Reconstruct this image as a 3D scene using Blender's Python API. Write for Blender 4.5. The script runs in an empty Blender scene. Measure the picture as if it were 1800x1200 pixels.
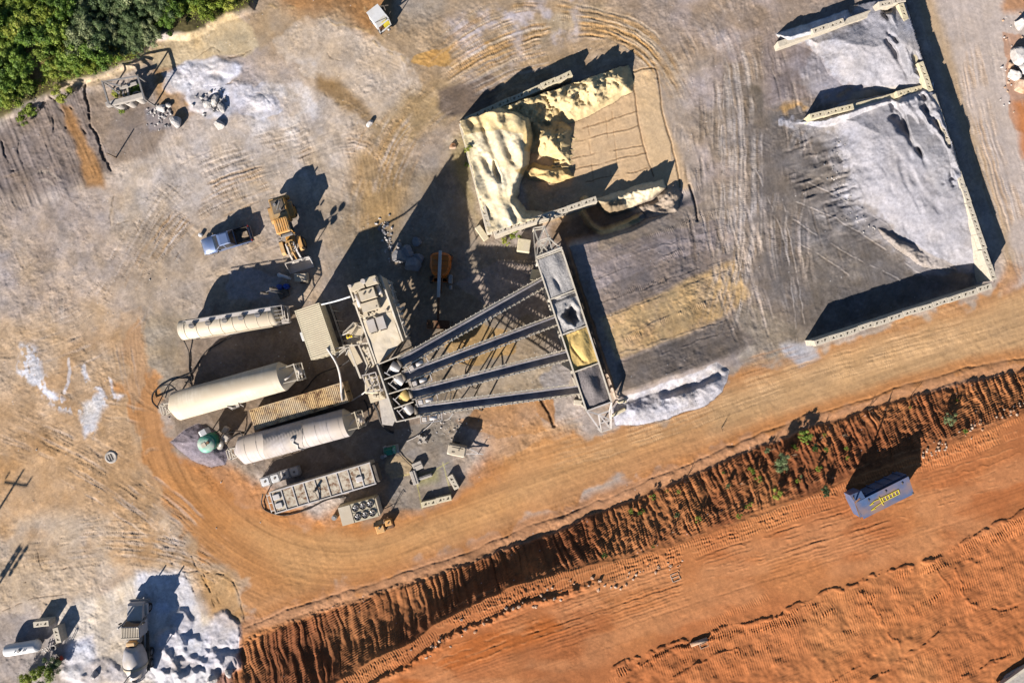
import bpy, bmesh, math, random
import numpy as np
from mathutils import Vector, Matrix
random.seed(7)
SC = bpy.context.scene
COL = SC.collection
H = 80.0            # camera height above the yard, metres
S = 15.0            # photograph pixels per metre on the yard
R = math.radians

def P(px, py, h=0.0):
    """point of the photograph (1800x1200 pixels) at height h -> world"""
    k = (H - h) / H / S
    return Vector(((px - 900.0) * k, (600.0 - py) * k, h))

def lin(c):
    c = np.asarray(c, dtype=np.float64) / 255.0
    return np.where(c <= 0.04045, c / 12.92, ((c + 0.055) / 1.055) ** 2.4)

# ------------------------------------------------------------------ camera, light, world
SUN_EL = 25.0
SHX, SHY = 0.53, 0.85                     # direction shadows fall in world xy
def setup():
    cam = bpy.data.cameras.new('camera'); co = bpy.data.objects.new('camera', cam); COL.objects.link(co)
    cam.sensor_width = 36.0; cam.sensor_fit = 'HORIZONTAL'
    cam.lens = 36.0 * H / (1800.0 / S)
    cam.clip_start = 0.5; cam.clip_end = 6000.0
    co.location = (0, 0, H); co.rotation_euler = (0, 0, 0)
    SC.camera = co
    sd = bpy.data.lights.new('sun', 'SUN'); so = bpy.data.objects.new('sun', sd); COL.objects.link(so)
    sd.energy = 5.0; sd.angle = R(0.53); sd.color = (1.0, 0.93, 0.865)
    n = math.hypot(SHX, SHY); ce, se = math.cos(R(SUN_EL)), math.sin(R(SUN_EL))
    d = Vector((SHX / n * ce, SHY / n * ce, -se))
    so.rotation_euler = d.to_track_quat('-Z', 'Y').to_euler()
    so.location = (-30, -50, 60)
    w = bpy.data.worlds.new('World'); SC.world = w; w.use_nodes = True
    nt = w.node_tree; nt.nodes.clear()
    sky = nt.nodes.new('ShaderNodeTexSky'); sky.sky_type = 'NISHITA'; sky.sun_disc = False
    sky.sun_elevation = R(SUN_EL)
    sky.sun_rotation = math.atan2(-SHX, -SHY)
    sky.air_density = 0.7; sky.dust_density = 0.0; sky.ozone_density = 3.0
    bg = nt.nodes.new('ShaderNodeBackground'); bg.inputs[1].default_value = 0.05
    out = nt.nodes.new('ShaderNodeOutputWorld')
    nt.links.new(sky.outputs[0], bg.inputs[0]); nt.links.new(bg.outputs[0], out.inputs[0])
    SC.view_settings.view_transform = 'Standard'; SC.view_settings.look = 'None'
    SC.view_settings.exposure = 1.52; SC.view_settings.gamma = 1.0
setup()
KA = 2.02          # sunlit flat ground: rendered linear value / albedo

# ------------------------------------------------------------------ noise on arrays
_rng = np.random.RandomState(11)
_T = _rng.rand(512, 512).astype(np.float32)
def vn(x, y, seed=0):
    x = x + seed * 37.13; y = y + seed * 91.7
    xi = np.floor(x); yi = np.floor(y)
    fx = (x - xi).astype(np.float32); fy = (y - yi).astype(np.float32)
    xi = xi.astype(np.int64) & 511; yi = yi.astype(np.int64) & 511
    x1 = (xi + 1) & 511; y1 = (yi + 1) & 511
    fx = fx * fx * (3 - 2 * fx); fy = fy * fy * (3 - 2 * fy)
    a = _T[yi, xi]; b = _T[yi, x1]; c = _T[y1, xi]; d = _T[y1, x1]
    return (a + (b - a) * fx) * (1 - fy) + (c + (d - c) * fx) * fy
def fbm(x, y, s, oct=4, seed=0, gain=0.5):
    t = 0; a = 1.0; w = 0
    for o in range(oct):
        t = t + a * vn(x / s, y / s, seed + o * 5); w += a
        a *= gain; s = s / 2.03
    return t / w * 2 - 1
def sst(a, b, x):
    t = np.clip((x - a) / (b - a), 0, 1)
    return t * t * (3 - 2 * t)

# ------------------------------------------------------------------ objects
def tag(o, label=None, cat=None, group=None, kind=None):
    if label: o['label'] = label
    if cat: o['category'] = cat
    if group: o['group'] = group
    if kind: o['kind'] = kind
    return o
def empty(name, loc=(0, 0, 0), rz=0.0, label=None, cat=None, group=None):
    o = bpy.data.objects.new(name, None); COL.objects.link(o)
    o.empty_display_size = 0.3
    o.location = loc; o.rotation_euler = (0, 0, rz)
    return tag(o, label, cat, group)
def dup(o, parent=None):
    c = o.copy(); COL.objects.link(c)
    if parent is not None: c.parent = parent
    for ch in list(o.children): dup(ch, c)
    return c

class MB:
    """collects shapes, links them as one mesh object"""
    def __init__(s): s.v = []; s.f = []; s.m = []; s.sm = []; s.cur = 0
    def add(s, vs, fs, smooth=False):
        n = len(s.v); s.v.extend([tuple(v) for v in vs])
        for f in fs:
            s.f.append(tuple(i + n for i in f)); s.m.append(s.cur); s.sm.append(smooth)
        return s
    def box(s, c, d, rz=0.0, top=1.0, topy=None):
        """box by centre and size; top scales the upper face"""
        if topy is None: topy = top
        x, y, z = d[0] / 2, d[1] / 2, d[2] / 2; ca, sa = math.cos(rz), math.sin(rz); vs = []
        for dz, k, ky in ((-z, 1, 1), (z, top, topy)):
            for sx, sy in ((-1, -1), (1, -1), (1, 1), (-1, 1)):
                a, b = sx * x * k, sy * y * ky
                vs.append((c[0] + a * ca - b * sa, c[1] + a * sa + b * ca, c[2] + dz))
        return s.add(vs, [(3, 2, 1, 0), (4, 5, 6, 7), (0, 1, 5, 4), (1, 2, 6, 5), (2, 3, 7, 6), (3, 0, 4, 7)])
    def bbox(s, c, d, b=0.05):
        """box with chamfered vertical and upper edges"""
        x, y, z = d[0] / 2, d[1] / 2, d[2] / 2
        def ring(ix, iy, zz, q):
            X, Y = x - ix, y - iy
            return [(c[0] + a, c[1] + e, c[2] + zz) for a, e in ((-X + q, -Y), (X - q, -Y), (X, -Y + q), (X, Y - q), (X - q, Y), (-X + q, Y), (-X, Y - q), (-X, -Y + q))]
        vs = ring(0, 0, -z, b) + ring(0, 0, z - b, b) + ring(b, b, z, b)
        fs = [tuple(range(7, -1, -1)), tuple(range(16, 24))]
        for r in (0, 8):
            for i in range(8): fs.append((r + i, r + (i + 1) % 8, r + 8 + (i + 1) % 8, r + 8 + i))
        return s.add(vs, fs)
    def bar(s, p, q, w=0.1, h=None, up=(0, 0, 1)):
        """rectangular bar from p to q"""
        h = h or w; p = Vector(p); q = Vector(q); d = (q - p)
        if d.length < 1e-6: return s
        d.normalize(); u = Vector(up)
        if abs(d.dot(u)) > 0.98: u = Vector((1, 0, 0))
        a = d.cross(u).normalized(); b = a.cross(d).normalized(); vs = []
        for t in (p, q):
            for sx, sy in ((-1, -1), (1, -1), (1, 1), (-1, 1)):
                vs.append(t + a * (sx * w / 2) + b * (sy * h / 2))
        return s.add(vs, [(3, 2, 1, 0), (4, 5, 6, 7), (0, 1, 5, 4), (1, 2, 6, 5), (2, 3, 7, 6), (3, 0, 4, 7)])
    def tube(s, pts, r=0.05, seg=8, cap=True, radii=None):
        pts = [Vector(p) for p in pts]; n = len(pts); vs = []; fs = []
        prev = None
        for i, p in enumerate(pts):
            d = (pts[min(i + 1, n - 1)] - pts[max(i - 1, 0)]).normalized()
            if prev is None:
                u = Vector((0, 0, 1)) if abs(d.z) < 0.9 else Vector((1, 0, 0))
                a = d.cross(u).normalized()
            else:
                a = (prev - d * prev.dot(d)).normalized()
            prev = a; b = d.cross(a).normalized(); rr = radii[i] if radii else r
            for k in range(seg):
                t = 2 * math.pi * k / seg
                vs.append(p + a * (math.cos(t) * rr) + b * (math.sin(t) * rr))
        for i in range(n - 1):
            for k in range(seg):
                k2 = (k + 1) % seg
                fs.append((i * seg + k, i * seg + k2, (i + 1) * seg + k2, (i + 1) * seg + k))
        s.add(vs, fs, seg >= 8)
        if cap:
            m = len(s.v) - len(vs)
            s.f.append(tuple(m + k for k in range(seg - 1, -1, -1))); s.m.append(s.cur); s.sm.append(False)
            s.f.append(tuple(m + (n - 1) * seg + k for k in range(seg))); s.m.append(s.cur); s.sm.append(False)
        return s
    def cyl(s, p, q, r0, r1=None, seg=24, cap=True):
        return s.tube([p, q], r0, seg, cap, [r0, r0 if r1 is None else r1])
    def lathe(s, prof, axis='x', o=(0, 0, 0), seg=32, arc=(0, 360)):
        """prof = [(along, radius)] turned about an axis"""
        vs = []; fs = []; n = len(prof); full = (arc[1] - arc[0]) >= 360; m = seg if full else seg + 1
        for a, r in prof:
            for k in range(m):
                t = R(arc[0]) + R(arc[1] - arc[0]) * k / seg; c, d = r * math.cos(t), r * math.sin(t)
                v = {'x': (a, c, d), 'y': (d, a, c), 'z': (c, d, a)}[axis]
                vs.append((v[0] + o[0], v[1] + o[1], v[2] + o[2]))
        for i in range(n - 1):
            for k in range(m if full else seg):
                k2 = (k + 1) % m
                fs.append((i * m + k, i * m + k2, (i + 1) * m + k2, (i + 1) * m + k))
        return s.add(vs, fs, True)
    def prism(s, poly, z0, z1):
        n = len(poly); vs = [(x, y, z0) for x, y in poly] + [(x, y, z1) for x, y in poly]
        fs = [tuple(range(n - 1, -1, -1)), tuple(range(n, 2 * n))]
        for i in range(n): fs.append((i, (i + 1) % n, n + (i + 1) % n, n + i))
        return s.add(vs, fs)
    def xprism(s, poly, y0, y1):
        """side outline (x, z) extruded across y"""
        n = len(poly); vs = [(x, y0, z) for x, z in poly] + [(x, y1, z) for x, z in poly]
        fs = [tuple(range(n)), tuple(range(2 * n - 1, n - 1, -1))]
        for i in range(n): fs.append((i, n + i, n + (i + 1) % n, (i + 1) % n))
        return s.add(vs, fs)
    def sphere(s, c, r, seg=16, rings=8, sq=(1, 1, 1)):
        vs = []; fs = []
        for i in range(rings + 1):
            t = math.pi * i / rings
            for k in range(seg):
                a = 2 * math.pi * k / seg
                vs.append((c[0] + r * sq[0] * math.sin(t) * math.cos(a), c[1] + r * sq[1] * math.sin(t) * math.sin(a), c[2] + r * sq[2] * math.cos(t)))
        for i in range(rings):
            for k in range(seg):
                k2 = (k + 1) % seg; fs.append((i * seg + k, (i + 1) * seg + k, (i + 1) * seg + k2, i * seg + k2))
        return s.add(vs, fs, True)
    def build(s, name, mats, parent=None, loc=None, rz=None):
        me = bpy.data.meshes.new(name)
        me.from_pydata(s.v, [], s.f)
        mats = mats if isinstance(mats, (list, tuple)) else [mats]
        for m in mats: me.materials.append(m)
        me.polygons.foreach_set('material_index', s.m)
        me.polygons.foreach_set('use_smooth', s.sm)
        bm = bmesh.new(); bm.from_mesh(me)
        bmesh.ops.recalc_face_normals(bm, faces=bm.faces)
        bm.to_mesh(me); bm.free(); me.update()
        o = bpy.data.objects.new(name, me); COL.objects.link(o)
        if parent is not None: o.parent = parent
        if loc is not None: o.location = loc
        if rz is not None: o.rotation_euler = (0, 0, rz)
        return o

# ------------------------------------------------------------------ materials
MATS = {}
def mat(name, col, rough=0.8, metal=0.0, dust=0.0, dustcol=(200, 184, 160), nz=0.12, scale=3.0, bump=0.15, streak=0.0, rust=0.0, srgb=True, spec=0.3):
    """procedural paint / metal / concrete with dirt; col is the sRGB look of the surface in sun (srgb) or an albedo"""
    if name in MATS: return MATS[name]
    m = bpy.data.materials.new(name); m.use_nodes = True; nt = m.node_tree; N = nt.nodes; L = nt.links
    b = N['Principled BSDF']
    alb = tuple(np.clip(lin(col) / KA, 0, 0.9)) if srgb else tuple(col)
    dal = tuple(np.clip(lin(dustcol) / KA, 0, 0.9))
    g = N.new('ShaderNodeNewGeometry')
    n1 = N.new('ShaderNodeTexNoise'); n1.inputs['Scale'].default_value = scale; n1.inputs['Detail'].default_value = 7; n1.inputs['Roughness'].default_value = 0.65
    L.new(g.outputs['Position'], n1.inputs['Vector'])
    n2 = N.new('ShaderNodeTexNoise'); n2.inputs['Scale'].default_value = scale * 0.27; n2.inputs['Detail'].default_value = 5
    L.new(g.outputs['Position'], n2.inputs['Vector'])
    # value variation
    mr = N.new('ShaderNodeMapRange'); mr.inputs[1].default_value = 0.3; mr.inputs[2].default_value = 0.7
    mr.inputs[3].default_value = 1 - nz * 1.6; mr.inputs[4].default_value = 1 + nz
    L.new(n1.outputs['Fac'], mr.inputs[0])
    mul = N.new('ShaderNodeMix'); mul.data_type = 'RGBA'; mul.blend_type = 'MULTIPLY'; mul.inputs[0].default_value = 1
    mul.inputs[6].default_value = (*alb, 1); L.new(mr.outputs[0], mul.inputs[7])
    last = mul.outputs[2]
    def layer(fac, c):
        nonlocal last
        x = N.new('ShaderNodeMix'); x.data_type = 'RGBA'; L.new(fac, x.inputs[0]); L.new(last, x.inputs[6]); x.inputs[7].default_value = (*c, 1); last = x.outputs[2]
    if streak > 0:                      # run-off streaks and bands round a vessel, in its own axes
        tc = N.new('ShaderNodeTexCoord'); mp = N.new('ShaderNodeMapping'); mp.inputs['Scale'].default_value = (5.5, .35, .35); L.new(tc.outputs['Object'], mp.inputs[0])
        s1 = N.new('ShaderNodeTexNoise'); s1.inputs['Scale'].default_value = 1.0; s1.inputs['Detail'].default_value = 8; s1.inputs['Roughness'].default_value = .7; L.new(mp.outputs[0], s1.inputs['Vector'])
        q = N.new('ShaderNodeMapRange'); q.inputs[1].default_value = .46; q.inputs[2].default_value = .72; q.inputs[4].default_value = streak; L.new(s1.outputs['Fac'], q.inputs[0])
        layer(q.outputs[0], tuple(0.42 * a * k for a, k in zip(alb, (1.0, .9, .78))))
    if rust > 0:
        r1 = N.new('ShaderNodeTexNoise'); r1.inputs['Scale'].default_value = scale * 0.8; r1.inputs['Detail'].default_value = 8; r1.inputs['Roughness'].default_value = 0.7
        L.new(g.outputs['Position'], r1.inputs['Vector'])
        q = N.new('ShaderNodeMapRange'); q.inputs[1].default_value = 0.72 - rust * 0.35; q.inputs[2].default_value = 0.80 - rust * 0.25; L.new(r1.outputs['Fac'], q.inputs[0])
        layer(q.outputs[0], (0.10, 0.045, 0.018))
    if dust > 0:
        sx = N.new('ShaderNodeSeparateXYZ'); L.new(g.outputs['Normal'], sx.inputs[0])
        up = N.new('ShaderNodeMapRange'); up.inputs[1].default_value = -0.2; up.inputs[2].default_value = 0.9; up.inputs[3].default_value = 0.25; L.new(sx.outputs[2], up.inputs[0])
        q = N.new('ShaderNodeMapRange'); q.inputs[1].default_value = 0.62 - dust * 0.5; q.inputs[2].default_value = 0.85 - dust * 0.4; L.new(n2.outputs['Fac'], q.inputs[0])
        mm = N.new('ShaderNodeMath'); mm.operation = 'MULTIPLY'; L.new(up.outputs[0], mm.inputs[0]); L.new(q.outputs[0], mm.inputs[1])
        layer(mm.outputs[0], dal)
    L.new(last, b.inputs['Base Color'])
    b.inputs['Roughness'].default_value = rough; b.inputs['Metallic'].default_value = metal
    b.inputs['Specular IOR Level'].default_value = spec
    if bump > 0:
        bp = N.new('ShaderNodeBump'); bp.inputs['Strength'].default_value = bump; bp.inputs['Distance'].default_value = 0.05
        L.new(n1.outputs['Fac'], bp.inputs['Height']); L.new(bp.outputs[0], b.inputs['Normal'])
    MATS[name] = m
    return m
# ================================================================== TERRAIN
_st = 1.3
def _axis(lo, hi):
    core = np.arange(lo, hi + _st, _st); o = []
    d = _st; e = 0
    while e < 16000: d *= 1.05 if d < 10 else 1.25; e += d; o.append(e)
    o = np.array(o)
    return np.concatenate([(core[0] - o)[::-1], core, core[-1] + o]).astype(np.float32)
XS = _axis(-60, 1860); YS = _axis(-60, 1260)
PX, PY = np.meshgrid(XS, YS)
NY, NX = PX.shape
N400 = fbm(PX, PY, 400, 3, 1); N150 = fbm(PX, PY, 150, 3, 2); N60 = fbm(PX, PY, 60, 3, 3)
N25 = fbm(PX, PY, 25, 3, 4); N10 = fbm(PX, PY, 10, 2, 5); N4 = fbm(PX, PY, 4, 2, 6)
WX = fbm(PX, PY, 55, 4, 7); WY = fbm(PX, PY, 55, 4, 8)
wx = fbm(PX, PY, 16, 3, 9); wy = fbm(PX, PY, 16, 3, 10)

C = np.empty((NY, NX, 3), np.float32)           # albedo
Z = np.zeros((NY, NX), np.float32)              # ground height
PH = np.zeros((NY, NX), np.float32)             # loose piles standing on the ground
PID = np.zeros((NY, NX), np.int16)
C[:] = lin((192, 175, 161)) / KA

def _sl(x0, x1, y0, y1, pad):
    i0 = max(0, np.searchsorted(XS, x0 - pad) - 1); i1 = min(NX, np.searchsorted(XS, x1 + pad) + 1)
    j0 = max(0, np.searchsorted(YS, y0 - pad) - 1); j1 = min(NY, np.searchsorted(YS, y1 + pad) + 1)
    return (slice(j0, j1), slice(i0, i1))
def sdf(poly, X, Y):
    ins = np.zeros(X.shape, bool); d = np.full(X.shape, 1e12, np.float32); n = len(poly)
    for i in range(n):
        ax, ay = poly[i]; bx, by = poly[(i + 1) % n]
        ex, ey = bx - ax, by - ay
        t = np.clip(((X - ax) * ex + (Y - ay) * ey) / (ex * ex + ey * ey + 1e-9), 0, 1)
        d = np.minimum(d, (X - ax - t * ex) ** 2 + (Y - ay - t * ey) ** 2)
        c = ((ay > Y) != (by > Y)) & (X < ex * (Y - ay) / (ey + (1e-9 if ey >= 0 else -1e-9)) + ax)
        ins ^= c
    d = np.sqrt(d)
    return np.where(ins, -d, d)
def pdist(pts, X, Y):
    """distance to a polyline, distance along it and side"""
    d = np.full(X.shape, 1e12, np.float32); al = np.zeros(X.shape, np.float32); sd = np.zeros(X.shape, np.float32); acc = 0
    for (ax, ay), (bx, by) in zip(pts[:-1], pts[1:]):
        ex, ey = bx - ax, by - ay; l = math.hypot(ex, ey)
        t = np.clip(((X - ax) * ex + (Y - ay) * ey) / (l * l + 1e-9), 0, 1)
        q = (X - ax - t * ex) ** 2 + (Y - ay - t * ey) ** 2
        m = q < d
        d = np.where(m, q, d); al = np.where(m, acc + t * l, al)
        sd = np.where(m, np.sign((X - ax) * ey - (Y - ay) * ex), sd); acc += l
    return np.sqrt(d), al, sd
def bbx(pts): a = np.array(pts, float); return a[:, 0].min(), a[:, 0].max(), a[:, 1].min(), a[:, 1].max()
def curve(pts, n=6):
    """Catmull-Rom through points"""
    p = [np.array(q, float) for q in pts]; p = [2 * p[0] - p[1]] + p + [2 * p[-1] - p[-2]]; o = []
    for i in range(1, len(p) - 2):
        for k in range(n):
            t = k / n; a, b, c, d = p[i - 1], p[i], p[i + 1], p[i + 2]
            o.append(tuple(0.5 * ((2 * b) + (c - a) * t + (2 * a - 5 * b + 4 * c - d) * t * t + (3 * b - a - 3 * c + d) * t ** 3)))
    o.append(tuple(p[-2])); return o
def mask(poly, f=6, warp=6, fine=2):
    pad = f + warp * 1.2 + fine
    sl = _sl(*bbx(poly), pad)
    X = PX[sl] + warp * WX[sl] + fine * wx[sl]; Y = PY[sl] + warp * WY[sl] + fine * wy[sl]
    return sl, sst(f, -f, sdf(poly, X, Y)).astype(np.float32)
def paint(poly, c, f=6, warp=6, fine=2, a=1.0, brk=0.0, bs=None):
    """blend a soil colour into an area; brk breaks the edge / cover with noise"""
    sl, m = mask(poly, f, warp, fine)
    if brk > 0:
        nn = (bs if bs is not None else N25)[sl]
        m = sst(0.5 - 0.25, 0.5 + 0.25, m * (1 + brk) - brk * 0.5 + brk * nn)
    m = (m * a)[..., None]
    C[sl] = C[sl] * (1 - m) + m * (lin(c) / KA)
def blot(poly, c, thr=0.0, w=0.2, n=None, a=1.0, f=20, warp=10):
    """noise-shaped stains of one colour within an area"""
    sl, m = mask(poly, f, warp)
    nn = (N60 if n is None else n)[sl]
    m = (m * a * sst(thr - w, thr + w, nn))[..., None]
    C[sl] = C[sl] * (1 - m) + m * (lin(c) / KA)
def line(pts, w, c=None, a=1.0, dz=0.0, wob=1.5, f=None, brk=0.0):
    """a narrow stroke: groove, ridge, rut or stain"""
    sl = _sl(*bbx(pts), w * 2 + wob * 2 + 3)
    X = PX[sl] + wob * wx[sl]; Y = PY[sl] + wob * wy[sl]
    d, al, _ = pdist(pts, X, Y)
    m = sst(w, w * 0.25, d)
    if brk > 0: m = m * sst(-brk, 0.12, N25[sl] + 0.7 * N10[sl] + .4 * N4[sl])
    if c is not None:
        q = (m * a)[..., None]; C[sl] = C[sl] * (1 - q) + q * (lin(c) / KA)
    if dz: Z[sl] += dz * m
def streak(poly, ang, amp, ls=120, lw=4, f=25, seed=0, hz=0.0):
    """smeared driving streaks: value changes along a direction (degrees, image sense)"""
    sl, m = mask(poly, f, 8)
    ca, sa = math.cos(R(ang)), math.sin(R(ang))
    u = PX[sl] * ca + PY[sl] * sa; v = -PX[sl] * sa + PY[sl] * ca
    n = (vn(u / ls, v / lw, seed) + 0.6 * vn(u / (ls * .5), v / (lw * .45), seed + 3) + vn(u / (ls * 1.5), v / (lw * 3), seed + 6)) / 2.6 * 2 - 1
    C[sl] *= (1 + amp * m * n)[..., None]
    if hz: Z[sl] += hz * m * n
def arcs(c, poly, amp, lw=4, ls=100, f=25, seed=0, hz=0.0):
    sl, m = mask(poly, f, 8)
    dx, dy = PX[sl] - c[0], PY[sl] - c[1]; r = np.hypot(dx, dy); t = np.arctan2(dy, dx) * 260
    n = (vn(t / ls, r / lw, seed) + 0.6 * vn(t / (ls * .5), r / (lw * .45), seed + 3) + vn(t / (ls * 1.5), r / (lw * 3), seed + 6)) / 2.6 * 2 - 1
    C[sl] *= (1 + amp * m * n)[..., None]
    if hz: Z[sl] += hz * m * n
def cleats(pts, w, per=4.5, dz=0.05, a=0.12):
    """tracked-machine prints: cross bars along a path"""
    sl = _sl(*bbx(pts), w + 6)
    d, al, sd = pdist(pts, PX[sl] + wx[sl] * 1.5, PY[sl] + wy[sl] * 1.5)
    m = sst(w, w * 0.7, d) * sst(-0.5, 0.1, N25[sl] + N60[sl] * .5)
    s = np.sin(al * 2 * math.pi / per + wx[sl] * 1.2)
    Z[sl] += dz * m * s
    C[sl] *= (1 + a * m * s)[..., None]
def ruts(pts, gap=26, w=5, c=None, a=0.25, dz=-0.05, tread=True):
    """a pair of wheel tracks with tread and thrown-up lips"""
    sl = _sl(*bbx(pts), gap + w * 2 + 6)
    d, al, sd = pdist(pts, PX[sl] + 2 * wx[sl], PY[sl] + 2 * wy[sl])
    e = np.abs(d - gap / 2); LL = sum(math.hypot(q[0] - p[0], q[1] - p[1]) for p, q in zip(pts[:-1], pts[1:]))
    fade = sst(1, LL * .3, al) * sst(LL - 1, LL * .7, al) * sst(-.5, .3, N25[sl] + N60[sl])
    m = sst(w, w * 0.4, e) * fade
    lip = sst(2.4, 0.4, np.abs(e - w)) * fade
    Z[sl] += dz * m - dz * 0.5 * lip
    if tread: Z[sl] += 0.018 * m * np.sin(al * 2 * math.pi / 3.4) * np.sign(np.sin(e * 1.6))
    if c is not None:
        q = (m * a * sst(-0.6, 0.3, N60[sl]))[..., None]; C[sl] = C[sl] * (1 - q) + q * (lin(c) / KA)

BIG = 9000
# ---- base tone of the yard
C *= (1 + 0.09 * N150 + 0.10 * N60 + 0.09 * N25 + 0.08 * N10)[..., None]
yard = [(-400, -400), (1350, -400), (1350, 700), (600, 1000), (-400, 1300)]
blot(yard, (170, 146, 114), 0.2, 0.3, N60, 0.5)
blot(yard, (206, 194, 186), 0.16, 0.25, fbm(PX, PY, 90, 5, 21), 0.5)
blot(yard, (150, 134, 118), 0.28, 0.2, fbm(PX, PY, 40, 5, 22), 0.5)
# south-west pinkish tan
paint([(-800, 560), (210, 540), (250, 700), (330, 860), (430, 1000), (440, 1070), (300, 1010), (150, 1040), (-800, 1130)], (198, 170, 138), 40, 40, 6, .85)
paint([(-300, 700), (180, 700), (330, 880), (400, 1000), (150, 960), (-300, 1000)], (200, 162, 120), 60, 50, 6, .75)
blot([(-300, 700), (250, 560), (330, 880), (400, 1000), (150, 1000), (-300, 1000)], (180, 138, 90), 0.16, 0.25, fbm(PX, PY, 70, 5, 23), 0.5)
blot([(-300, 900), (300, 900), (420, 1060), (100, 1100), (-300, 1150)], (205, 186, 164), 0.0, 0.3, fbm(PX, PY, 60, 5, 24), 0.8)
# grey worked yard in the middle left
paint([(230, 350), (560, 260), (620, 330), (640, 520), (430, 560), (240, 640), (225, 560)], (178, 160, 138), 40, 30, 6, .6)
paint([(230, 560), (330, 560), (330, 670), (290, 720), (255, 700), (225, 620)], (160, 146, 126), 20, 14, 4, .8)
paint([(330, 590), (560, 540), (680, 700), (760, 720), (780, 830), (700, 880), (480, 830), (300, 780), (300, 720)], (140, 122, 104), 25, 14, 4, .9)
paint([(560, 360), (840, 250), (860, 420), (930, 440), (1000, 700), (780, 740), (640, 600)], (150, 134, 112), 30, 16, 4, .85)
# tan band of the north between rocks and aggregate
paint([(440, -60), (1000, -60), (1250, 120), (1100, 120), (830, 210), (640, 300), (560, 150), (430, 60)], (172, 146, 112), 40, 30, 5, .8)
paint([(480, 60), (540, 20), (640, 60), (720, 110), (735, 160), (700, 200), (640, 250), (600, 150), (500, 110)], (206, 188, 168), 18, 16, 6, .85, .6)
paint([(200, 290), (420, 180), (540, 140), (650, 210), (660, 250), (600, 330), (430, 360), (300, 360), (200, 420)], (196, 180, 162), 35, 25, 5, .8)
paint([(460, -40), (690, -60), (680, 40), (640, 60), (600, 20), (520, 25)], (170, 122, 72), 20, 16, 5, .8)
paint([(690, -40), (800, -60), (780, 30), (700, 60)], (172, 160, 146), 15, 12, 4, .7)
paint([(560, 130), (600, 140), (650, 190), (665, 225), (640, 215), (600, 180), (555, 155)], (150, 122, 84), 8, 8, 4, .85)
paint([(620, 230), (660, 230), (720, 270), (700, 400), (650, 420), (620, 340)], (172, 140, 92), 22, 14, 4, .75)
paint([(650, 220), (720, 160), (800, 150), (830, 200), (720, 250)], (178, 152, 112), 20, 14, 4, .8)
# dark wet patch and ochre smears north of the sand bay
paint([(720, 105), (760, 85), (850, 70), (880, 90), (830, 118), (750, 122)], (206, 158, 84), 7, 12, 5, .8, .8)
paint([(870, 60), (960, 30), (1050, 10), (1060, 30), (960, 70), (880, 90)], (186, 168, 140), 10, 10, 4, .7)
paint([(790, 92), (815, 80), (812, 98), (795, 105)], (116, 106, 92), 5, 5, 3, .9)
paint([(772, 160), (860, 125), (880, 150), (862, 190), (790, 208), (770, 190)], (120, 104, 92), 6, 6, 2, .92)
paint([(1100, 25), (1150, 50), (1250, 128), (1240, 136), (1180, 95), (1095, 32)], (206, 166, 110), 5, 6, 3, .8)
# white scum patches in the west
scum = fbm(PX, PY, 22, 5, 31, .75) + .5 * fbm(PX * 1.0, PY * .45, 5, 3, 32)
blot([(35, 605), (62, 612), (90, 690), (125, 715), (170, 690), (215, 695), (180, 715), (165, 765), (145, 765), (140, 720), (100, 720), (60, 680), (32, 650)], (226, 226, 232), 0.0, 0.1, scum, .95, 7, 9)
paint([(148, 705), (185, 695), (172, 740), (150, 770), (144, 735)], (222, 220, 222), 6, 6, 4, .9)
line(curve([(40, 608), (60, 635), (75, 680), (100, 700)]), 7, (228, 228, 234), .9, 0, 5, brk=.4)
line(curve([(35, 655), (60, 672), (85, 690)]), 6, (226, 226, 232), .9, 0, 5, brk=.4)
line(curve([(148, 645), (155, 675), (175, 685), (182, 700)]), 7, (228, 226, 230), .9, 0, 5, brk=.4)
line(curve([(122, 632), (121, 660), (114, 690)]), 4, (222, 218, 220), .8, 0, 4, brk=.4)
line(curve([(195, 660), (200, 690), (214, 695)]), 4, (228, 226, 230), .8, 0, 4, brk=.4)

blot([(790, 40), (900, 10), (1010, 0), (1020, 60), (900, 120), (820, 130)], (212, 204, 210), 0.0, .2, fbm(PX, PY, 40, 5, 33), .75, 20)
blot([(440, 140), (560, 180), (660, 260), (560, 330), (420, 330), (300, 420), (230, 330), (330, 250)], (208, 197, 190), 0.0, .3, fbm(PX, PY, 60, 6, 34), .5, 25)
blot([(0, 300), (150, 300), (200, 480), (100, 560), (-60, 560)], (168, 154, 146), 0.0, .25, fbm(PX, PY, 50, 6, 35), .6, 25)
for pl_, cc in (([(770, 590), (830, 560), (890, 580), (900, 620), (840, 640), (790, 640)], (186, 150, 96)), ([(800, 650), (900, 640), (960, 650), (930, 680), (840, 690)], (178, 160, 136)), ([(955, 660), (985, 640), (1010, 655), (1005, 690), (965, 690)], (156, 150, 148)), ([(950, 700), (975, 700), (975, 745), (955, 735)], (190, 130, 66)), ([(800, 500), (870, 460), (930, 470), (960, 540), (900, 560)], (176, 160, 148)), ([(860, 700), (950, 700), (960, 760), (880, 770), (800, 740)], (190, 140, 90)), ([(395, 470), (440, 470), (500, 490), (480, 520), (400, 520)], (186, 178, 176)), ([(560, 760), (760, 740), (800, 790), (690, 800), (640, 820)], (150, 140, 128))):
    paint(pl_, cc, 10, 12, 5, .8, .5)
line(curve([(948, 700), (962, 722), (975, 748)]), 4, (70, 52, 40), .8, -.15, 4)
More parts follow.
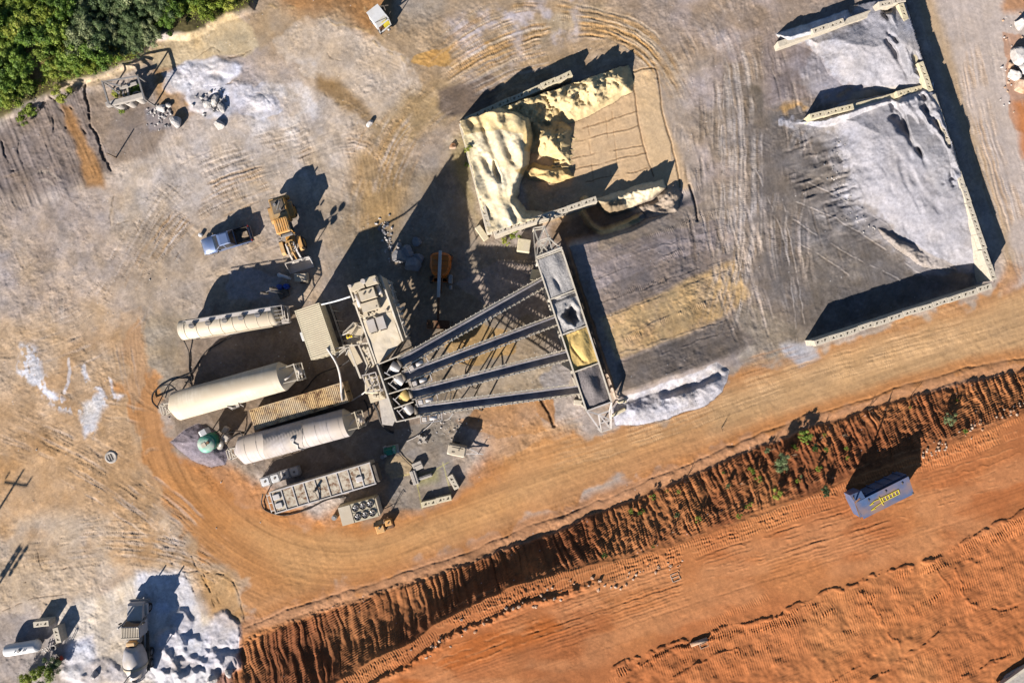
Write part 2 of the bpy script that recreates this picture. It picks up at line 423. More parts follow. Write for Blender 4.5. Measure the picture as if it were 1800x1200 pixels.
# ---- haul road
road = [(212, 560), (240, 560), (262, 660), (300, 770), (360, 850), (470, 905), (590, 925), (720, 905), (850, 840), (960, 770), (1060, 760), (1180, 735), (1290, 650), (1430, 612),
        (1600, 560), (1740, 515), (1830, 480), (2500, 300), (2500, 560), (1830, 650), (1700, 640), (1560, 690), (1400, 745), (1230, 800), (1050, 860), (900, 925), (760, 985), (600, 1040), (470, 1085), (430, 1070),
        (425, 1015), (360, 985), (310, 900), (255, 820), (215, 720)]
paint(road, (194, 138, 84), 34, 24, 8, .9, .7)
paint([(200, 540), (252, 540), (262, 640), (235, 720), (205, 640)], (190, 160, 128), 18, 14, 6, .6, .6)
paint([(250, 800), (420, 900), (560, 935), (700, 915), (850, 850), (900, 880), (700, 1000), (470, 1060), (420, 1000), (330, 920)], (194, 134, 76), 30, 18, 4, .65)
paint([(420, 930), (700, 930), (1000, 800), (1350, 680), (1800, 530), (1800, 600), (1400, 700), (1050, 825), (800, 940), (520, 1030)], (203, 157, 106), 28, 12, 4, .7)
paint([(1250, 700), (1450, 620), (1850, 500), (1850, 620), (1500, 690), (1250, 760)], (202, 166, 122), 25, 12, 4, .75)
paint([(850, 760), (960, 740), (1060, 780), (960, 830), (860, 840)], (200, 148, 96), 20, 12, 4, .7)
paint([(300, 800), (370, 800), (460, 850), (560, 905), (700, 880), (800, 850), (860, 800), (900, 820), (800, 890), (640, 940), (480, 920), (370, 870)], (194, 132, 76), 14, 12, 4, .85)
paint([(610, 880), (640, 870), (700, 860), (770, 820), (800, 800), (830, 850), (760, 895), (700, 905), (640, 925)], (148, 132, 116), 12, 10, 4, .75)
streak([(700, 830), (1000, 740), (1300, 640), (1800, 480), (1900, 480), (1900, 660), (1400, 760), (900, 940), (720, 990)], -19.5, 0.26, 170, 4, 25, 40, .02)
streak([(900, 800), (1300, 660), (1900, 500), (1900, 640), (1400, 740), (900, 930)], -16.5, 0.12, 90, 2.5, 25, 43, .012)
arcs((600, 690), [(212, 560), (262, 660), (300, 770), (360, 850), (470, 905), (590, 925), (740, 900), (760, 985), (600, 1040), (440, 1080), (310, 940), (190, 720)], 0.26, 4, 150, 20, 41, .02)
# pale road on the east
east = [(1600, -400), (2600, -400), (2600, 420), (1840, 480), (1760, 520), (1772, 462), (1715, 300), (1650, 130), (1590, -60)]
paint(east, (200, 185, 174), 10, 8, 3, .95)
paint([(1590, -60), (1625, -60), (1700, 190), (1770, 400), (1790, 480), (1760, 520), (1772, 462), (1700, 270)], (196, 166, 124), 10, 5, 2, .7)
paint([(1755, 500), (1775, 460), (1800, 470), (1790, 500), (1765, 525)], (196, 136, 80), 8, 5, 2, .6)
paint([(1758, 60), (1790, 55), (1830, 60), (1830, 250), (1785, 230), (1770, 140)], (186, 128, 84), 9, 12, 4, .6, .5)
paint([(1785, 180), (1830, 170), (1830, 290), (1795, 280)], (205, 128, 66), 8, 10, 3, .8)
paint([(1762, -40), (1830, -40), (1830, 12), (1770, 20)], (196, 138, 86), 8, 10, 3, .8)
streak(east, 80, 0.10, 200, 6, 20, 44, .015)
# ---- aggregate yard, east centre (trafficked grey)
paint([(1180, 20), (1560, -60), (1600, 0), (1640, 160), (1740, 480), (1420, 600), (1300, 640), (1290, 560), (1300, 470), (1250, 300), (1210, 150)], (146, 132, 120), 25, 14, 4, .9)
paint([(1120, 60), (1260, 60), (1290, 300), (1310, 520), (1230, 330), (1180, 300), (1160, 150)], (170, 152, 132), 25, 10, 4, .7)
paint([(1000, -60), (1600, -80), (1400, 40), (1300, 120), (1160, 100)], (166, 146, 128), 25, 12, 4, .75)
blot([(1180, -40), (1370, -40), (1370, 320), (1230, 320)], (192, 178, 176), 0.15, 0.3, fbm(PX, PY, 70, 4, 51), .6)
paint([(1300, 155), (1318, 148), (1335, 152), (1345, 170), (1340, 205), (1310, 210)], (108, 98, 84), 3, 3, 1, .85)
paint([(1272, 110), (1302, 112), (1306, 150), (1300, 200), (1275, 210)], (128, 112, 92), 5, 3, 1, .7)
paint([(1300, 215), (1400, 180), (1500, 210), (1500, 340), (1540, 430), (1620, 470), (1700, 500), (1420, 590), (1350, 520), (1320, 330)], (118, 111, 106), 14, 8, 3, .95)
blot([(1340, 290), (1500, 300), (1600, 450), (1420, 520), (1350, 420)], (150, 142, 136), 0.1, 0.3, fbm(PX, PY, 30, 5, 52), .7)
paint([(1340, 60), (1380, 60), (1500, 120), (1480, 160), (1350, 190)], (150, 138, 136), 12, 8, 3, .9)
blot([(1350, 70), (1500, 110), (1490, 165), (1350, 190)], (120, 108, 104), 0.0, .2, fbm(PX, PY, 16, 4, 53), .6)
paint([(1275, 130), (1310, 130), (1400, 300), (1430, 600), (1330, 600), (1290, 350)], (120, 110, 102), 18, 10, 4, .6)
paint([(1290, 530), (1330, 540), (1420, 590), (1430, 620), (1390, 640), (1290, 640)], (150, 138, 122), 12, 10, 4, .7)
paint([(1370, 605), (1420, 600), (1435, 610), (1440, 625), (1405, 640), (1380, 625)], (190, 188, 192), 6, 8, 4, .9)
# ---- ramp
ramp = [(1000, 440), (1040, 405), (1120, 395), (1190, 360), (1230, 345), (1285, 400), (1300, 500), (1290, 560), (1180, 590), (1100, 640), (1085, 700), (1040, 560)]
paint(ramp, (152, 138, 130), 6, 5, 2, .95)
paint([(1058, 560), (1180, 508), (1290, 455), (1316, 520), (1280, 555), (1180, 596), (1085, 632)], (210, 176, 126), 6, 5, 3, .95)
blot([(1060, 568), (1180, 520), (1292, 465), (1305, 520), (1280, 555), (1085, 625)], (190, 160, 130), 0.1, .3, N25, .6)
paint([(1085, 640), (1180, 598), (1285, 560), (1330, 600), (1290, 630), (1180, 660), (1092, 695)], (128, 116, 106), 5, 4, 2, .95)
streak(ramp, -19, 0.14, 160, 4, 10, 55, .015); streak(ramp, -20, 0.22, 320, 16, 10, 57)
paint([(1035, 470), (1150, 425), (1290, 400), (1298, 430), (1160, 462), (1045, 510)], (176, 162, 158), 6, 5, 3, .6, .4)
paint([(1050, 405), (1120, 385), (1190, 365), (1250, 350), (1280, 380), (1160, 410), (1050, 440)], (160, 144, 126), 8, 6, 3, .7, .4)
streak([(1085, 625), (1290, 560), (1330, 600), (1092, 695)], -19, 0.12, 120, 4, 10, 56, .02)
# ---- forest soil and the grey gullied bank
paint([(-3000, -3000), (600, -3000), (440, 10), (340, 60), (270, 60), (240, 110), (110, 152), (40, 190), (0, 215), (-3000, 900)], (84, 78, 40), 10, 8, 4, .95)
paint([(36, 80), (75, 75), (85, 105), (65, 150), (40, 130)], (176, 142, 104), 8, 8, 4, .8)
paint([(95, 150), (165, 135), (240, 108), (275, 75), (300, 75), (250, 120), (170, 150), (110, 165)], (206, 182, 148), 5, 5, 2, .9)
paint([(-600, 240), (0, 222), (60, 185), (150, 150), (160, 190), (195, 300), (120, 330), (-600, 420)], (138, 124, 116), 12, 8, 3, .9)
paint([(150, 165), (240, 160), (300, 220), (270, 270), (200, 290), (165, 220)], (138, 122, 108), 8, 6, 3, .8)
paint([(105, 185), (125, 190), (175, 290), (185, 330), (150, 330), (130, 250)], (168, 124, 74), 6, 6, 3, .85)
streak([(-100, 230), (60, 185), (150, 150), (195, 300), (100, 360), (-100, 380)], 68, .25, 70, 5, 12, 60, .10)
# sandy apron and white dried slurry
paint([(265, 100), (300, 65), (350, 50), (410, 20), (440, 45), (455, 80), (430, 100), (390, 95), (330, 110), (280, 125)], (212, 190, 152), 4, 6, 3, .95)
paint([(430, 20), (470, 15), (480, 60), (455, 90)], (176, 150, 116), 6, 8, 3, .7)
paint([(270, 125), (310, 118), (330, 170), (345, 200), (320, 215), (280, 190)], (178, 140, 94), 6, 6, 3, .8)
paint([(288, 135), (330, 108), (380, 100), (425, 118), (420, 135), (400, 150), (440, 150), (470, 165), (480, 200), (440, 190), (400, 200), (360, 205), (335, 195), (325, 160), (310, 155)], (228, 226, 232), 5, 10, 5, .95)
paint([(400, 150), (470, 150), (500, 200), (470, 215), (420, 200)], (212, 208, 212), 8, 10, 5, .8, .6)
blot([(300, 110), (440, 110), (500, 200), (330, 210)], (168, 158, 156), 0.2, .2, N25, .6, 12)
paint([(255, 195), (300, 180), (305, 225), (262, 232)], (150, 142, 142), 4, 4, 3, .9)
paint([(350, 160), (390, 165), (398, 200), (345, 205)], (160, 152, 146), 5, 5, 4, .8)
blot([(400, 150), (560, 100), (560, 250), (440, 260)], (220, 212, 206), 0.15, .25, fbm(PX, PY, 30, 5, 61), .7, 15)
# south-west washout corner
paint([(40, 1140), (110, 1062), (180, 1050), (240, 1010), (330, 1000), (350, 1080), (400, 1090), (425, 1110), (420, 1260), (100, 1300)], (222, 208, 190), 8, 10, 4, .95)
paint([(280, 1050), (320, 1000), (345, 1045), (352, 1100), (420, 1090), (432, 1130), (410, 1260), (270, 1260)], (216, 212, 214), 5, 8, 4, .95)
paint([(240, 1005), (310, 1000), (350, 1060), (350, 1100), (300, 1200), (230, 1200), (235, 1080)], (226, 224, 228), 10, 9, 5, .9)
paint([(110, 1130), (160, 1120), (180, 1260), (110, 1260)], (216, 214, 222), 8, 8, 4, .8)
paint([(-100, 1090), (40, 1075), (120, 1130), (115, 1260), (-100, 1260)], (168, 156, 148), 8, 8, 4, .8)
paint([(345, 1000), (405, 1005), (430, 1080), (420, 1110), (370, 1090)], (192, 148, 92), 8, 5, 2, .8)
paint([(-60, 960), (140, 930), (150, 1010), (0, 1075), (-60, 1080)], (196, 174, 148), 8, 4, 2, .7)
# ---- sand bay floor
paint([(905, 300), (985, 210), (1030, 195), (1100, 120), (1150, 120), (1170, 200), (1215, 330), (1150, 340), (1080, 360), (940, 400)], (216, 184, 144), 6, 5, 2, .95)
paint([(1110, 122), (1150, 118), (1162, 190), (1195, 315), (1150, 318)], (218, 188, 148), 4, 3, 1, .95)
streak([(985, 200), (1120, 150), (1150, 310), (990, 330)], -15, 0.06, 90, 5, 8, 65, .01)
# ---- red earth of the south
south = [(380, 1330), (430, 1115), (520, 1088), (640, 1050), (800, 1000), (1000, 925), (1200, 840), (1400, 760), (1600, 695), (1800, 650), (2600, 400), (4000, 4000), (380, 4000)]
paint(south, (190, 119, 71), 6, 5, 2, 1)
Zt = None
fx = [-400, 300, 380, 430, 520, 640, 800, 900, 1000, 1100, 1200, 1300, 1400, 1500, 1600, 1700, 1800, 1950, 2600, 20000]
fy = [1420, 1260, 1190, 1122, 1088, 1050, 998, 955, 922, 880, 838, 798, 758, 726, 693, 664, 650, 615, 430, -4000]
ty = [1560, 1420, 1330, 1285, 1235, 1172, 1080, 1030, 1000, 984, 954, 918, 882, 842, 806, 772, 728, 690, 520, -3900]
YF = np.interp(PX, fx, fy).astype(np.float32); YT = np.interp(PX, fx, ty).astype(np.float32)
yy = PY + 7 * WY + 3 * wy
T = np.clip((yy - YF) / (YT - YF), 0, 1)
sl_in = sst(0, .08, T) * sst(1, .92, T)
q = (sl_in * .85)[..., None]
C[:] = C * (1 - q) + q * (lin((140, 84, 51)) / KA)
pw = np.interp(PX, [0, 600, 900, 1050, 1800], [1.7, 1.8, 1.5, 1.0, 1.0])
HS = np.interp(PX, [0, 900, 1080, 1800], [3.0, 2.9, 1.9, 1.6])
Z += HS * T ** pw * (1 if True else 0)
# gullies down the slope
shear = np.interp(PX, [400, 800, 1000, 1800], [0.16, 0.2, 0.33, 0.38])
gu = PX - shear * (PY - YF) + 2.6 * wx + 7 * N60
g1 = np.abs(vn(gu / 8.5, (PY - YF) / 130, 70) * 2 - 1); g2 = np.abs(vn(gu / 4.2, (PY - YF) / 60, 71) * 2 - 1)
g3 = vn(gu / 40, PY / 200, 72)
gm = sst(0.0, .08, T) * sst(1.0, .8, T)
Z += gm * (np.interp(PX, [900, 1100], [.40, .29]) * np.minimum(g1, .5) + 0.16 * np.minimum(g2, .6)) * (0.55 + 0.7 * g3) + gm * np.interp(PX, [900, 1100], [.045, .12]) * fbm(PX, PY, 7, 3, 79)
# dozer cleats across the slope
vv = (PY - YF) * 1.0 + (PX) * 0.33
Z += gm * 0.045 * np.sin(vv * 2 * math.pi / 4.4 + 2.5 * wx + 4 * N25) * sst(-0.5, .2, N25 + N60 + .4 * (T - .3))
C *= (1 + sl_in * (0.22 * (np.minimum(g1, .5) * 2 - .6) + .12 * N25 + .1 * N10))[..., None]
rbz = np.abs(fbm(PX, PY, 9, 3, 68)); rbz = np.minimum(rbz * 2, 1)
# verge: low berm and ditch between haul road and slope
dB = yy - YF
on = (PX > 420)
Z += on * (0.06 * np.exp(-((dB + 12) / 7.0) ** 2) - 0.07 * np.exp(-((dB + 20) / 2.2) ** 2)) * (1 + .8 * N25 + .6 * N60) + on * .12 * np.exp(-((dB - 1) / 4.0) ** 2) * (.3 + rbz) * (PX < 900)
q = (on * sst(-48, -26, dB) * sst(10, -2, dB) * .8)[..., None]
C[:] = C * (1 - q) + q * (lin((190, 130, 78)) / KA)
# southern plain detail
dT = yy - YT
pl = sst(0, 10, dT)
C *= (1 + pl * (0.08 * N60 + .07 * N25 + .05 * N10))[..., None]
blot(south, (206, 140, 86), 0.1, .3, fbm(PX, PY, 120, 4, 75), .5, 15)
blot([(1100, 1010), (1850, 780), (1850, 1300), (700, 1300)], (180, 106, 58), 0.15, .3, fbm(PX, PY, 80, 4, 76), .5, 15)
streak([(700, 1190), (1000, 1080), (1300, 990), (1850, 820), (1850, 900), (1500, 985), (1200, 1090), (900, 1230), (600, 1260)], -19, .14, 170, 6, 15, 77, .035)
paint([(700, 1170), (820, 1120), (960, 1075), (1000, 1100), (850, 1165), (700, 1220)], (190, 104, 40), 12, 10, 3, .7)
def off(pts, d): 
    o = []
    for i, p in enumerate(pts):
        a = pts[max(0, i - 1)]; b = pts[min(len(pts) - 1, i + 1)]; l = math.hypot(b[0] - a[0], b[1] - a[1])
        o.append((p[0] - (b[1] - a[1]) / l * d, p[1] + (b[0] - a[0]) / l * d))
    return o
# rough lip on top of the slope, rubble line and track prints parallel to it
top = [(x, float(np.interp(x, fx, ty))) for x in range(600, 1880, 40)]
for d, w, dz in ((8, 9, .04), (24, 8, .035)): cleats(off(top, d), w, 4.2, dz)
rb = fbm(PX, PY, 7, 3, 78)
m = np.exp(-((dT - 40 - 10 * N60) / 6.0) ** 2) * sst(1150, 950, PX) * (dT > 0)
Z += m * (0.25 + .35 * rb); C *= (1 - .18 * m * (rb > .1))[..., None]
m = np.exp(-((dT - 14 - 6 * N60) / 9.0) ** 2) * sst(.0, .3, N60 + .2) * (dT > -8)
Z += m * .2 * np.abs(rb)
for k in range(9):
    y0 = 1150 - 14 * k; line(curve([(760, y0 + 40), (1000, y0 - 50), (1300, y0 - 150), (1600, y0 - 245), (1850, y0 - 330)]), random.uniform(1.5, 4), random.choice([(214, 150, 100), (160, 96, 52)]), .35, random.choice([-.03, .03]), 5, brk=.3)
blot([(700, 1180), (1100, 1010), (1850, 790), (1850, 900), (1200, 1110), (800, 1260)], (212, 150, 102), 0.05, .25, fbm(PX * .5 + PY * .2, PY * 1.2, 50, 4, 84), .5, 15)
# excavated rough ground in the south-east: cleat fields, furrows, clods
se = [(1080, 1170), (1240, 1110), (1360, 1085), (1500, 1030), (1690, 955), (1790, 905), (1900, 870), (1900, 1140), (1600, 1300), (1000, 1300)]
sl, m = mask(se, 10, 10)
rows = [(1.0, -18, 4.2), (0.7, 66, 4.4)]
for k, (a, an, per) in enumerate(rows):
    ca, sa = math.cos(R(an)), math.sin(R(an)); u = PX[sl] * ca + PY[sl] * sa; v = -PX[sl] * sa + PY[sl] * ca
    fld = sst(-.1, .25, vn(u / 60, v / 14, 80 + k) * 2 - 1)
    Z[sl] += m * fld * (.026 if k == 0 else .009) * np.sin(u * 2 * math.pi / per + 2.2 * wx[sl]) * a
Z[sl] += m * .16 * N25[sl] + m * .05 * N10[sl]
edge = curve([(1080, 1172), (1160, 1140), (1250, 1108), (1340, 1090), (1440, 1046), (1500, 1028), (1560, 1000), (1640, 985), (1700, 950), (1790, 905), (1860, 880)])
line(edge, 5, (150, 84, 44), .35, .13, 7, brk=.6)
cleats(off(edge, 12), 9, 4.0, .07)
for pts, w, dz in (([(1100, 1180), (1170, 1150), (1250, 1120)], 5, .4), ([(1530, 1198), (1590, 1155), (1620, 1135), (1670, 1095)], 4, .35), ([(1460, 1200), (1540, 1150)], 3, .2), ([(1730, 1070), (1790, 1065)], 5, -.35),
                   ([(1690, 1190), (1780, 1150)], 4, .35), ([(1510, 1040), (1540, 1080), (1580, 1140)], 3, .25), ([(1680, 1000), (1700, 1050), (1720, 1070)], 3, .25), ([(1640, 1000), (1670, 1030), (1660, 1060)], 3, .2),
                   ([(1350, 1085), (1450, 1055)], 4, .3), ([(1690, 975), (1715, 990)], 4, .35), ([(1600, 1000), (1630, 990)], 4, .3), ([(1180, 1190), (1260, 1150), (1300, 1145)], 4, .3)):
    line(curve(pts), w, (150, 84, 44), .3, dz * .3, 7, brk=.6)
for k in range(26):
    a = random.uniform(1120, 1780); b = random.uniform(-30, 0); y0 = 1240 - (a - 1000) * .34 + random.uniform(-60, 40)
    l = random.uniform(60, 160); an = R(-19 + random.uniform(-8, 8))
    cleats([(a, y0), (a + l * math.cos(an), y0 + l * math.sin(an))], random.uniform(6, 10), random.uniform(3.8, 4.6), .034)
for k in range(14):      # long wheel streaks on the red road
    y0 = 1205 - 8 * k + random.uniform(-4, 4)
    ruts(curve([(640, y0 + 35), (900, y0 - 55), (1250, y0 - 170), (1560, y0 - 265), (1840, y0 - 350)]), 22, 3, None, 0, -.022, False)
# ---- ramp height
dx, dy = PX - 1000.0, PY - 440.0
s_ = dx * 0.952 - dy * 0.306 + 2 * wx
HR = 2.9 * (1 - sst(25, 290, s_)) * sst(-2, 3, s_)
yN = np.interp(PX, [960, 1000, 1040, 1110, 1160, 1230, 1320], [430, 425, 412, 396, 376, 335, 300])
yS = np.interp(PX, [1060, 1085, 1150, 1260, 1340], [720, 700, 676, 640, 600])
HR = HR * sst(-8, 12, PY - yN + 5 * WY) * sst(14, -10, PY - yS + 4 * WY)
Z += HR
for k, (pa, pb) in enumerate([((1045, 490), (1190, 440)), ((1060, 560), (1290, 468)), ((1080, 592), (1295, 508)), ((1085, 620), (1280, 560)), ((1150, 625), (1290, 575)), ((1095, 690), (1290, 622)), ((1130, 440), (1270, 400)), ((1050, 535), (1290, 450))]):
    line([pa, pb], 1.6, (110, 96, 84), .35, -.02, 4, brk=.4); line(off([pa, pb], 2.6), 1.6, (170, 156, 146), .25, .025, 4, brk=.4)
for pa, pb in (((1080, 520), (1170, 490)), ((1160, 565), (1240, 535)), ((1100, 598), (1125, 585)), ((1180, 400), (1260, 372)), ((1130, 420), (1210, 395)), ((1120, 360), (1230, 330)), ((1120, 480), (1200, 440))):
    cleats([pa, pb], 6, 3.2, .05, .16)
# ---- yard lines, grooves, banks
Z += 0.05 * N60 * (1 - T) + 0.02 * N25 + .008 * N10
bank = [(-3000, -3000), (600, -3000), (440, 10), (340, 58), (270, 72), (235, 112), (110, 152), (40, 195), (-30, 215), (-3000, 900)]
sl, m = mask(bank, 9, 8); Z[sl] += 0.9 * m
for pts, w, dz, c in (([(150, 150), (152, 180), (165, 230), (178, 265), (195, 300)], 4, -.5, (70, 56, 46)), ([(88, 168), (105, 190), (118, 225)], 3, -.3, (90, 72, 56)), ([(60, 205), (50, 190), (70, 165)], 4, -.4, (90, 80, 70)),
                      ([(0, 240), (8, 270), (22, 300)], 4, -.4, (100, 90, 84)), ([(125, 190), (140, 215), (150, 235)], 3, -.3, (96, 76, 54)), ([(75, 180), (60, 205)], 3, -.3, (80, 70, 60)), ([(30, 250), (45, 300)], 2.5, -.2, (110, 98, 90)), ([(92, 200), (95, 250)], 3, -.2, (110, 98, 90))):
    line(curve(pts), w * .8, c, .6, dz * .45, 5, brk=.5)
for pts, w in (([(560, 155), (600, 180), (630, 195), (655, 225), (690, 250)], 6), ([(640, 15), (655, 40), (690, 90), (710, 100)], 3), ([(470, 10), (530, 20), (590, 40), (650, 60), (670, 85), (710, 105)], 4)):
    line(curve(pts), w, (200, 170, 124) if w < 5 else (140, 116, 82), .5, .03 if w < 5 else -.04, 7, brk=.3)
for pts in ([(300, 110), (330, 112), (372, 85), (400, 100), (430, 95)], [(372, 90), (385, 98), (420, 100), (440, 88)], [(330, 160), (380, 150), (420, 140)], [(400, 145), (450, 160), (480, 185)], [(560, 75), (580, 100), (600, 108)], [(410, 380 - 300), (440, 70)], [(200, 345), (192, 400), (188, 420)], [(205, 395), (230, 390), (243, 405)]):
    line(curve(pts), 1.7, (120, 98, 74), .5, -.04, 5, brk=.3)
line(curve([(195, 350), (197, 390), (188, 425)]), 5, (206, 184, 158), .5, .02, 4, brk=.3)
for pts in ([(5, 1024), (45, 1022)], [(42, 992), (45, 1022)], [(65, 970), (75, 1010), (140, 990)], [(0, 1075), (60, 1050), (140, 1040)], [(112, 998), (140, 990)]):
    line(pts, 1.4, (120, 96, 74), .6, -.04, 2, brk=.2)
for pts in ([(340, 985), (370, 1040), (385, 1065)], [(355, 1000), (378, 1065)], [(310, 1003), (370, 1005), (420, 1015)], [(372, 1005), (392, 1075)], [(395, 1010), (415, 1030), (430, 1090)], [(325, 1008), (345, 1045)]):
    line(curve(pts), 2, (150, 112, 66), .4, -.06, 3, brk=.3)
def family(pts, n, spread, cols, w=(2, 4), gap=(16, 26), a=.34, dz=-.014):
    for k in range(n):
        o_ = random.gauss(0, spread); q = off(curve(pts), o_); ruts([(x + random.uniform(-2, 2), y + random.uniform(-2, 2)) for x, y in q], random.uniform(*gap), random.uniform(*w), random.choice(cols), a, dz, True)
LT, DK, TN = (216, 204, 194), (146, 126, 104), (186, 150, 106)
family([(-40, 640), (180, 560), (330, 340), (560, 260), (720, 190)], 12, 34, (LT, DK, TN))
family([(250, 760), (222, 560), (320, 390), (480, 310), (640, 270), (690, 430)], 10, 22, (LT, DK, TN))
family([(640, 480), (660, 330), (730, 200), (900, 95), (1160, 60)], 12, 22, (LT, DK, TN))
family([(1240, 640), (1290, 420), (1280, 120), (1200, -30)], 12, 26, (LT, DK, DK))
family([(-40, 960), (180, 930), (330, 950), (440, 1010)], 8, 26, (LT, TN, DK))
family([(-40, 720), (140, 800), (290, 900), (420, 1020)], 8, 34, (LT, TN, DK))
family([(1400, 600), (1360, 420), (1400, 240), (1500, 120)], 7, 24, (LT, DK))
family([(1680, -30), (1720, 180), (1790, 420), (1840, 560)], 9, 26, (LT, TN))
family([(860, 820), (1100, 760), (1350, 670), (1640, 590), (1850, 540)], 9, 22, ((214, 176, 132), (172, 120, 70)), dz=-.01)
for k in range(34):       # old driving marks over the west yard
    a = random.uniform(-40, 560); b = random.uniform(300, 960)
    if 240 < a and b > 520: continue
    an = R(random.choice([30, -20, 75, -60, 10]) + random.uniform(-15, 15)); l = random.uniform(40, 130)
    p0 = (a, b); p2 = (a + l * math.cos(an), b + l * math.sin(an)); mx = ((a + p2[0]) / 2 + random.uniform(-12, 12), (b + p2[1]) / 2 + random.uniform(-12, 12))
    ruts(curve([p0, mx, p2]), random.uniform(14, 26), random.uniform(2.5, 4.5), random.choice([(206, 190, 172), (150, 128, 104)]), .35, -.02)
for k in range(40):       # driving marks, east yard: mostly north-south
    a = random.uniform(1170, 1420); b = random.uniform(-30, 420); an = R(82 + random.uniform(-16, 10)); l = random.uniform(80, 260)
    p0 = (a, b); p2 = (a + l * math.cos(an), b + l * math.sin(an)); mx = ((a + p2[0]) / 2 + random.uniform(-10, 10), (b + p2[1]) / 2)
    ruts(curve([p0, mx, p2]), random.uniform(14, 28), random.uniform(2.5, 5), random.choice([(190, 176, 166), (112, 98, 84)]), .4, -.028)
for k in range(24):       # curved marks round the north of the sand bay
    r0 = random.uniform(0, 120); j = random.uniform(-15, 15)
    ruts(curve([(720 + j, 200 - r0 * .6), (880, 105 - r0 * .7 + j), (1040, 60 - r0 * .3), (1150, 110 - r0 * .2 + j), (1210 + r0 * .3, 240 + j)]), random.uniform(10, 24), random.uniform(2, 4), random.choice([(206, 190, 168), (142, 118, 88), (190, 150, 96)]), .45, -.014)
streak([(600, 300), (850, 60), (1120, 20), (1150, 100), (850, 180), (700, 320)], -24, .16, 90, 4, 20, 90, .03)
streak([(600, 250), (700, 250), (730, 450), (640, 470)], 84, .2, 70, 3, 14, 91, .03)
streak([(1180, 60), (1420, 60), (1420, 600), (1300, 600), (1260, 350)], 84, .13, 130, 4, 18, 92, .02)
for pts in ([(1275, 130), (1270, 300), (1300, 500), (1300, 540)], [(1330, 300), (1380, 430), (1402, 600)], [(1370, 320), (1400, 480), (1420, 595)], [(1395, 385), (1480, 440), (1605, 500)], [(1390, 350), (1500, 400), (1640, 495)], [(1420, 320), (1540, 380), (1650, 470)], [(1400, 425), (1440, 445), (1492, 482)]):
    line(curve(pts), 1.8, (180, 170, 162), .6, .035, 3, brk=.4); line(off(curve(pts), 2.6), 1.6, (92, 82, 72), .5, -.025, 3, brk=.4)
# sand bay lanes
for pa, pb in (((985, 215), (1112, 152)), ((1025, 226), (1120, 195)), ((1010, 248), (1122, 222)), ((1005, 278), (1128, 256)), ((1000, 300), (1135, 268)), ((1030, 320), (1140, 296))):
    line([pa, pb], 1.7, (120, 86, 50), .6, -.03, 3, brk=.45); line(off([pa, pb], 2.5), 1.6, None, 0, .03, 3, brk=.45)
line(curve([(1112, 130), (1120, 200), (1132, 260), (1148, 310)]), 2.0, (100, 70, 42), .75, -.06, 2)
line(curve([(1112, 126), (1145, 120), (1156, 130), (1165, 200), (1182, 260), (1196, 330)]), 2, (120, 92, 60), .8, -.1, 1.5)
for x in (1032, 1064, 1076): line([(x, 195), (x + 12, 330)], 1.2, (160, 122, 78), .5, -.03, 2, brk=.2)
line(curve([(1212, 325), (1222, 360), (1226, 388)]), 3, (60, 50, 46), .8, -.2, 1)
# fine tread texture on trafficked grey areas
tr = fbm(PX, PY, 3.2, 2, 95)
tm = np.zeros_like(Z); 
for poly in ([(1180, 0), (1400, 0), (1420, 600), (1300, 600), (1150, 120)], [(850, 20), (1150, 20), (1200, 150), (900, 130)], [(1080, 330), (1300, 330), (1300, 560), (1100, 560)], [(700, 170), (820, 150), (800, 260), (700, 280)]):
    sl, m = mask(poly, 20, 14); tm[sl] = np.maximum(tm[sl], m)
ch = np.sign(np.sin((PX * .9 + PY * .43) * 1.5)) * np.sin((PX * .43 - PY * .9) * 1.75)
Z += tm * .02 * ch * sst(-.1, .3, N60); C *= (1 + .07 * tm * ch * sst(-.1, .3, N60))[..., None]

# ------------------------------------------------------------------ piles
def pile(pid, poly, h, f, warp=5, rough=.0, rs=None, colr=None, clip=None, soft=False, blend=1.0):
    """a loose pile: footprint, height, slope width; adds to PH"""
    pad = f + warp + 6; sl = _sl(*bbx(poly), pad)
    X = PX[sl] + warp * WX[sl] + 2.0 * wx[sl]; Y = PY[sl] + warp * WY[sl] + 2.0 * wy[sl]
    d = -sdf(poly, X, Y); e = np.clip(d / f, 0, 1); prof = (.75 * e + .25 * sst(0, .5, e)) if soft else 1 - (1 - e) ** 1.5
    hh = h * prof
    if rough: hh = hh + rough * prof * (rs[sl] if rs is not None else N25[sl])
    hh = np.maximum(hh, 0) * (d > 0)
    if clip is not None: hh = hh * (sdf(clip, PX[sl] + 2.5 * wx[sl], PY[sl] + 2.5 * wy[sl]) < 0)
    up = hh > PH[sl]
    PH[sl] = np.maximum(PH[sl], hh); PID[sl] = np.where(up & (hh > .02), pid, PID[sl])
    if colr is not None:
        m = (sst(2, 11 if soft else 4.5, d + (12 * N25[sl] + 12 * N10[sl] if soft else 4)) * blend * (1 if clip is None else hh > .02))[..., None]; C[sl] = C[sl] * (1 - m) + m * (lin(colr) / KA)
    return sl, d
SAND = (238, 221, 184)
ca, sa = math.cos(R(68)), math.sin(R(68))
u = PX * ca + PY * sa; v = -PX * sa + PY * ca
dune = (vn(u / 42 + .4 * wx, v / 15 + .3 * WX, 101) * 2 - 1) * .7 + (vn(u / 22, v / 9, 102) * 2 - 1) * .3
rub = fbm(PX, PY, 22, 4, 103); rub2 = np.abs(fbm(PX, PY, 14, 3, 104))
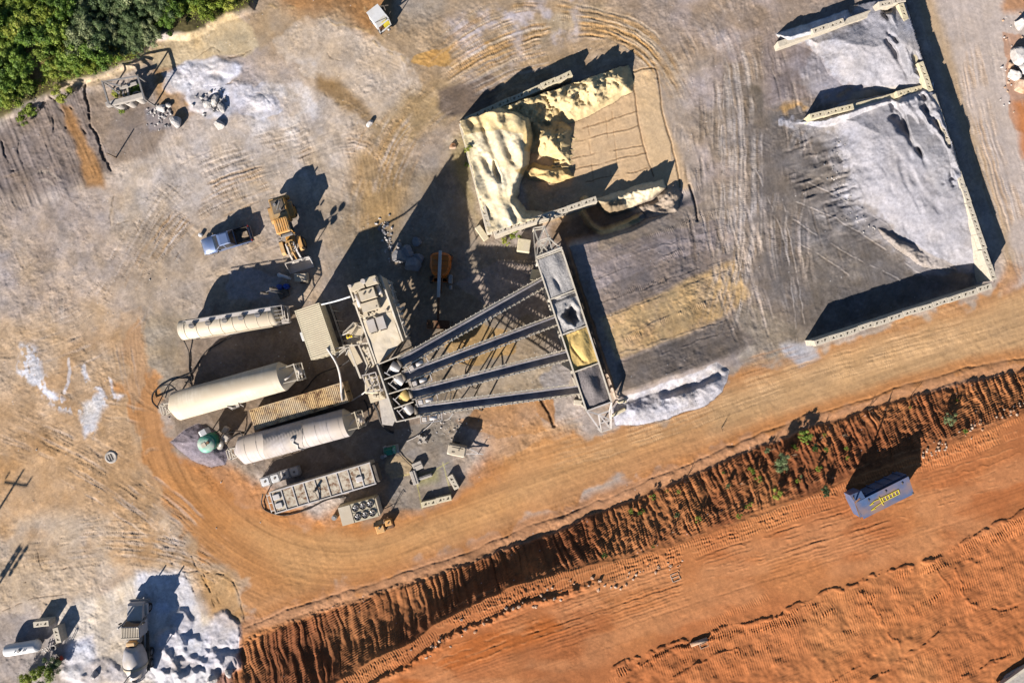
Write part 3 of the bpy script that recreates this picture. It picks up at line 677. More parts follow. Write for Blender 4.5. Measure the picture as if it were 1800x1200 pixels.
# 1: sand pile in the concrete bay; it stands against the walls up to their tops
BAY = [(808, 213), (1120, 108), (1190, 330), (1050, 350), (857, 411)]
pile(1, [(770, 180), (830, 180), (905, 186), (936, 205), (940, 250), (930, 292), (912, 325), (908, 350), (925, 372), (960, 374), (1010, 358), (1020, 380), (940, 440), (840, 450)], 2.4, 13, 5, .5, dune, SAND, BAY)
sl, m = mask([(835, 225), (905, 200), (938, 330), (900, 372), (860, 385)], 14, 8); hw = vn((PX[sl] * ca + PY[sl] * sa) / 60 + .5 * wx[sl], (-PX[sl] * sa + PY[sl] * ca) / 17 + .5 * WX[sl], 107)
PH[sl] -= np.where(PID[sl] == 1, .75 * m * sst(.58, .85, hw) * (PH[sl] > 1), 0)
sl = _sl(800, 960, 170, 430, 5); wd = (PX[sl] - 810 - (PY[sl] - 214) * .245) * .97
PH[sl] += np.where((PID[sl] == 1) & (PH[sl] > .4), (.05 + 1.15 * sst(-10, 105, wd)) * np.clip(PH[sl] / 2.3, 0, 1) * sst(440, 330, PY[sl] - .2 * PX[sl] + 190), 0)
terr = np.floor((rub + .8) * 3.2 + N10 * .35) / 3.2 - .8
pile(1, [(790, 150), (905, 110), (1010, 86), (1096, 96), (1116, 140), (1112, 160), (1060, 192), (1020, 208), (990, 222), (985, 240), (930, 240), (880, 226), (820, 240)], 2.3, 50, 10, .9, rub + .7 * terr, (224, 200, 150), BAY)
pile(1, [(915, 200), (985, 200), (1010, 225), (1004, 262), (1006, 290), (960, 280), (925, 268)], 1.9, 36, 12, 1.0, rub + .8 * terr, (224, 198, 146))
for k in range(9): pile(1, [(985, 210 + k * 10), (1012 + random.uniform(-6, 8), 213 + k * 10), (985, 218 + k * 10)], .5, 6, 2, .2, rub, (224, 198, 146))
pile(1, [(905, 300), (940, 288), (1000, 298), (1010, 310), (985, 322), (930, 318)], .6, 9, 6, .6, rub + .6 * rub2, (218, 188, 132))
pile(1, [(1045, 352), (1075, 340), (1120, 325), (1165, 316), (1172, 330), (1150, 350), (1110, 368), (1070, 376), (1055, 366)], 1.5, 12, 5, .8, rub + .5 * rub2, SAND)
for k in range(10):   # scalloped bucket bites along the floor edge
    x, y = 985 + random.uniform(-4, 12), 225 + k * 8.5
    pile(1, [(x - 16, y - 3), (x + 4, y - 1), (x - 16, y + 4)], .5, 5, 2, 0, None, (222, 192, 134))
# 2: small rim of sand round the pit
for pts, hh in (([(1028, 352), (1022, 366), (1032, 386), (1048, 402), (1066, 404), (1090, 396), (1116, 386), (1130, 376)], .9),):
    sl = _sl(*bbx(pts), 14); d, al, sd_ = pdist(curve(pts), PX[sl] + 2 * wx[sl], PY[sl] + 2 * wy[sl])
    h2 = hh * (1 - np.clip(d / 8, 0, 1)) ; up = h2 > PH[sl]; PH[sl] = np.maximum(PH[sl], h2); PID[sl] = np.where(up & (h2 > .02), 2, PID[sl])
    m = sst(9, 4, d)[..., None]; C[sl] = C[sl] * (1 - m) + m * (lin((226, 200, 146)) / KA)
pile(3, [(1115, 362), (1150, 345), (1185, 318), (1198, 340), (1190, 372), (1150, 382), (1125, 384)], 1.0, 12, 5, .9, rub, (176, 158, 138))
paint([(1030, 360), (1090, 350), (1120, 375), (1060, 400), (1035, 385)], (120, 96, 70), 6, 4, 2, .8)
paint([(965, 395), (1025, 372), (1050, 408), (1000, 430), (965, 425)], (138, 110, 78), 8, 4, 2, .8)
# 4, 5: pale grey gravel in the two eastern bays
paint([(1430, 80), (1520, 60), (1600, 150), (1440, 185), (1400, 150)], (168, 162, 164), 25, 14, 5, .8, .5)
paint([(1380, 215), (1520, 180), (1640, 240), (1740, 470), (1620, 480), (1500, 400), (1470, 330), (1450, 260)], (160, 155, 155), 28, 16, 6, .85, .6)
sl, m = mask([(1375, 228), (1480, 245), (1520, 350), (1560, 425), (1460, 410), (1390, 320)], 14, 8)
fg = vn((PX[sl] * .94 - PY[sl] * .34) / 26, (PX[sl] * .34 + PY[sl] * .94) / 5 + 1.2 * wx[sl], 108) * 2 - 1
Z[sl] += m * .14 * fg; C[sl] *= (1 + .3 * m * fg)[..., None]
streak([(1370, 85), (1500, 100), (1490, 170), (1350, 190)], -20, .3, 60, 5, 14, 109, .03)
GREY = (174, 171, 175)
BAYN = [(1360, 40), (1583, -8), (1592, 8), (1640, 160), (1620, 158), (1424, 206), (1340, 190)]
BAYS = [(1350, 205), (1628, 152), (1645, 166), (1750, 488), (1744, 500), (1430, 600), (1350, 400)]
big = fbm(PX, PY, 70, 3, 105)
pile(4, [(1372, 66), (1430, 50), (1490, 18), (1548, -60), (1760, -60), (1780, 260), (1590, 200), (1540, 164), (1500, 160), (1446, 125), (1436, 98), (1412, 84), (1385, 80)], 2.5, 105, 12, .3, big, GREY, BAYN, True)
pile(4, [(1366, 62), (1420, 40), (1490, 18), (1500, 36), (1430, 66), (1385, 80)], 1.75, 13, 4, .4, rub, (206, 206, 210))
pile(4, [(1540, 18), (1590, 8), (1630, 150), (1596, 140), (1580, 90), (1560, 50)], 2.7, 16, 6, 1.2, dune, (166, 164, 168), BAYN)
pile(5, [(1365, 210), (1430, 196), (1500, 165), (1560, 100), (1760, 60), (1900, 220), (1950, 520), (1800, 540), (1742, 500), (1690, 478), (1640, 470), (1600, 440), (1560, 400), (1510, 370), (1482, 345), (1482, 290), (1464, 245), (1430, 226), (1370, 226)], 2.6, 150, 14, .3, big, GREY, BAYS, True)
pile(5, [(1545, 170), (1660, 130), (1720, 300), (1730, 360), (1690, 352), (1660, 320), (1640, 270), (1600, 232), (1575, 200)], 2.75, 26, 6, 1.3, dune, (166, 164, 168), BAYS)
pile(5, [(1590, 225), (1625, 235), (1650, 300), (1668, 345), (1640, 330), (1615, 280)], 2.3, 14, 5, .7, dune, (166, 164, 168), BAYS)
paint([(1500, 160), (1600, 150), (1625, 165), (1560, 172), (1480, 190)], (206, 190, 160), 4, 4, 2, .5)
blot([(1350, 190), (1440, 175), (1500, 150), (1420, 210), (1350, 215)], (206, 164, 104), 0.0, .2, N25, .8, 8)
pile(5, [(1400, 216), (1440, 202), (1640, 146), (1640, 165), (1560, 192), (1450, 224)], 1.75, 12, 4, .3, rub, (196, 193, 196))
paint([(1080, 712), (1100, 690), (1180, 662), (1290, 622), (1300, 640), (1262, 655), (1160, 688), (1095, 722)], (150, 140, 138), 7, 4, 3, .85)
hol = sst(.0, .55, dune + .3 * N25)
for poly, kk in (([(1535, 168), (1640, 158), (1722, 350), (1690, 356), (1640, 310), (1598, 240), (1555, 205)], .62), ([(1530, 18), (1590, 8), (1634, 146), (1604, 140), (1575, 96), (1545, 50)], .6), ([(1500, 330), (1600, 250), (1700, 360), (1740, 470), (1600, 440)], .10)):
    sl, m = mask(poly, 9, 8); PH[sl] *= 1 - kk * m * hol[sl]
pile(5, [(1540, 400), (1600, 425), (1680, 465), (1685, 476), (1620, 466), (1550, 420)], .5, 8, 6, .6, rub, (160, 148, 136), blend=.7)
# 6: white gravel heap south of the ramp
pile(6, [(1085, 750), (1076, 718), (1108, 694), (1160, 674), (1215, 654), (1258, 638), (1280, 650), (1268, 690), (1238, 714), (1180, 732), (1130, 746)], .85, 26, 6, .4, rub, (196, 193, 198))
sl, m = mask([(1160, 686), (1262, 650), (1270, 662), (1215, 682), (1165, 696)], 5, 4); PH[sl] *= 1 - .75 * m
blot([(1080, 750), (1110, 700), (1260, 646), (1276, 655), (1235, 712), (1130, 742)], (170, 162, 158), .1, .25, N25, .7, 6)
# 7: dark gravel fan by the teal hopper
pile(7, [(300, 775), (325, 755), (350, 745), (385, 765), (402, 790), (395, 815), (370, 822), (335, 806)], .7, 26, 3, .15, rub, (150, 138, 142))
streak([(300, 775), (330, 750), (400, 790), (380, 822)], 24, .35, 60, 2.2, 6, 110, .03)
# 8: dark gravel spilt under the plant
paint([(735, 755), (800, 730), (835, 755), (830, 785), (770, 790)], (140, 132, 122), 10, 8, 4, .8)
# 9: washed-out concrete: overlapping pancakes that set where they were tipped
def lobe(x, y, rx, ry, h, c=None, a=.8):
    pts = [(x + rx * math.cos(t * math.pi / 6) * random.uniform(.8, 1.15), y + ry * math.sin(t * math.pi / 6) * random.uniform(.8, 1.15)) for t in range(12)]
    sl, m = mask(pts, 6.0, 9, 3); Z[sl] += (1.5 if x > 270 and y > 1000 else .9) * h * np.clip(m, 0, 1) * (1 + .25 * N10[sl])
    if c: q = (m * a)[..., None]; C[sl] = C[sl] * (1 - q) + q * (lin(c) / KA)
for x, y, rx, ry, h in ((392, 1112, 36, 30, .14), (318, 1092, 22, 26, .2), (300, 1130, 26, 28, .25), (335, 1135, 26, 22, .2), (288, 1165, 22, 24, .25), (330, 1172, 30, 20, .25), (372, 1160, 24, 20, .3), (405, 1165, 22, 22, .3), (350, 1192, 40, 16, .3), (300, 1195, 24, 16, .25),
                        (140, 1150, 24, 20, .12), (175, 1172, 28, 16, .18), (130, 1188, 22, 14, .2), (205, 1185, 22, 14, .18), (165, 1195, 30, 10, .2)):
    lobe(x, y, rx, ry, h, random.choice([(224, 220, 222), (214, 208, 210), (230, 228, 230), (206, 196, 192)]), .7)
for x, y, rx, ry, h in ((312, 150, 26, 18, .15), (345, 128, 24, 16, .15), (398, 122, 30, 15, .18), (425, 160, 24, 16, .15), (372, 152, 24, 14, .18), (462, 182, 22, 12, .12), (440, 178, 26, 10, .12), (355, 182, 22, 16, .2), (390, 196, 16, 10, .15)):
    lobe(x, y, rx, ry, h, random.choice([(228, 226, 232), (222, 218, 222), (232, 230, 234)]), .6)

# concrete slabs round the plant
slab = [(690, 800), (730, 788), (790, 775), (800, 830), (790, 870), (740, 895), (690, 895), (680, 870)]
paint(slab, (150, 140, 130), 5, 3, 1, .9)
paint([(678, 802), (708, 800), (726, 812), (718, 835), (688, 842), (676, 825)], (196, 172, 136), 3, 3, 1, .9)
for pa, pb in (((732, 845), (742, 893)), ((732, 845), (788, 812)), ((778, 812), (793, 868)), ((700, 838), (735, 828))): line([pa, pb], 1.2, (206, 196, 120) , .7, 0, .5)
paint([(728, 838), (770, 825), (772, 845), (735, 855)], (150, 150, 84), 8, 5, 3, .5)
paint([(845, 400), (830, 280), (838, 240), (815, 235), (790, 250), (800, 300)], (160, 140, 62), 14, 10, 4, .45)
# ---- micro relief
rel = fbm(PX, PY, 7, 4, 140, .65); rel2 = fbm(PX, PY, 16, 5, 141, .6); rv = sst(-.35, .35, N60 + .6 * N25)
soft = np.ones_like(Z)
for poly in ([(905, 300), (985, 210), (1100, 120), (1170, 150), (1215, 330), (1080, 360)], east, road):
    sl, m = mask(poly, 20, 6); soft[sl] = np.minimum(soft[sl], 1 - .55 * m)
soft = np.where((T > .97) & (PX > 380), soft * .45, soft); soft = np.where((T > .02) & (T <= .97) & (PX > 380) & (PX < 1000), soft * .4, soft)
Z += soft * (rel * .05 * (.35 + rv) + rel2 * .05 * (.3 + rv))
# ---- fine mottling of every soil: stains with sharp edges, hue shifts, scuffs, stones
hue = fbm(PX, PY, 34, 5, 121, .6); m1 = fbm(PX + 5 * wx, PY + 5 * wy, 18, 5, 122, .65); m2 = fbm(PX, PY, 45, 6, 123, .6)
flat = (1 - sl_in * .6)
calm = np.ones_like(Z); 
for poly in ([(905, 300), (985, 210), (1100, 120), (1170, 150), (1215, 330), (1080, 360)], [(1500, -50), (1640, 160), (1750, 490), (1640, 470), (1500, 340), (1480, 60)], east): 
    sl, m = mask(poly, 20, 6); calm[sl] = np.minimum(calm[sl], 1 - .6 * m)
sl, m = mask(road, 16, 10); calm[sl] = np.minimum(calm[sl], 1 - .62 * m)
calm = np.where((T >= .98) & (PX > 380), np.minimum(calm, .5), calm); calm = np.where(sl_in > .5, .8, calm)
m3 = fbm(PX, PY, 4.2, 3, 126, .8); C *= (1 + calm * (.20 * m1 + .10 * m2 + .18 * m3))[..., None]
hs = (1.0 * hue * calm * np.where(PY > YF - 30, .4, 1))[..., None]
C *= np.concatenate([1 + .09 * hs, 1 + .0 * hs, 1 - .17 * hs], -1)
crisp = sst(.14, .2, fbm(PX + 8 * wx, PY + 8 * wy, 30, 6, 124, .62)); C *= (1 - .15 * crisp * calm)[..., None]
crisp = sst(.16, .2, fbm(PX + 8 * wx, PY + 8 * wy, 24, 6, 125, .62)); C *= (1 + .16 * crisp * calm)[..., None]
for k, an in enumerate((25, 72, -22, -58)):
    ca, sa = math.cos(R(an)), math.sin(R(an)); u = PX * ca + PY * sa; v = -PX * sa + PY * ca
    sc = (vn(u / 26, v / 2.6, 130 + k) - .5) * sst(.55, .75, vn(PX / 70, PY / 70, 135 + k)) * calm * flat
    C *= (1 + .13 * sc)[..., None]; Z += .02 * sc
spk = _rng.rand(NY, NX).astype(np.float32)
big = (spk > .9996) & (calm > .7); C[big] = C[big] * .4 + .25; Z += .06 * big
C *= (1 + .10 * (_rng.rand(NY, NX).astype(np.float32) - .5) * 2 * (.5 + .5 * calm) + 0.10 * N4)[..., None]
C[:] = np.clip(C, .01, .85)

# ------------------------------------------------------------------ build the sheets
def world(zz):
    k = (H - zz) / H / S
    return np.stack([(PX - 900) * k, (600 - PY) * k, zz], -1).reshape(-1, 3).astype(np.float32)
ZT = Z + PH
ZG = Z - np.clip(PH, 0, .25)
from_top = lambda px, py: float(ZT[min(NY - 1, np.searchsorted(YS, py)), min(NX - 1, np.searchsorted(XS, px))])
def ground_at(px, py): return from_top(px, py)

def soil(name, rough=.93, bs=9.0, amt=.16, bump=.35, dist=.06):
    m = bpy.data.materials.new(name); m.use_nodes = True; nt = m.node_tree; N = nt.nodes; L = nt.links; b = N['Principled BSDF']
    at = N.new('ShaderNodeAttribute'); at.attribute_name = 'soil_colour'
    g = N.new('ShaderNodeNewGeometry')
    n1 = N.new('ShaderNodeTexNoise'); n1.inputs['Scale'].default_value = bs; n1.inputs['Detail'].default_value = 6; n1.inputs['Roughness'].default_value = .7
    n2 = N.new('ShaderNodeTexNoise'); n2.inputs['Scale'].default_value = bs * .22; n2.inputs['Detail'].default_value = 7; n2.inputs['Roughness'].default_value = .65
    L.new(g.outputs['Position'], n1.inputs['Vector']); L.new(g.outputs['Position'], n2.inputs['Vector'])
    mr = N.new('ShaderNodeMapRange'); mr.inputs[1].default_value = .25; mr.inputs[2].default_value = .75; mr.inputs[3].default_value = 1 - amt; mr.inputs[4].default_value = 1 + amt
    ad = N.new('ShaderNodeMath'); ad.operation = 'ADD'; L.new(n1.outputs['Fac'], ad.inputs[0]); L.new(n2.outputs['Fac'], ad.inputs[1])
    hf = N.new('ShaderNodeMath'); hf.operation = 'MULTIPLY'; hf.inputs[1].default_value = .5; L.new(ad.outputs[0], hf.inputs[0]); L.new(hf.outputs[0], mr.inputs[0])
    mx = N.new('ShaderNodeMix'); mx.data_type = 'RGBA'; mx.blend_type = 'MULTIPLY'; mx.inputs[0].default_value = 1
    L.new(at.outputs['Color'], mx.inputs[6]); L.new(mr.outputs[0], mx.inputs[7]); L.new(mx.outputs[2], b.inputs['Base Color'])
    b.inputs['Roughness'].default_value = rough; b.inputs['Specular IOR Level'].default_value = .15
    bp = N.new('ShaderNodeBump'); bp.inputs['Strength'].default_value = bump; bp.inputs['Distance'].default_value = dist
    L.new(hf.outputs[0], bp.inputs['Height']); L.new(bp.outputs[0], b.inputs['Normal'])
    return m
M_SOIL = soil('packed_earth'); M_SAND = soil('loose_sand', .95, 14, .10, .25, .04); M_GRAV = soil('loose_gravel', .95, 13, .36, .9, .08)

def sheet(name, zz, fm, material):
    """the grid faces selected by fm as one mesh"""
    ii, jj = np.nonzero(fm); a = ii * NX + jj
    q = np.stack([a + NX, a + NX + 1, a + 1, a], -1).astype(np.int64)
    used, inv = np.unique(q, return_inverse=True); inv = inv.reshape(-1)
    V = world(zz)[used]; nf = len(a)
    me = bpy.data.meshes.new(name); me.vertices.add(len(used)); me.vertices.foreach_set('co', V.ravel())
    me.loops.add(nf * 4); me.loops.foreach_set('vertex_index', inv.astype(np.int32))
    me.polygons.add(nf); me.polygons.foreach_set('loop_start', (np.arange(nf) * 4).astype(np.int32)); me.polygons.foreach_set('loop_total', np.full(nf, 4, np.int32))
    me.polygons.foreach_set('use_smooth', np.ones(nf, bool))
    me.update(calc_edges=True)
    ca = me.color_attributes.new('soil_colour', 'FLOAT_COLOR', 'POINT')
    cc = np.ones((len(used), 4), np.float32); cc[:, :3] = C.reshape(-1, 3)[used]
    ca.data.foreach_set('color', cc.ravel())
    me.materials.append(material)
    o = bpy.data.objects.new(name, me); COL.objects.link(o)
    return o
fc = lambda A: A[:-1, :-1]
reg = np.zeros((NY, NX), np.int8)                         # 0 ground 1 haul road 2 embankment 3 red earth 4 ramp
sl, m = mask(road, 1, 12, 4); reg[sl] = np.where(m > .5, 1, reg[sl])
sl, m = mask(east, 1, 8, 3); reg[sl] = np.where(m > .5, 1, reg[sl])
reg = np.where((T > 0.001) & (PX > 300), 2, reg); reg = np.where(T >= .999, 3, reg)
reg = np.where(HR > .12, 4, reg)
for k, nm in enumerate(('ground', 'haul_road', 'embankment', 'red_earth', 'loading_ramp')):
    tag(sheet(nm, ZG, fc(reg) == k, M_SOIL), kind='structure')
def grow(mk):
    o = mk.copy(); o[1:] |= mk[:-1]; o[:-1] |= mk[1:]; o[:, 1:] |= mk[:, :-1]; o[:, :-1] |= mk[:, 1:]; return o
for pid, nm, lab, cat, mt in (
    (1, 'sand_pile', 'heap of pale yellow sand dug into by a loader inside the middle concrete bay', 'sand pile', M_SAND),
    (2, 'sand_pile', 'thin curved rim of sand round the shaded pit beside the loading ramp', 'sand pile', M_SAND),
    (3, 'soil_pile', 'small lumpy mound of grey brown soil beyond the end of the sand ridge', 'soil pile', M_SAND),
    (4, 'gravel_pile', 'pale grey gravel heap in the smaller upper block bay at the far right', 'gravel pile', M_GRAV),
    (5, 'gravel_pile', 'large pale grey gravel heap spreading across the lower block bay', 'gravel pile', M_GRAV),
    (6, 'gravel_pile', 'low white gravel heap between the loading ramp and the orange haul road', 'gravel pile', M_GRAV),
    (7, 'gravel_pile', 'fan of dark grey gravel under the round teal hopper', 'gravel pile', M_GRAV)):
    tag(sheet(nm, ZT, fc(grow((PID == pid) & (PH > .012))), mt), lab, cat, 'loose heaps of sand and gravel')
# ================================================================== MATERIALS
CREAM = mat('dusty_cream_paint', (232, 220, 198), .6, 0, .7, (206, 190, 164), .16, 1.3, .1, rust=.06, streak=.55)
CREAM2 = mat('dusty_pale_steel', (220, 214, 210), .55, 0, .5, (204, 192, 176), .14, 1.5, .1)
DUSTY = mat('cement_dusted_steel', (212, 198, 176), .85, 0, .8, (222, 206, 176), .16, 3.0, .3)
DUST2 = mat('cement_crust', (214, 196, 164), .95, 0, .7, (222, 208, 184), .16, 2.2, .5)
STEEL = mat('pale_painted_steel', (232, 222, 204), .6, 0, .4, (220, 206, 180), .12, 4, .15)
DKST = mat('dark_steel', (92, 84, 76), .7, .2, .45, (150, 136, 116), .2, 4, .2)
GALV = mat('galvanised_steel', (176, 172, 168), .45, .4, .3, (190, 178, 160), .12, 4, .1)
RUBB = mat('black_rubber', (44, 42, 44), .85, 0, .3, (110, 100, 88), .2, 4, .2)
BELT = mat('belt_rubber', (138, 134, 140), .75, 0, .4, (176, 170, 168), .2, 2.5, .15)
CONC = mat('cast_concrete', (216, 204, 182), .9, 0, .45, (220, 208, 186), .16, 3.5, .4)
CONCY = mat('pale_cast_concrete', (226, 212, 176), .9, 0, .35, (222, 208, 180), .14, 3.5, .4)
CONCG = mat('grey_cast_concrete', (190, 182, 172), .9, 0, .4, (200, 190, 176), .16, 3.5, .4)
WHITE = mat('white_paint', (234, 234, 232), .45, 0, .2, (206, 196, 178), .05, 2, .05)
TANR = mat('tan_container_paint', (244, 206, 146), .7, 0, .35, (234, 212, 176), .14, 2.2, .2, rust=.8)
BEIGE = mat('beige_container_paint', (240, 226, 192), .65, 0, .5, (232, 216, 184), .1, 2.2, .15, rust=.12)
RUSTW = mat('rust_stained_roof', (216, 204, 180), .8, 0, .3, (220, 206, 182), .16, 2.6, .3, rust=.8)
CHIL = mat('cabinet_grey', (206, 196, 168), .55, 0, .3, (200, 186, 160), .06, 2, .08)
GLASS = mat('dark_glass', (34, 44, 56), .12, 0, .15, (120, 112, 100), .05, 2, 0, spec=.6)
BLUEP = mat('blue_metallic_paint', (120, 142, 184), .3, .25, .25, (176, 170, 164), .05, 2, .03, spec=.6)
BLUED = mat('dumpster_blue', (86, 108, 146), .5, 0, .4, (150, 124, 112), .12, 1.6, .08)
YELP = mat('machine_yellow', (208, 150, 66), .55, 0, .5, (196, 170, 128), .1, 3, .08)
YELT = mat('machine_tan_yellow', (236, 176, 100), .55, 0, .4, (214, 186, 140), .1, 3, .08)
LADY = mat('ladder_yellow', (236, 214, 70), .5, 0, .0, nz=.05)
HIVIS = mat('hivis_yellow', (255, 214, 10), .8, 0, 0, nz=.05, bump=.05)
ORAN = mat('lift_orange', (226, 122, 28), .42, 0, .15, (170, 130, 90), .1, 3, .06)
TEAL = mat('teal_paint', (92, 178, 150), .5, 0, .4, (214, 214, 200), .1, 3, .08)
TEALD = mat('deep_teal_paint', (40, 140, 112), .5, 0, .15, (160, 170, 150), .1, 3, .08)
BLUEB = mat('bright_blue_plastic', (30, 74, 170), .4, 0, .15, (120, 120, 120), .08, 3, .05)
REDP = mat('red_paint', (196, 60, 36), .5, 0, .2)
RUSTY = mat('rusted_iron', (120, 82, 56), .9, 0, .3, (150, 126, 96), .25, 5, .3)
GRAVP = mat('pale_gravel', (186, 182, 178), .95, 0, 0, nz=.28, scale=7, bump=.7)
GRAVD = mat('dark_gravel', (138, 130, 128), .95, 0, 0, nz=.32, scale=7, bump=.8)
SANDM = mat('bin_sand', (222, 190, 118), .95, 0, 0, nz=.14, scale=4, bump=.4)
ROCKM = mat('pale_rock', (216, 210, 204), .9, 0, .3, (210, 200, 184), .2, 2.5, .6)
ROCKO = mat('orange_stained_rock', (214, 186, 160), .9, 0, .4, (200, 140, 90), .22, 2.5, .6)
ROCKD = mat('grey_rubble', (150, 148, 150), .9, 0, .3, (170, 164, 156), .2, 2.5, .5)
WOOD = mat('weathered_timber', (150, 128, 104), .9, 0, .2, nz=.25, scale=5)
SKIN = mat('skin', (196, 140, 110), .6, 0, 0, nz=.03, bump=0)
DENIM = mat('dark_denim', (58, 62, 84), .9, 0, 0, nz=.1)
def G(px, py): return from_top(px, py)
def frame(A, B, h, z0=None):
    a = P(*A, h); b = P(*B, h); m = (a + b) / 2
    return (m.x, m.y, 0.0 if z0 is None else z0), math.atan2(b.y - a.y, b.x - a.x), (b - a).length
def wl(base):                      # offset for children given in world coordinates
    return (-base[0], -base[1], -base[2])

# ================================================================== CONCRETE BLOCKS AND WALLS
BL, BW, BH = 1.80, 0.66, 0.61
def block_mesh(name='block', L=BL, W=BW, Hh=BH):
    """lock block: chamfered body with two triangular sockets and a lifting pocket let into its top"""
    bm = bmesh.new(); x, y = L / 2, W / 2; c = .03
    def loop(pts, z): return [bm.verts.new((a, b, z)) for a, b in pts]
    lo = loop([(-x, -y), (x, -y), (x, y), (-x, y)], 0); mid = loop([(-x, -y), (x, -y), (x, y), (-x, y)], Hh - c)
    top = loop([(-x + c, -y + c), (x - c, -y + c), (x - c, y - c), (-x + c, y - c)], Hh)
    for a, b in ((lo, mid), (mid, top)):
        for i in range(4): bm.faces.new((a[i], a[(i + 1) % 4], b[(i + 1) % 4], b[i]))
    bm.faces.new(lo[::-1])
    edges = [bm.edges.get((top[i], top[(i + 1) % 4])) for i in range(4)]
    holes = []
    for sx in (-1, 1):
        q = sx * L * .25
        holes.append([(q - .17, -.14), (q + .17, -.14), (q + .17, .20)])
    holes.append([(-.06, -.08), (.06, -.08), (.06, .06), (-.06, .06)])
    for hpts in holes:
        r = loop(hpts, Hh); r2 = loop(hpts, Hh - .22)
        n = len(r)
        for i in range(n):
            edges.append(bm.edges.new((r[i], r[(i + 1) % n])))
            bm.faces.new((r[i], r[(i + 1) % n], r2[(i + 1) % n], r2[i]))
        bm.faces.new(r2)
    bmesh.ops.triangle_fill(bm, edges=edges, use_beauty=True)
    # triangle_fill also caps the sockets: drop caps lying over a socket
    for f in list(bm.faces):
        if all(abs(v.co.z - Hh) < 1e-5 for v in f.verts):
            m = f.calc_center_median()
            for hp in holes:
                ins = False; n = len(hp)
                for i in range(n):
                    (ax, ay), (bx, by) = hp[i], hp[(i + 1) % n]
                    if (ay > m.y) != (by > m.y) and m.x < (bx - ax) * (m.y - ay) / (by - ay) + ax: ins = not ins
                if ins: bm.faces.remove(f); break
    bmesh.ops.recalc_face_normals(bm, faces=bm.faces)
    me = bpy.data.meshes.new(name); bm.to_mesh(me); bm.free(); return me
ME_B = block_mesh(); ME_B.materials.append(CONC)
ME_BY = block_mesh(); ME_BY.materials.append(CONCY)
ME_BG = block_mesh(); ME_BG.materials.append(CONCG)
def block_at(px, py, ang, h=BH, z0=0.0, me=ME_B, label=None, group=None, tilt=0, name='concrete_block'):
    p = P(px, py, z0 + h); o = bpy.data.objects.new(name, me); COL.objects.link(o)
    o.location = (p.x, p.y, z0); o.rotation_euler = (tilt, 0, R(ang)); tag(o, label, 'concrete block', group); return o
def wall(A, B, courses, label, me=ME_B, z0=0.0, skip=(), step=(), inset=0.0):
    """stacked block wall; A, B = centre of its top face in the photograph. Top course block by block, lower courses as one part"""
    h = courses * BH + z0
    loc, ang, L = frame(A, B, h, z0); root = empty('block_wall', loc, ang, label, 'block wall', 'walls of stacked concrete lock blocks')
    n = max(1, round(L / BL)); l = L / n; rnd = random.Random(int(A[0] * 7 + A[1]))
    low = MB()
    for c in range(courses - 1):
        off_ = (c % 2) * l / 2
        for i in range(-1, n + 1):
            x0 = max(-L / 2, -L / 2 + i * l + off_) ; x1 = min(L / 2, -L / 2 + (i + 1) * l + off_)
            if x1 - x0 < .1: continue
            j = rnd.uniform(-.02, .02)
            low.box(((x0 + x1) / 2, j, c * BH + BH / 2 - .002), (x1 - x0 - .02, BW, BH - .012))
    low.build('lower_course', me.materials[0], root)
    for i in range(n):
        if i in skip: continue
        o = bpy.data.objects.new('block', me); COL.objects.link(o); o.parent = root
        o.location = (-L / 2 + (i + .5) * l, rnd.uniform(-.05, .05), (courses - 1) * BH - (BH * (1 if i in step else 0)))
        if i in step: o.location.z += .002; o.location.y += .004
        o.rotation_euler = (rnd.uniform(-.012, .012), 0, rnd.uniform(-.03, .03) + (math.pi if rnd.random() < .5 else 0)); o.scale = ((l - .015) / BL, 1, 1)
    return root
wall((812, 216), (860, 408), 4, 'west wall of the yellow sand bay, its block tops half buried by sand', ME_B)
wall((868, 410), (1049, 349), 4, 'south wall of the yellow sand bay, stepping off behind the bins', ME_B)
wall((818, 211), (1005, 128), 3, 'north wall of the yellow sand bay, mostly buried under rubbly sand', ME_BY)
wall((1372, 74), (1540, 17), 3, 'upper wall of the smaller gravel bay, white with gravel spilled on it', ME_B, .0, (0, 4), (1, 5, 6))
wall((1545, 8), (1592, -2), 4, 'short return wall at the very top of the gravel bays', ME_B, .0)
wall((1583, 6), (1636, 160), 4, 'pale tan wall down the right side of the smaller gravel bay', ME_BY, .0, (), (3,))
wall((1640, 166), (1748, 492), 4, 'long wall down the right side of the larger gravel bay above the pale road', ME_B)
wall((1424, 206), (1628, 152), 3, 'dividing wall between the two gravel bays', ME_BY, .0, (3,), (4, 5))
wall((1432, 603), (1744, 502), 4, 'long lower wall of the gravel bays beside the orange haul road', ME_B)
# loose blocks
A1 = 17
block_at(754, 884, 13, me=ME_BY, label='left block of the yellowish pair on the concrete slab edge')
block_at(780, 877, 13, me=ME_BY, label='right block of the yellowish pair on the concrete slab edge')
block_at(797, 847, -62, me=ME_B, label='small tan block standing apart by the slab corner and its own round shadow')
block_at(72, 1096, 6, 1.22, me=ME_B, z0=0.0, label='tan block lying level in the shade above the white gas tank').location.z = .61
MBx = MB(); MBx.box((0, 0, .305), (BL, BW, .60)); o_ = MBx.build('concrete_block', CONC, None, P(72, 1096, 1.22).xy.to_3d(), R(6)); tag(o_, 'lower block under the level tan block by the white gas tank', 'concrete block')
block_at(100, 1116, -76, 1.22, me=ME_B, label='tan block turned on end beside the white gas tank').location.z = .61
MBx = MB(); MBx.box((0, 0, .305), (BL, BW, .60)); o_ = MBx.build('concrete_block', CONC, None, P(100, 1116, 1.22).xy.to_3d(), R(-76)); tag(o_, 'lower block under the turned tan block by the white gas tank', 'concrete block')
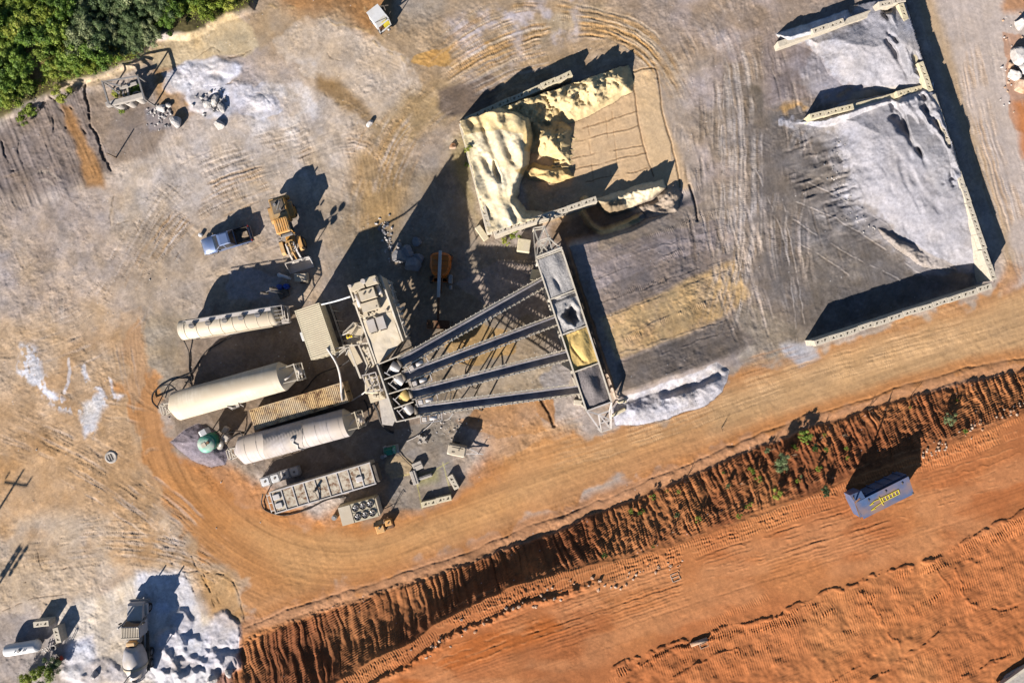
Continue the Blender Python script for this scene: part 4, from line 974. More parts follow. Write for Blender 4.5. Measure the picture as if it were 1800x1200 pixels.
def slabblock(px, py, ang, d, label, m=CONC, h=None):
    h = h or d[2]; z0 = G(px, py); p = P(px, py, h); b = MB(); b.bbox((0, 0, d[2] / 2), d, .06)
    o = b.build('concrete_block', m, None, (p.x, p.y, min(z0, .4) - .01), R(ang)); tag(o, label, 'concrete block'); return o
slabblock(847, 409, -55, (1.9, .75, .6), 'plain cream block lying off the corner of the sand bay wall', CONCY)
slabblock(921, 431, -8, (1.5, 1.5, 1.3), 'square tan block standing left of the lattice end of the bins', CONCY)
slabblock(942, 483, -8, (1.2, 1.2, 1.3), 'tan block under the left side of the grey gravel bin', CONCY)
slabblock(1003, 640, -30, (1.8, 1.2, .9), 'tan footing block under the bin between the two lower conveyors', CONC)
slabblock(1093, 703, 8, (1.0, .6, .8), 'small cream block by the dark corner of the last bin', CONCY)
slabblock(1018, 707, -5, (1.2, .6, .5), 'low tan block left of the last bin', CONC)
slabblock(1087, 724, 28, (1.8, .35, .5), 'long pale kerb piece lying in the white gravel by the last bin', CONCY)

# ================================================================== SHIPPING CONTAINERS
def corrugated(b, L, W, z, n, dep=.05, y0=None):
    """ribbed roof sheet: trapezoid profile along x"""
    pts = []; s = L / n
    for i in range(n):
        x = -L / 2 + i * s
        pts += [(x, z - dep), (x + s * .2, z - dep), (x + s * .35, z), (x + s * .85, z)]
    pts.append((L / 2, z - dep))
    vs = [(x, -W / 2, zz) for x, zz in pts] + [(x, W / 2, zz) for x, zz in pts]; m = len(pts)
    b.add(vs, [(i, i + 1, m + i + 1, m + i) for i in range(m - 1)])
def ribwall(b, L, yy, z0, z1, n, dep=.05, ax='x', xx=0):
    s = L / n; pts = []
    for i in range(n):
        x = -L / 2 + i * s; pts += [(x, 0), (x + s * .2, 0), (x + s * .35, -dep), (x + s * .85, -dep)]
    pts.append((L / 2, 0)); sg = 1 if yy > 0 else -1
    f = (lambda x, d, z: (x, yy + sg * d, z)) if ax == 'x' else (lambda x, d, z: (yy + sg * d, x, z))
    vs = [f(x, d, z0) for x, d in pts] + [f(x, d, z1) for x, d in pts]; m = len(pts)
    b.add(vs, [(i, i + 1, m + i + 1, m + i) for i in range(m - 1)])
def container(A, B, W, z0, hh, label, m, mroof=None, ribs=44, roof=None, name='shipping_container', door_end=1):
    loc, ang, L = frame(A, B, z0 + hh, z0); t = empty(name, loc, ang, label, 'container')
    b = MB()
    for sy in (-1, 1): ribwall(b, L - .2, sy * W / 2, .12, hh - .1, ribs, .04)
    ribwall(b, W - .2, -door_end * L / 2, .12, hh - .1, 9, .04, 'y')
    b.build('wall', m, t)
    b = MB()
    for sx in (-1, 1):
        for sy in (-1, 1): b.box((sx * (L / 2 - .05), sy * (W / 2 - .05), hh / 2), (.16, .16, hh + .02))
    for sy in (-1, 1): b.box((0, sy * (W / 2 - .04), .09), (L - .3, .12, .18)); b.box((0, sy * (W / 2 - .02), hh - .05), (L - .3, .10, .12))
    for sx in (-1, 1): b.box((sx * (L / 2 - .04), 0, .09), (.12, W - .3, .17)); b.box((sx * (L / 2 - .05), 0, hh - .04), (.14, W - .3, .12))
    b.build('frame', m, t)
    b = MB(); corrugated(b, L - .24, W - .16, hh + .01, ribs, .05); b.build('roof', mroof or m, t)
    for sy in (-1, 1):
        b = MB(); b.box((door_end * (L / 2 - .01), sy * W / 4, hh / 2), (.06, W / 2 - .14, hh - .3)); d = b.build('door', m, t)
        k = MB()
        for q in (-.3, .3): k.cyl((door_end * (L / 2 + .05), sy * W / 4 + q, .2), (door_end * (L / 2 + .05), sy * W / 4 + q, hh - .2), .02, seg=6)
        k.build('locking_bar', GALV, d)
    return t, L
container((443, 738), (607, 689), 2.3, 0, 2.6, 'long rusty tan ribbed container between the two big silos', TANR, TANR, 50)
cab, L = container((532, 588 - 45), (567, 626 + 0), 2.75, 2.6, 2.6, 'upper beige ribbed container stacked beside the plant tower, used as control room', BEIGE, BEIGE, 24, name='control_container')
ang = cab.rotation_euler[2]
# exact placing from its roof corners
c_ = [P(521, 543, 5.2), P(556, 533, 5.2), P(590, 621, 5.2), P(547, 632, 5.2)]
mid = sum(c_, Vector()) / 4; cab.location = (mid.x, mid.y, 2.6); cab.rotation_euler[2] = math.atan2((c_[3] - c_[0]).y + (c_[2] - c_[1]).y, (c_[3] - c_[0]).x + (c_[2] - c_[1]).x)
lo_ = container((521, 543), (556, 620), 2.75, 0, 2.6, 'lower beige container carrying the control room container', BEIGE, BEIGE, 24, name='control_container')[0]
lo_.location = (mid.x, mid.y, 0); lo_.rotation_euler[2] = cab.rotation_euler[2]
for sgn, nm in ((1, 'air_conditioner'),):
    b = MB(); b.bbox((0, -1.6, 1.5), (1.0, .5, .7), .04); b.build(nm, WHITE, cab)
# walkway along the shaded side of the control room
wk = empty('walkway', (mid.x, mid.y, 0), cab.rotation_euler[2], 'raised steel walkway along the shaded right side of the control containers', 'walkway')
b = MB(); b.box((0, 1.75, 2.62), (6.2, .72, .06)); b.build('deck', DKST, wk)
b = MB()
for x in np.linspace(-3, 3, 6): b.bar((x, 2.1, 2.6), (x, 2.1, 3.7), .05); b.bar((x, 2.1, 0), (x, 2.1, 2.6), .08)
b.bar((-3, 2.1, 3.7), (3, 2.1, 3.7), .05); b.bar((-3, 2.1, 3.2), (3, 2.1, 3.2), .04); b.build('railing', STEEL, wk)

# ice / water trailer with ribbed rusty lid
def lid_trailer():
    loc, ang, L = frame((478, 884), (656, 831), 2.9, 0)
    t = empty('water_tank_trailer', loc, ang, 'long flat lidded tank trailer with rust stained panel top, nearest the orange road', 'trailer'); W = 2.5; hh = 2.9
    b = MB(); b.bbox((0, 0, 1.75), (L, W, 2.1), .08); b.build('tank_body', DUSTY, t)
    b = MB(); b.box((0, 0, hh - .06), (L - .1, W - .12, .06)); b.build('lid', RUSTW, t)
    b = MB(); n = 9
    for i in range(n + 1): b.box((-L / 2 + .1 + i * (L - .2) / n, 0, hh + .005), (.11, W - .04, .09))
    for sy in (-1, 1): b.box((0, sy * (W / 2 - .03), hh + .012), (L, .14, .1))
    b.build('rib', CREAM2, t)
    for x, y in ((L * .36, -.2), (-L * .44, -.45), (-L * .44, .55)):
        b = MB(); b.bbox((x, y, hh + .06), (.8, .62, .16), .05); b.build('hatch', CREAM2, t)
    b = MB(); b.cyl((-L * .07, 0, hh), (-L * .07, 0, hh + .55), .14, seg=12); b.bar((-L * .07, 0, hh + .4), (-L * .07 + .1, -1.2, hh + .1), .07); b.cyl((-L * .07 + .25, .3, hh), (-L * .07 + .25, .3, hh + .4), .1, seg=10); b.build('filler_valve', DKST, t)
    b = MB()
    for k in range(3): b.bar((-L / 2 - .02, -.9 + k * .9, 2.6), (-L / 2 - .55, -.9 + k * .9, 2.35), .07)
    b.bar((-L / 2 - .55, -1.1, 2.35), (-L / 2 - .55, 1.1, 2.35), .08); b.build('end_rack', CREAM2, t)
    b = MB(); b.box((0, 0, .62), (L * .95, .9, .22)); b.build('chassis', DKST, t)
    for x in (-L * .28, -L * .2, L * .3):
        for sy in (-1, 1):
            b = MB(); b.cyl((x, sy * .78, .5), (x, sy * 1.12, .5), .5, seg=20); b.build('wheel', RUBB, t)
    b = MB(); b.bbox((L / 2 + .25, -.1, 2.2), (.5, 2.1, 1.3), .08); b.build('pump_box', DKST, t)
lid_trailer()

# ================================================================== SILOS
def silo(A, B, h, r, label, m, rear_cone, rings=0, dents=False):
    loc, ang, L = frame(A, B, h, 0); t = empty('cement_silo', loc, ang, label, 'silo')
    zc = h - 0.0
    b = MB(); prof = [(-L / 2 - .95, .35), (-L / 2 - .02, r * .97), (-L / 2, r), (L / 2, r)]
    b.lathe(prof, 'x', (0, 0, zc), 56); b.build('shell', m, t)
    # eccentric discharge cone
    b = MB(); n = 40; vs = []; fs = []; q = 8
    for i in range(q + 1):
        u = i / q; rr = r + (.45 - r) * u; cx = L / 2 + rear_cone * u; cz = zc - (r - .6) * u * .55; cy = -.15 * u
        for k in range(n):
            a = 2 * math.pi * k / n; vs.append((cx, cy + rr * math.cos(a), cz + rr * math.sin(a)))
    for i in range(q):
        for k in range(n): fs.append((i * n + k, i * n + (k + 1) % n, (i + 1) * n + (k + 1) % n, (i + 1) * n + k))
    fs.append(tuple(q * n + k for k in range(n))); b.add(vs, fs, True); b.build('discharge_cone', m if not dents else DUSTY, t)
    if rings:
        b = MB()
        for i in range(rings):
            x = -L / 2 + (i + .6) * L / rings; b.lathe([(x - .012, r + .002), (x - .012, r + .014), (x + .012, r + .014), (x + .012, r + .002)], 'x', (0, 0, zc), 56, (-110, 110) if False else (0, 360))
        b.build('seam_ring', DKST if not dents else GALV, t)
    # end frame with pipes
    b = MB(); x = -L / 2 - 1.35
    for sy in (-.6, .6): b.bar((x, sy, .1), (x, sy, zc + .7), .12); b.bar((x, sy, zc + .6), (-L / 2 - .3, sy * .8, zc + .6), .1)
    for z in (zc + .65, zc, zc - .8): b.bar((x, -.7, z), (x, .7, z), .1)
    b.bar((x, -.6, zc - .8), (x, .6, zc + .65), .07); b.bar((x - .35, -.5, zc + .5), (x - .35, .5, zc + .5), .08); b.bar((x - .35, -.5, zc + .5), (x, -.6, zc + .5), .08); b.bar((x - .35, .5, zc + .5), (x, .6, zc + .5), .08)
    b.build('end_frame', STEEL, t)
    b = MB(); x = L / 2 + rear_cone + .15
    for sy in (-.9, .9): b.bar((x, sy, .1), (x, sy, zc + 1.0), .14); b.bar((x, sy, zc + .9), (L / 2 - .1, sy * .9, zc + r * .7), .1); b.bar((x + .7, sy, zc + .3), (x, sy, zc + .9), .08)
    for z in (zc + .95, zc + .2, zc - .8): b.bar((x, -1, z), (x, 1, z), .12)
    b.bar((x, -.9, zc + .2), (x, .9, zc + .95), .08); b.bar((x + .7, -.9, zc + .3), (x + .7, .9, zc + .3), .1)
    b.build('support_frame', STEEL if not dents else DUSTY, t)
    b = MB(); b.tube([(x, .2, zc - .9), (x - .4, .1, zc + .3), (x - .9, -.3, zc + .9), (x - 1.4, -.5, zc + 1.1)], .11, 10); b.cyl((x + .2, -.4, zc), (x + .2, .4, zc), .3, seg=16); b.build('fill_pipe', CREAM2, t)
    # saddles, legs, wheels
    b = MB()
    for sx in (-.36, .36): b.xprism([(sx * L - .25, 0.0), (sx * L + .25, 0.0), (sx * L + .12, zc - r * .72), (sx * L - .12, zc - r * .72)], -r * .62, r * .62)
    b.box((0, 0, .25), (L * .95, .9, .18)); b.build('saddle', DKST, t)
    for sx in (.22, .30):
        for sy in (-1, 1):
            b = MB(); b.cyl((sx * L, sy * .8, .5), (sx * L, sy * 1.15, .5), .5, seg=18); b.build('wheel', RUBB, t)
    return t, L, zc
t, L, zc = silo((312, 713), (497, 661), 2.35, 1.68, 'big smooth cream horizontal silo, upper of the two', CREAM, 1.7)
b = MB(); r = 1.68              # bolted bracket with two hanging stays on the sunny flank
for dx in (-.75, .55): b.add([(dx * 1.0, -r * .99, zc + .1), (dx + .12, -r * .92, zc + .75), (dx + .42 * (1 if dx < 0 else -.2) + .2, -r * 1.18, zc + .2)], [(0, 1, 2)]); b.bar((dx + .1, -r * .95, zc + .55), (dx + .3, -r * 1.25, zc - .1), .07)
b.box((0, -r * 1.08, zc + .05), (1.0, .35, .3)); b.tube([(-.5, -r * 1.0, zc + .4), (-.1, -r * 1.2, zc + .3), (.4, -r * 1.2, zc - .1)], .06, 8)
o = b.build('bracket', CREAM2, t); o.location.x = .1
t, L, zc = silo((428, 791), (610, 742), 2.3, 1.62, 'big grey white horizontal silo with seam rings and wrinkled cover, lower of the two', mat('dusty_grey_silo', (202, 194, 192), .6, 0, .6, (196, 182, 166), .16, 1.4, .1, streak=.6), 1.2, 9, True)
b = MB()                          # wrinkled cover laced over its middle
vs = []; fs = []; n = 44; mseg = 26; x0, x1 = -L * .27, L * .10
for i in range(n + 1):
    x = x0 + (x1 - x0) * i / n
    for k in range(mseg + 1):
        a = R(28 + 140 * k / mseg); wr = .022 * math.sin(i * 1.9 + 4 * math.sin(k * .5)) * (.5 + .5 * math.sin(k * .31)) + .012 * math.sin(k * 1.7 + i * .5)
        rr = 1.62 + .035 + wr; vs.append((x + .25 * math.sin(k * .22), rr * math.cos(a), zc + rr * math.sin(a)))
for i in range(n):
    for k in range(mseg): j = i * (mseg + 1) + k; fs.append((j, j + 1, j + mseg + 2, j + mseg + 1))
b.add(vs, fs, True); b.build('cover', MATS['dusty_grey_silo'], t)
b = MB(); b.tube([(.3, -.1, zc + 1.7), (.15, -.6, zc + 1.62), (.5, -.9, zc + 1.45), (.3, -1.3, zc + 1.15), (.7, -1.62, zc + .5)], .09, 8); b.bbox((.2, -.2, zc + 1.74), (.5, .35, .22), .04); b.build('vent_pipe', CREAM2, t)

# tanker trailer
def tanker():
    loc, ang, L = frame((316, 581), (500, 551), 2.5, 0); t = empty('bulk_tanker', loc, ang, 'long narrow cream tanker trailer with a row of top hatches, upper left of the plant', 'tanker trailer')
    r = 1.12; zc = 2.3
    b = MB(); b.lathe([(-L / 2 + .0, .2), (-L / 2 + .05, r * .8), (-L / 2 + .2, r), (L / 2 - 1.2, r), (L / 2 - .9, r * .85), (L / 2 - .8, .2)], 'x', (0, 0, zc), 40); b.build('tank', CREAM, t)
    b = MB()
    for x in np.linspace(-L / 2 + .9, L / 2 - 1.6, 8): b.lathe([(x - .03, r), (x - .03, r + .03), (x + .03, r + .03), (x + .03, r)], 'x', (0, 0, zc), 40)
    b.build('band', DUSTY, t)
    for x in np.linspace(-L * .34, L * .28, 5):
        b = MB(); b.cyl((x, .25, zc + r - .1), (x, .25, zc + r + .22), .28, seg=16); b.cyl((x, .25, zc + r + .22), (x, .25, zc + r + .27), .32, seg=16); b.bar((x - .3, .25, zc + r + .3), (x + .3, .25, zc + r + .3), .06); b.bar((x, -.1, zc + r + .1), (x + .1, .6, zc + r + .25), .05); b.build('hatch', GALV, t)
    b = MB(); b.box((0, .68, zc + r - .12), (L * .8, .34, .05)); b.bar((-L * .42, .86, zc + r + .1), (L * .42, .86, zc + r + .1), .06); b.build('top_walkway', CREAM2, t)
    b = MB()
    for sy in (-.9, .9): b.bar((L / 2 - 1.0, sy, zc + .9), (L / 2 - .05, sy, zc + .7), .08); b.bar((L / 2 - .05, sy, zc + .7), (L / 2 - .05, sy, .5), .08)
    for z in (zc + .7, zc, 1.2, .6): b.bar((L / 2 - .05, -.95, z), (L / 2 - .05, .95, z), .09)
    for q in (-.4, 0, .4): b.bar((L / 2 - .9, q, zc + .95), (L / 2 - .05, q, zc + .7), .06)
    b.box((L / 2 - .5, -.75, .9), (.8, .5, .6)); b.build('rear_cage', CREAM2, t)
    b = MB(); b.box((0, 0, .95), (L * .92, .8, .2)); b.box((-.2, -1.12, 1.1), (L * .7, .1, .3)); b.build('chassis', DUSTY, t)
    for x in (-L * .40, L * .22, L * .31, L * .40):
        for sy in (-1, 1):
            b = MB(); b.cyl((x, sy * .72, .5), (x, sy * 1.08, .5), .5, seg=18); b.build('wheel', RUBB, t)
    b = MB(); b.tube([(-L * .45, -1.0, .9), (-L * .1, -1.15, .8), (L * .4, -1.05, .9)], .07, 8); b.build('discharge_pipe', GALV, t)
tanker()

# ================================================================== AGGREGATE BINS
BINH = 4.4
def bins():
    tl, tr, bl, br = P(943, 456, BINH), P(988, 439, BINH), P(1031, 722, BINH), P(1075, 706, BINH)
    base = (tl + tr + bl + br) / 4; base = (base.x, base.y, 0); t = empty('aggregate_bin_row', base, 0, 'row of four steel aggregate bins on legs at the head of the four conveyors', 'aggregate bins'); o = wl(base)
    dv = [(0.0,), (.265,), (.50,), (.745,), (1.0,)]; Lf = lambda u: tl.lerp(bl, u); Rt = lambda u: tr.lerp(br, u); dz = Vector((0, 0, -1))
    b = MB()
    for E in (Lf, Rt):
        c = tl.lerp(tr, .5).lerp(bl.lerp(br, .5), .5)
        a0, a1 = E(0), E(1); inn = (Rt(.5) - Lf(.5)) * (.16 if E is Lf else -.16)
        b.bar(a0, a1, .16, .14)
        b.add([a0, a1, a1 + dz * 1.1, a0 + dz * 1.1], [(0, 1, 2, 3)])
        b.add([a0 + dz * 1.1, a1 + dz * 1.1, a1 + dz * 2.4 + inn, a0 + dz * 2.4 + inn], [(0, 1, 2, 3)])
    b.build('side_wall', STEEL, t, o)
    for (u,) in dv:
        b = MB(); p, q = Lf(u), Rt(u); b.add([p, q, q + dz * 2.4, p + dz * 2.4], [(0, 1, 2, 3)]); b.bar(p + dz * .02, q + dz * .02, .14, .12); b.bar(p.lerp(q, .05) + dz * .35 , q + dz * .05, .06)
        b.build('divider', STEEL, t, o)
    b = MB()
    for u in (.02, .265, .5, .745, .98):
        for E in (Lf, Rt): e = E(u); b.bar((e.x, e.y, 0), (e.x, e.y, BINH - .1), .2); 
        p, q = Lf(u), Rt(u); b.bar((p.x, p.y, .6), (q.x, q.y, 2.0), .1); b.bar((p.x, p.y, .25), (q.x, q.y, .25), .14)
    b.bar((tl.x, tl.y, .3), (bl.x, bl.y, .3), .2); b.bar((tr.x, tr.y, .3), (br.x, br.y, .3), .2); b.build('leg_frame', STEEL, t, o)
    # lattice ends
    b = MB(); z = BINH - .3
    n1, n2 = P(938, 401, 3.4), P(957, 398, 3.4); m1, m2 = P(946, 424, 3.9), P(964, 418, 3.9)
    for p, q in ((tl, m1), (tr, m2), (m1, n1), (m2, n2), (n1, n2), (m1, m2), (m1, n2), (tl, m2), (m1, tr.lerp(tl, .45)), (m2, tr.lerp(tl, .35)), (m1, tr.lerp(tl, .7))): b.bar(p, q, .13)
    for p in (n1, n2): b.bar(p, (p.x, p.y, 0), .12)
    lw = Vector((0, 0, -1.6))
    for p, q in ((tl + lw, n1 + lw), (tr + lw, n2 + lw), (m1 + lw, m2 + lw), (n1 + lw, n2 + lw), (tl + lw, tr + lw), (m1, m1 + lw), (m2, m2 + lw), (m1 + lw, tr + lw), (tl + lw, m2 + lw)): b.bar(p, q, .1)
    b.bar(tl + Vector((0, .25, -.1)), tr + Vector((0, .25, -.1)), .22, .3); b.build('lattice_end', STEEL, t, o)
    b = MB(); n1, n2 = P(1057, 759, 3.0), P(1074, 753, 3.0); m1, m2 = P(1052, 728, 3.8), P(1071, 722, 3.8)
    for p, q in ((bl, n1), (br, n2), (n1, n2), (bl, m1), (m1, n1), (m1, n2), (br, m2), (m2, n2), (m1, m2), (bl, br), (P(1054, 744, 3.4), P(1073, 738, 3.4)), (m1, P(1073, 738, 3.4))): b.bar(p, q, .14)
    for p in (n1, n2): b.bar(p, (p.x, p.y, 0), .12)
    b.build('lattice_end', CREAM2, t, o)
    # hopper mouths below
    for i in range(4):
        u = (dv[i][0] + dv[i + 1][0]) / 2; c = Lf(u).lerp(Rt(u), .5); b = MB(); b.box((c.x, c.y, 1.75), (1.4, 1.6, .7), R(-71), 1.5); b.build('discharge_gate', DKST, t, o)
    # loads
    rr = random.Random(3)
    def load(i, m, label, top, fn, nm='gravel_heap', cat='gravel'):
        u0, u1 = dv[i][0] + .008, dv[i + 1][0] - .008; n = 34; vs = []; fs = []
        for a in range(n + 1):
            for c in range(n + 1):
                p = Lf(u0 + (u1 - u0) * a / n).lerp(Rt(u0 + (u1 - u0) * a / n), .02 + .96 * c / n)
                vs.append((p.x, p.y, BINH + fn(a / n, c / n) + rr.uniform(-.02, .02)))
        for a in range(n):
            for c in range(n): j = a * (n + 1) + c; fs.append((j, j + 1, j + n + 2, j + n + 1))
        b = MB(); b.add(vs, fs, True); tag(b.build(nm, m), label, cat, 'loads in the four bins')
    w = lambda a, c, s=0: .07 * math.sin(a * 7 + s + 2 * math.sin(c * 5)) + .05 * math.sin(c * 11 + s * 2 + a * 5)
    load(0, GRAVP, 'pale grey gravel filling the bin nearest the sand bay', 0, lambda a, c: -.02 - .6 * max(0, c - .68) ** 1.2 * (1.3 - a) - .3 * math.exp(-((a - .72 - (c - .45)) / .16) ** 2 - ((c - .45) / .09) ** 2) + .5 * w(a, c))
    def hole(a, c):
        th = math.atan2(a - .6, c - .58); d = math.hypot((a - .60) * 1.1, c - .58) * (1 + .13 * math.sin(3 * th + 1) + .09 * math.sin(7 * th)); return -.1 + .2 * math.exp(-((d - .36) / .1) ** 2) - 2.0 * max(0, 1 - d / .3) ** .6 + .5 * w(a, c, 1) - .2 * (a < .1)
    load(1, GRAVP, 'grey gravel with a dark funnel hole drawn down in its middle', 0, hole)
    load(2, SANDM, 'yellow sand heaped in the third bin', 0, lambda a, c: -.16 + .5 * math.exp(-(((a - .42) / .3) ** 2 + ((c - .6) / .28) ** 2)) - .2 * math.exp(-((math.hypot((a - .42) * .8 + .04 * math.sin(9 * c), c - .6 + .05 * math.sin(6 * a)) - .33) / .05) ** 2) * (c < .62) + w(a, c, 2), 'sand_heap', 'sand')
    load(3, GRAVD, 'dark grey gravel in the last bin by the white gravel heap', 0, lambda a, c: -.16 + .45 * math.exp(-(((a - .45) / .4) ** 2 + ((c - .45) / .26) ** 2)) - .5 * max(0, c - .72) + w(a, c, 3) * .6)
bins()

# ================================================================== CONVEYORS
def conveyor(A, B, ha, hb, w, label, motor=True):
    a = P(*A, ha); b2 = P(*B, hb); d = b2 - a; base = ((a.x + b2.x) / 2, (a.y + b2.y) / 2, 0); ang = math.atan2(d.y, d.x)
    L = math.hypot(d.x, d.y); t = empty('belt_conveyor', base, ang, label, 'conveyor', 'conveyors from bins to plant')
    z = lambda x, dz=0: ha + (hb - ha) * (x + L / 2) / L + dz
    x0, x1 = -L / 2, L / 2
    m = MB(); n = 24; vs = []; fs = []; ws = [(-w / 2, .14), (-w * .17, -.30), (w * .17, -.30), (w / 2, .14)]
    for i in range(n + 1):
        x = x0 + (x1 - x0) * i / n
        for y, dz in ws: vs.append((x, y, z(x, dz - .10)))
    for i in range(n):
        for k in range(3): j = i * 4 + k; fs.append((j, j + 1, j + 5, j + 4))
    m.add(vs, fs, True); m.build('belt', BELT, t)
    for s in (-1, 1):
        m = MB(); y = s * (w / 2 + .17); m.bar((x0, y, z(x0, .0)), (x1, y, z(x1, .0)), .13, .1); m.build('side_rail', STEEL, t)
    m = MB()
    for s in (-1, 1):
        y = s * (w / 2 + .12); m.bar((x0 + .5, y, z(x0 + .5, -.85)), (x1 - .4, y, z(x1 - .4, -.85)), .09)
        k = int(L / 1.1)
        for i in range(k):
            xa = x0 + .5 + i * (L - .9) / k; xb = xa + (L - .9) / k; m.bar((xa, y, z(xa, -.85)), (xb if i % 2 else xa, y, z(xb if i % 2 else xa, -.05)), .06); m.bar((xa, y, z(xa, -.05)), (xb, y, z(xb, -.85)), .05)
    m.build('truss', STEEL, t)
    m = MB(); k = int(L / .62)
    for i in range(k):
        x = x0 + .4 + i * (L - .8) / k
        for s in (-1, 1): m.box((x, s * (w / 2 + .25), z(x, .05)), (.08, .12, .1))
        m.bar((x, -w / 2 - .2, z(x, -.5)), (x, w / 2 + .2, z(x, -.5)), .07)
    m.build('idler', STEEL, t)
    m = MB(); m.cyl((x0, -w / 2, z(x0, -.18)), (x0, w / 2, z(x0, -.18)), .2, seg=20); m.build('head_pulley', DKST, t)
    if motor:
        m = MB(); q = -w / 2 - .62; m.cyl((x0 + 1.3, q, z(x0 + 1.3)), (x0 + 2.1, q, z(x0 + 2.1)), .22, seg=14); m.bbox((x0 + .8, q, z(x0 + .8)), (.5, .5, .45), .05); m.bar((x0 + .4, q - .4, z(x0)), (x0 + 2.6, q - .4, z(x0 + 2.4)), .08); m.bar((x0 + 2.6, q - .4, z(x0 + 2.4)), (x0 + 2.6, q + .4, z(x0 + 2.4)), .08); m.bar((x0 + .4, q - .4, z(x0)), (x0 + .4, q + .4, z(x0)), .08); m.build('drive_motor', CREAM2, t)
    m = MB()
    for f in (.33,):
        x = x0 + f * L
        for s in (-1, 1): m.bar((x + .5, s * (w / 2 + 1.0), 0), (x, s * (w / 2 + .12), z(x, -.8)), .14)
        m.bar((x + .3, -w / 2 - .6, z(x) * .45), (x + .3, w / 2 + .6, z(x) * .45), .1)
    m.build('support_leg', DKST, t)
conveyor((703, 638), (962, 492), 7.1, 1.7, .86, 'topmost conveyor, from the plant to the pale gravel bin')
conveyor((710, 662), (984, 560), 7.1, 1.7, .86, 'second conveyor from the top, to the bin with the funnel hole')
conveyor((722, 693), (1004, 622), 7.1, 1.7, .86, 'third conveyor, its head dropping yellow sand')
conveyor((731, 721), (1026, 683), 7.1, 1.7, .86, 'lowest conveyor, to the dark gravel bin')

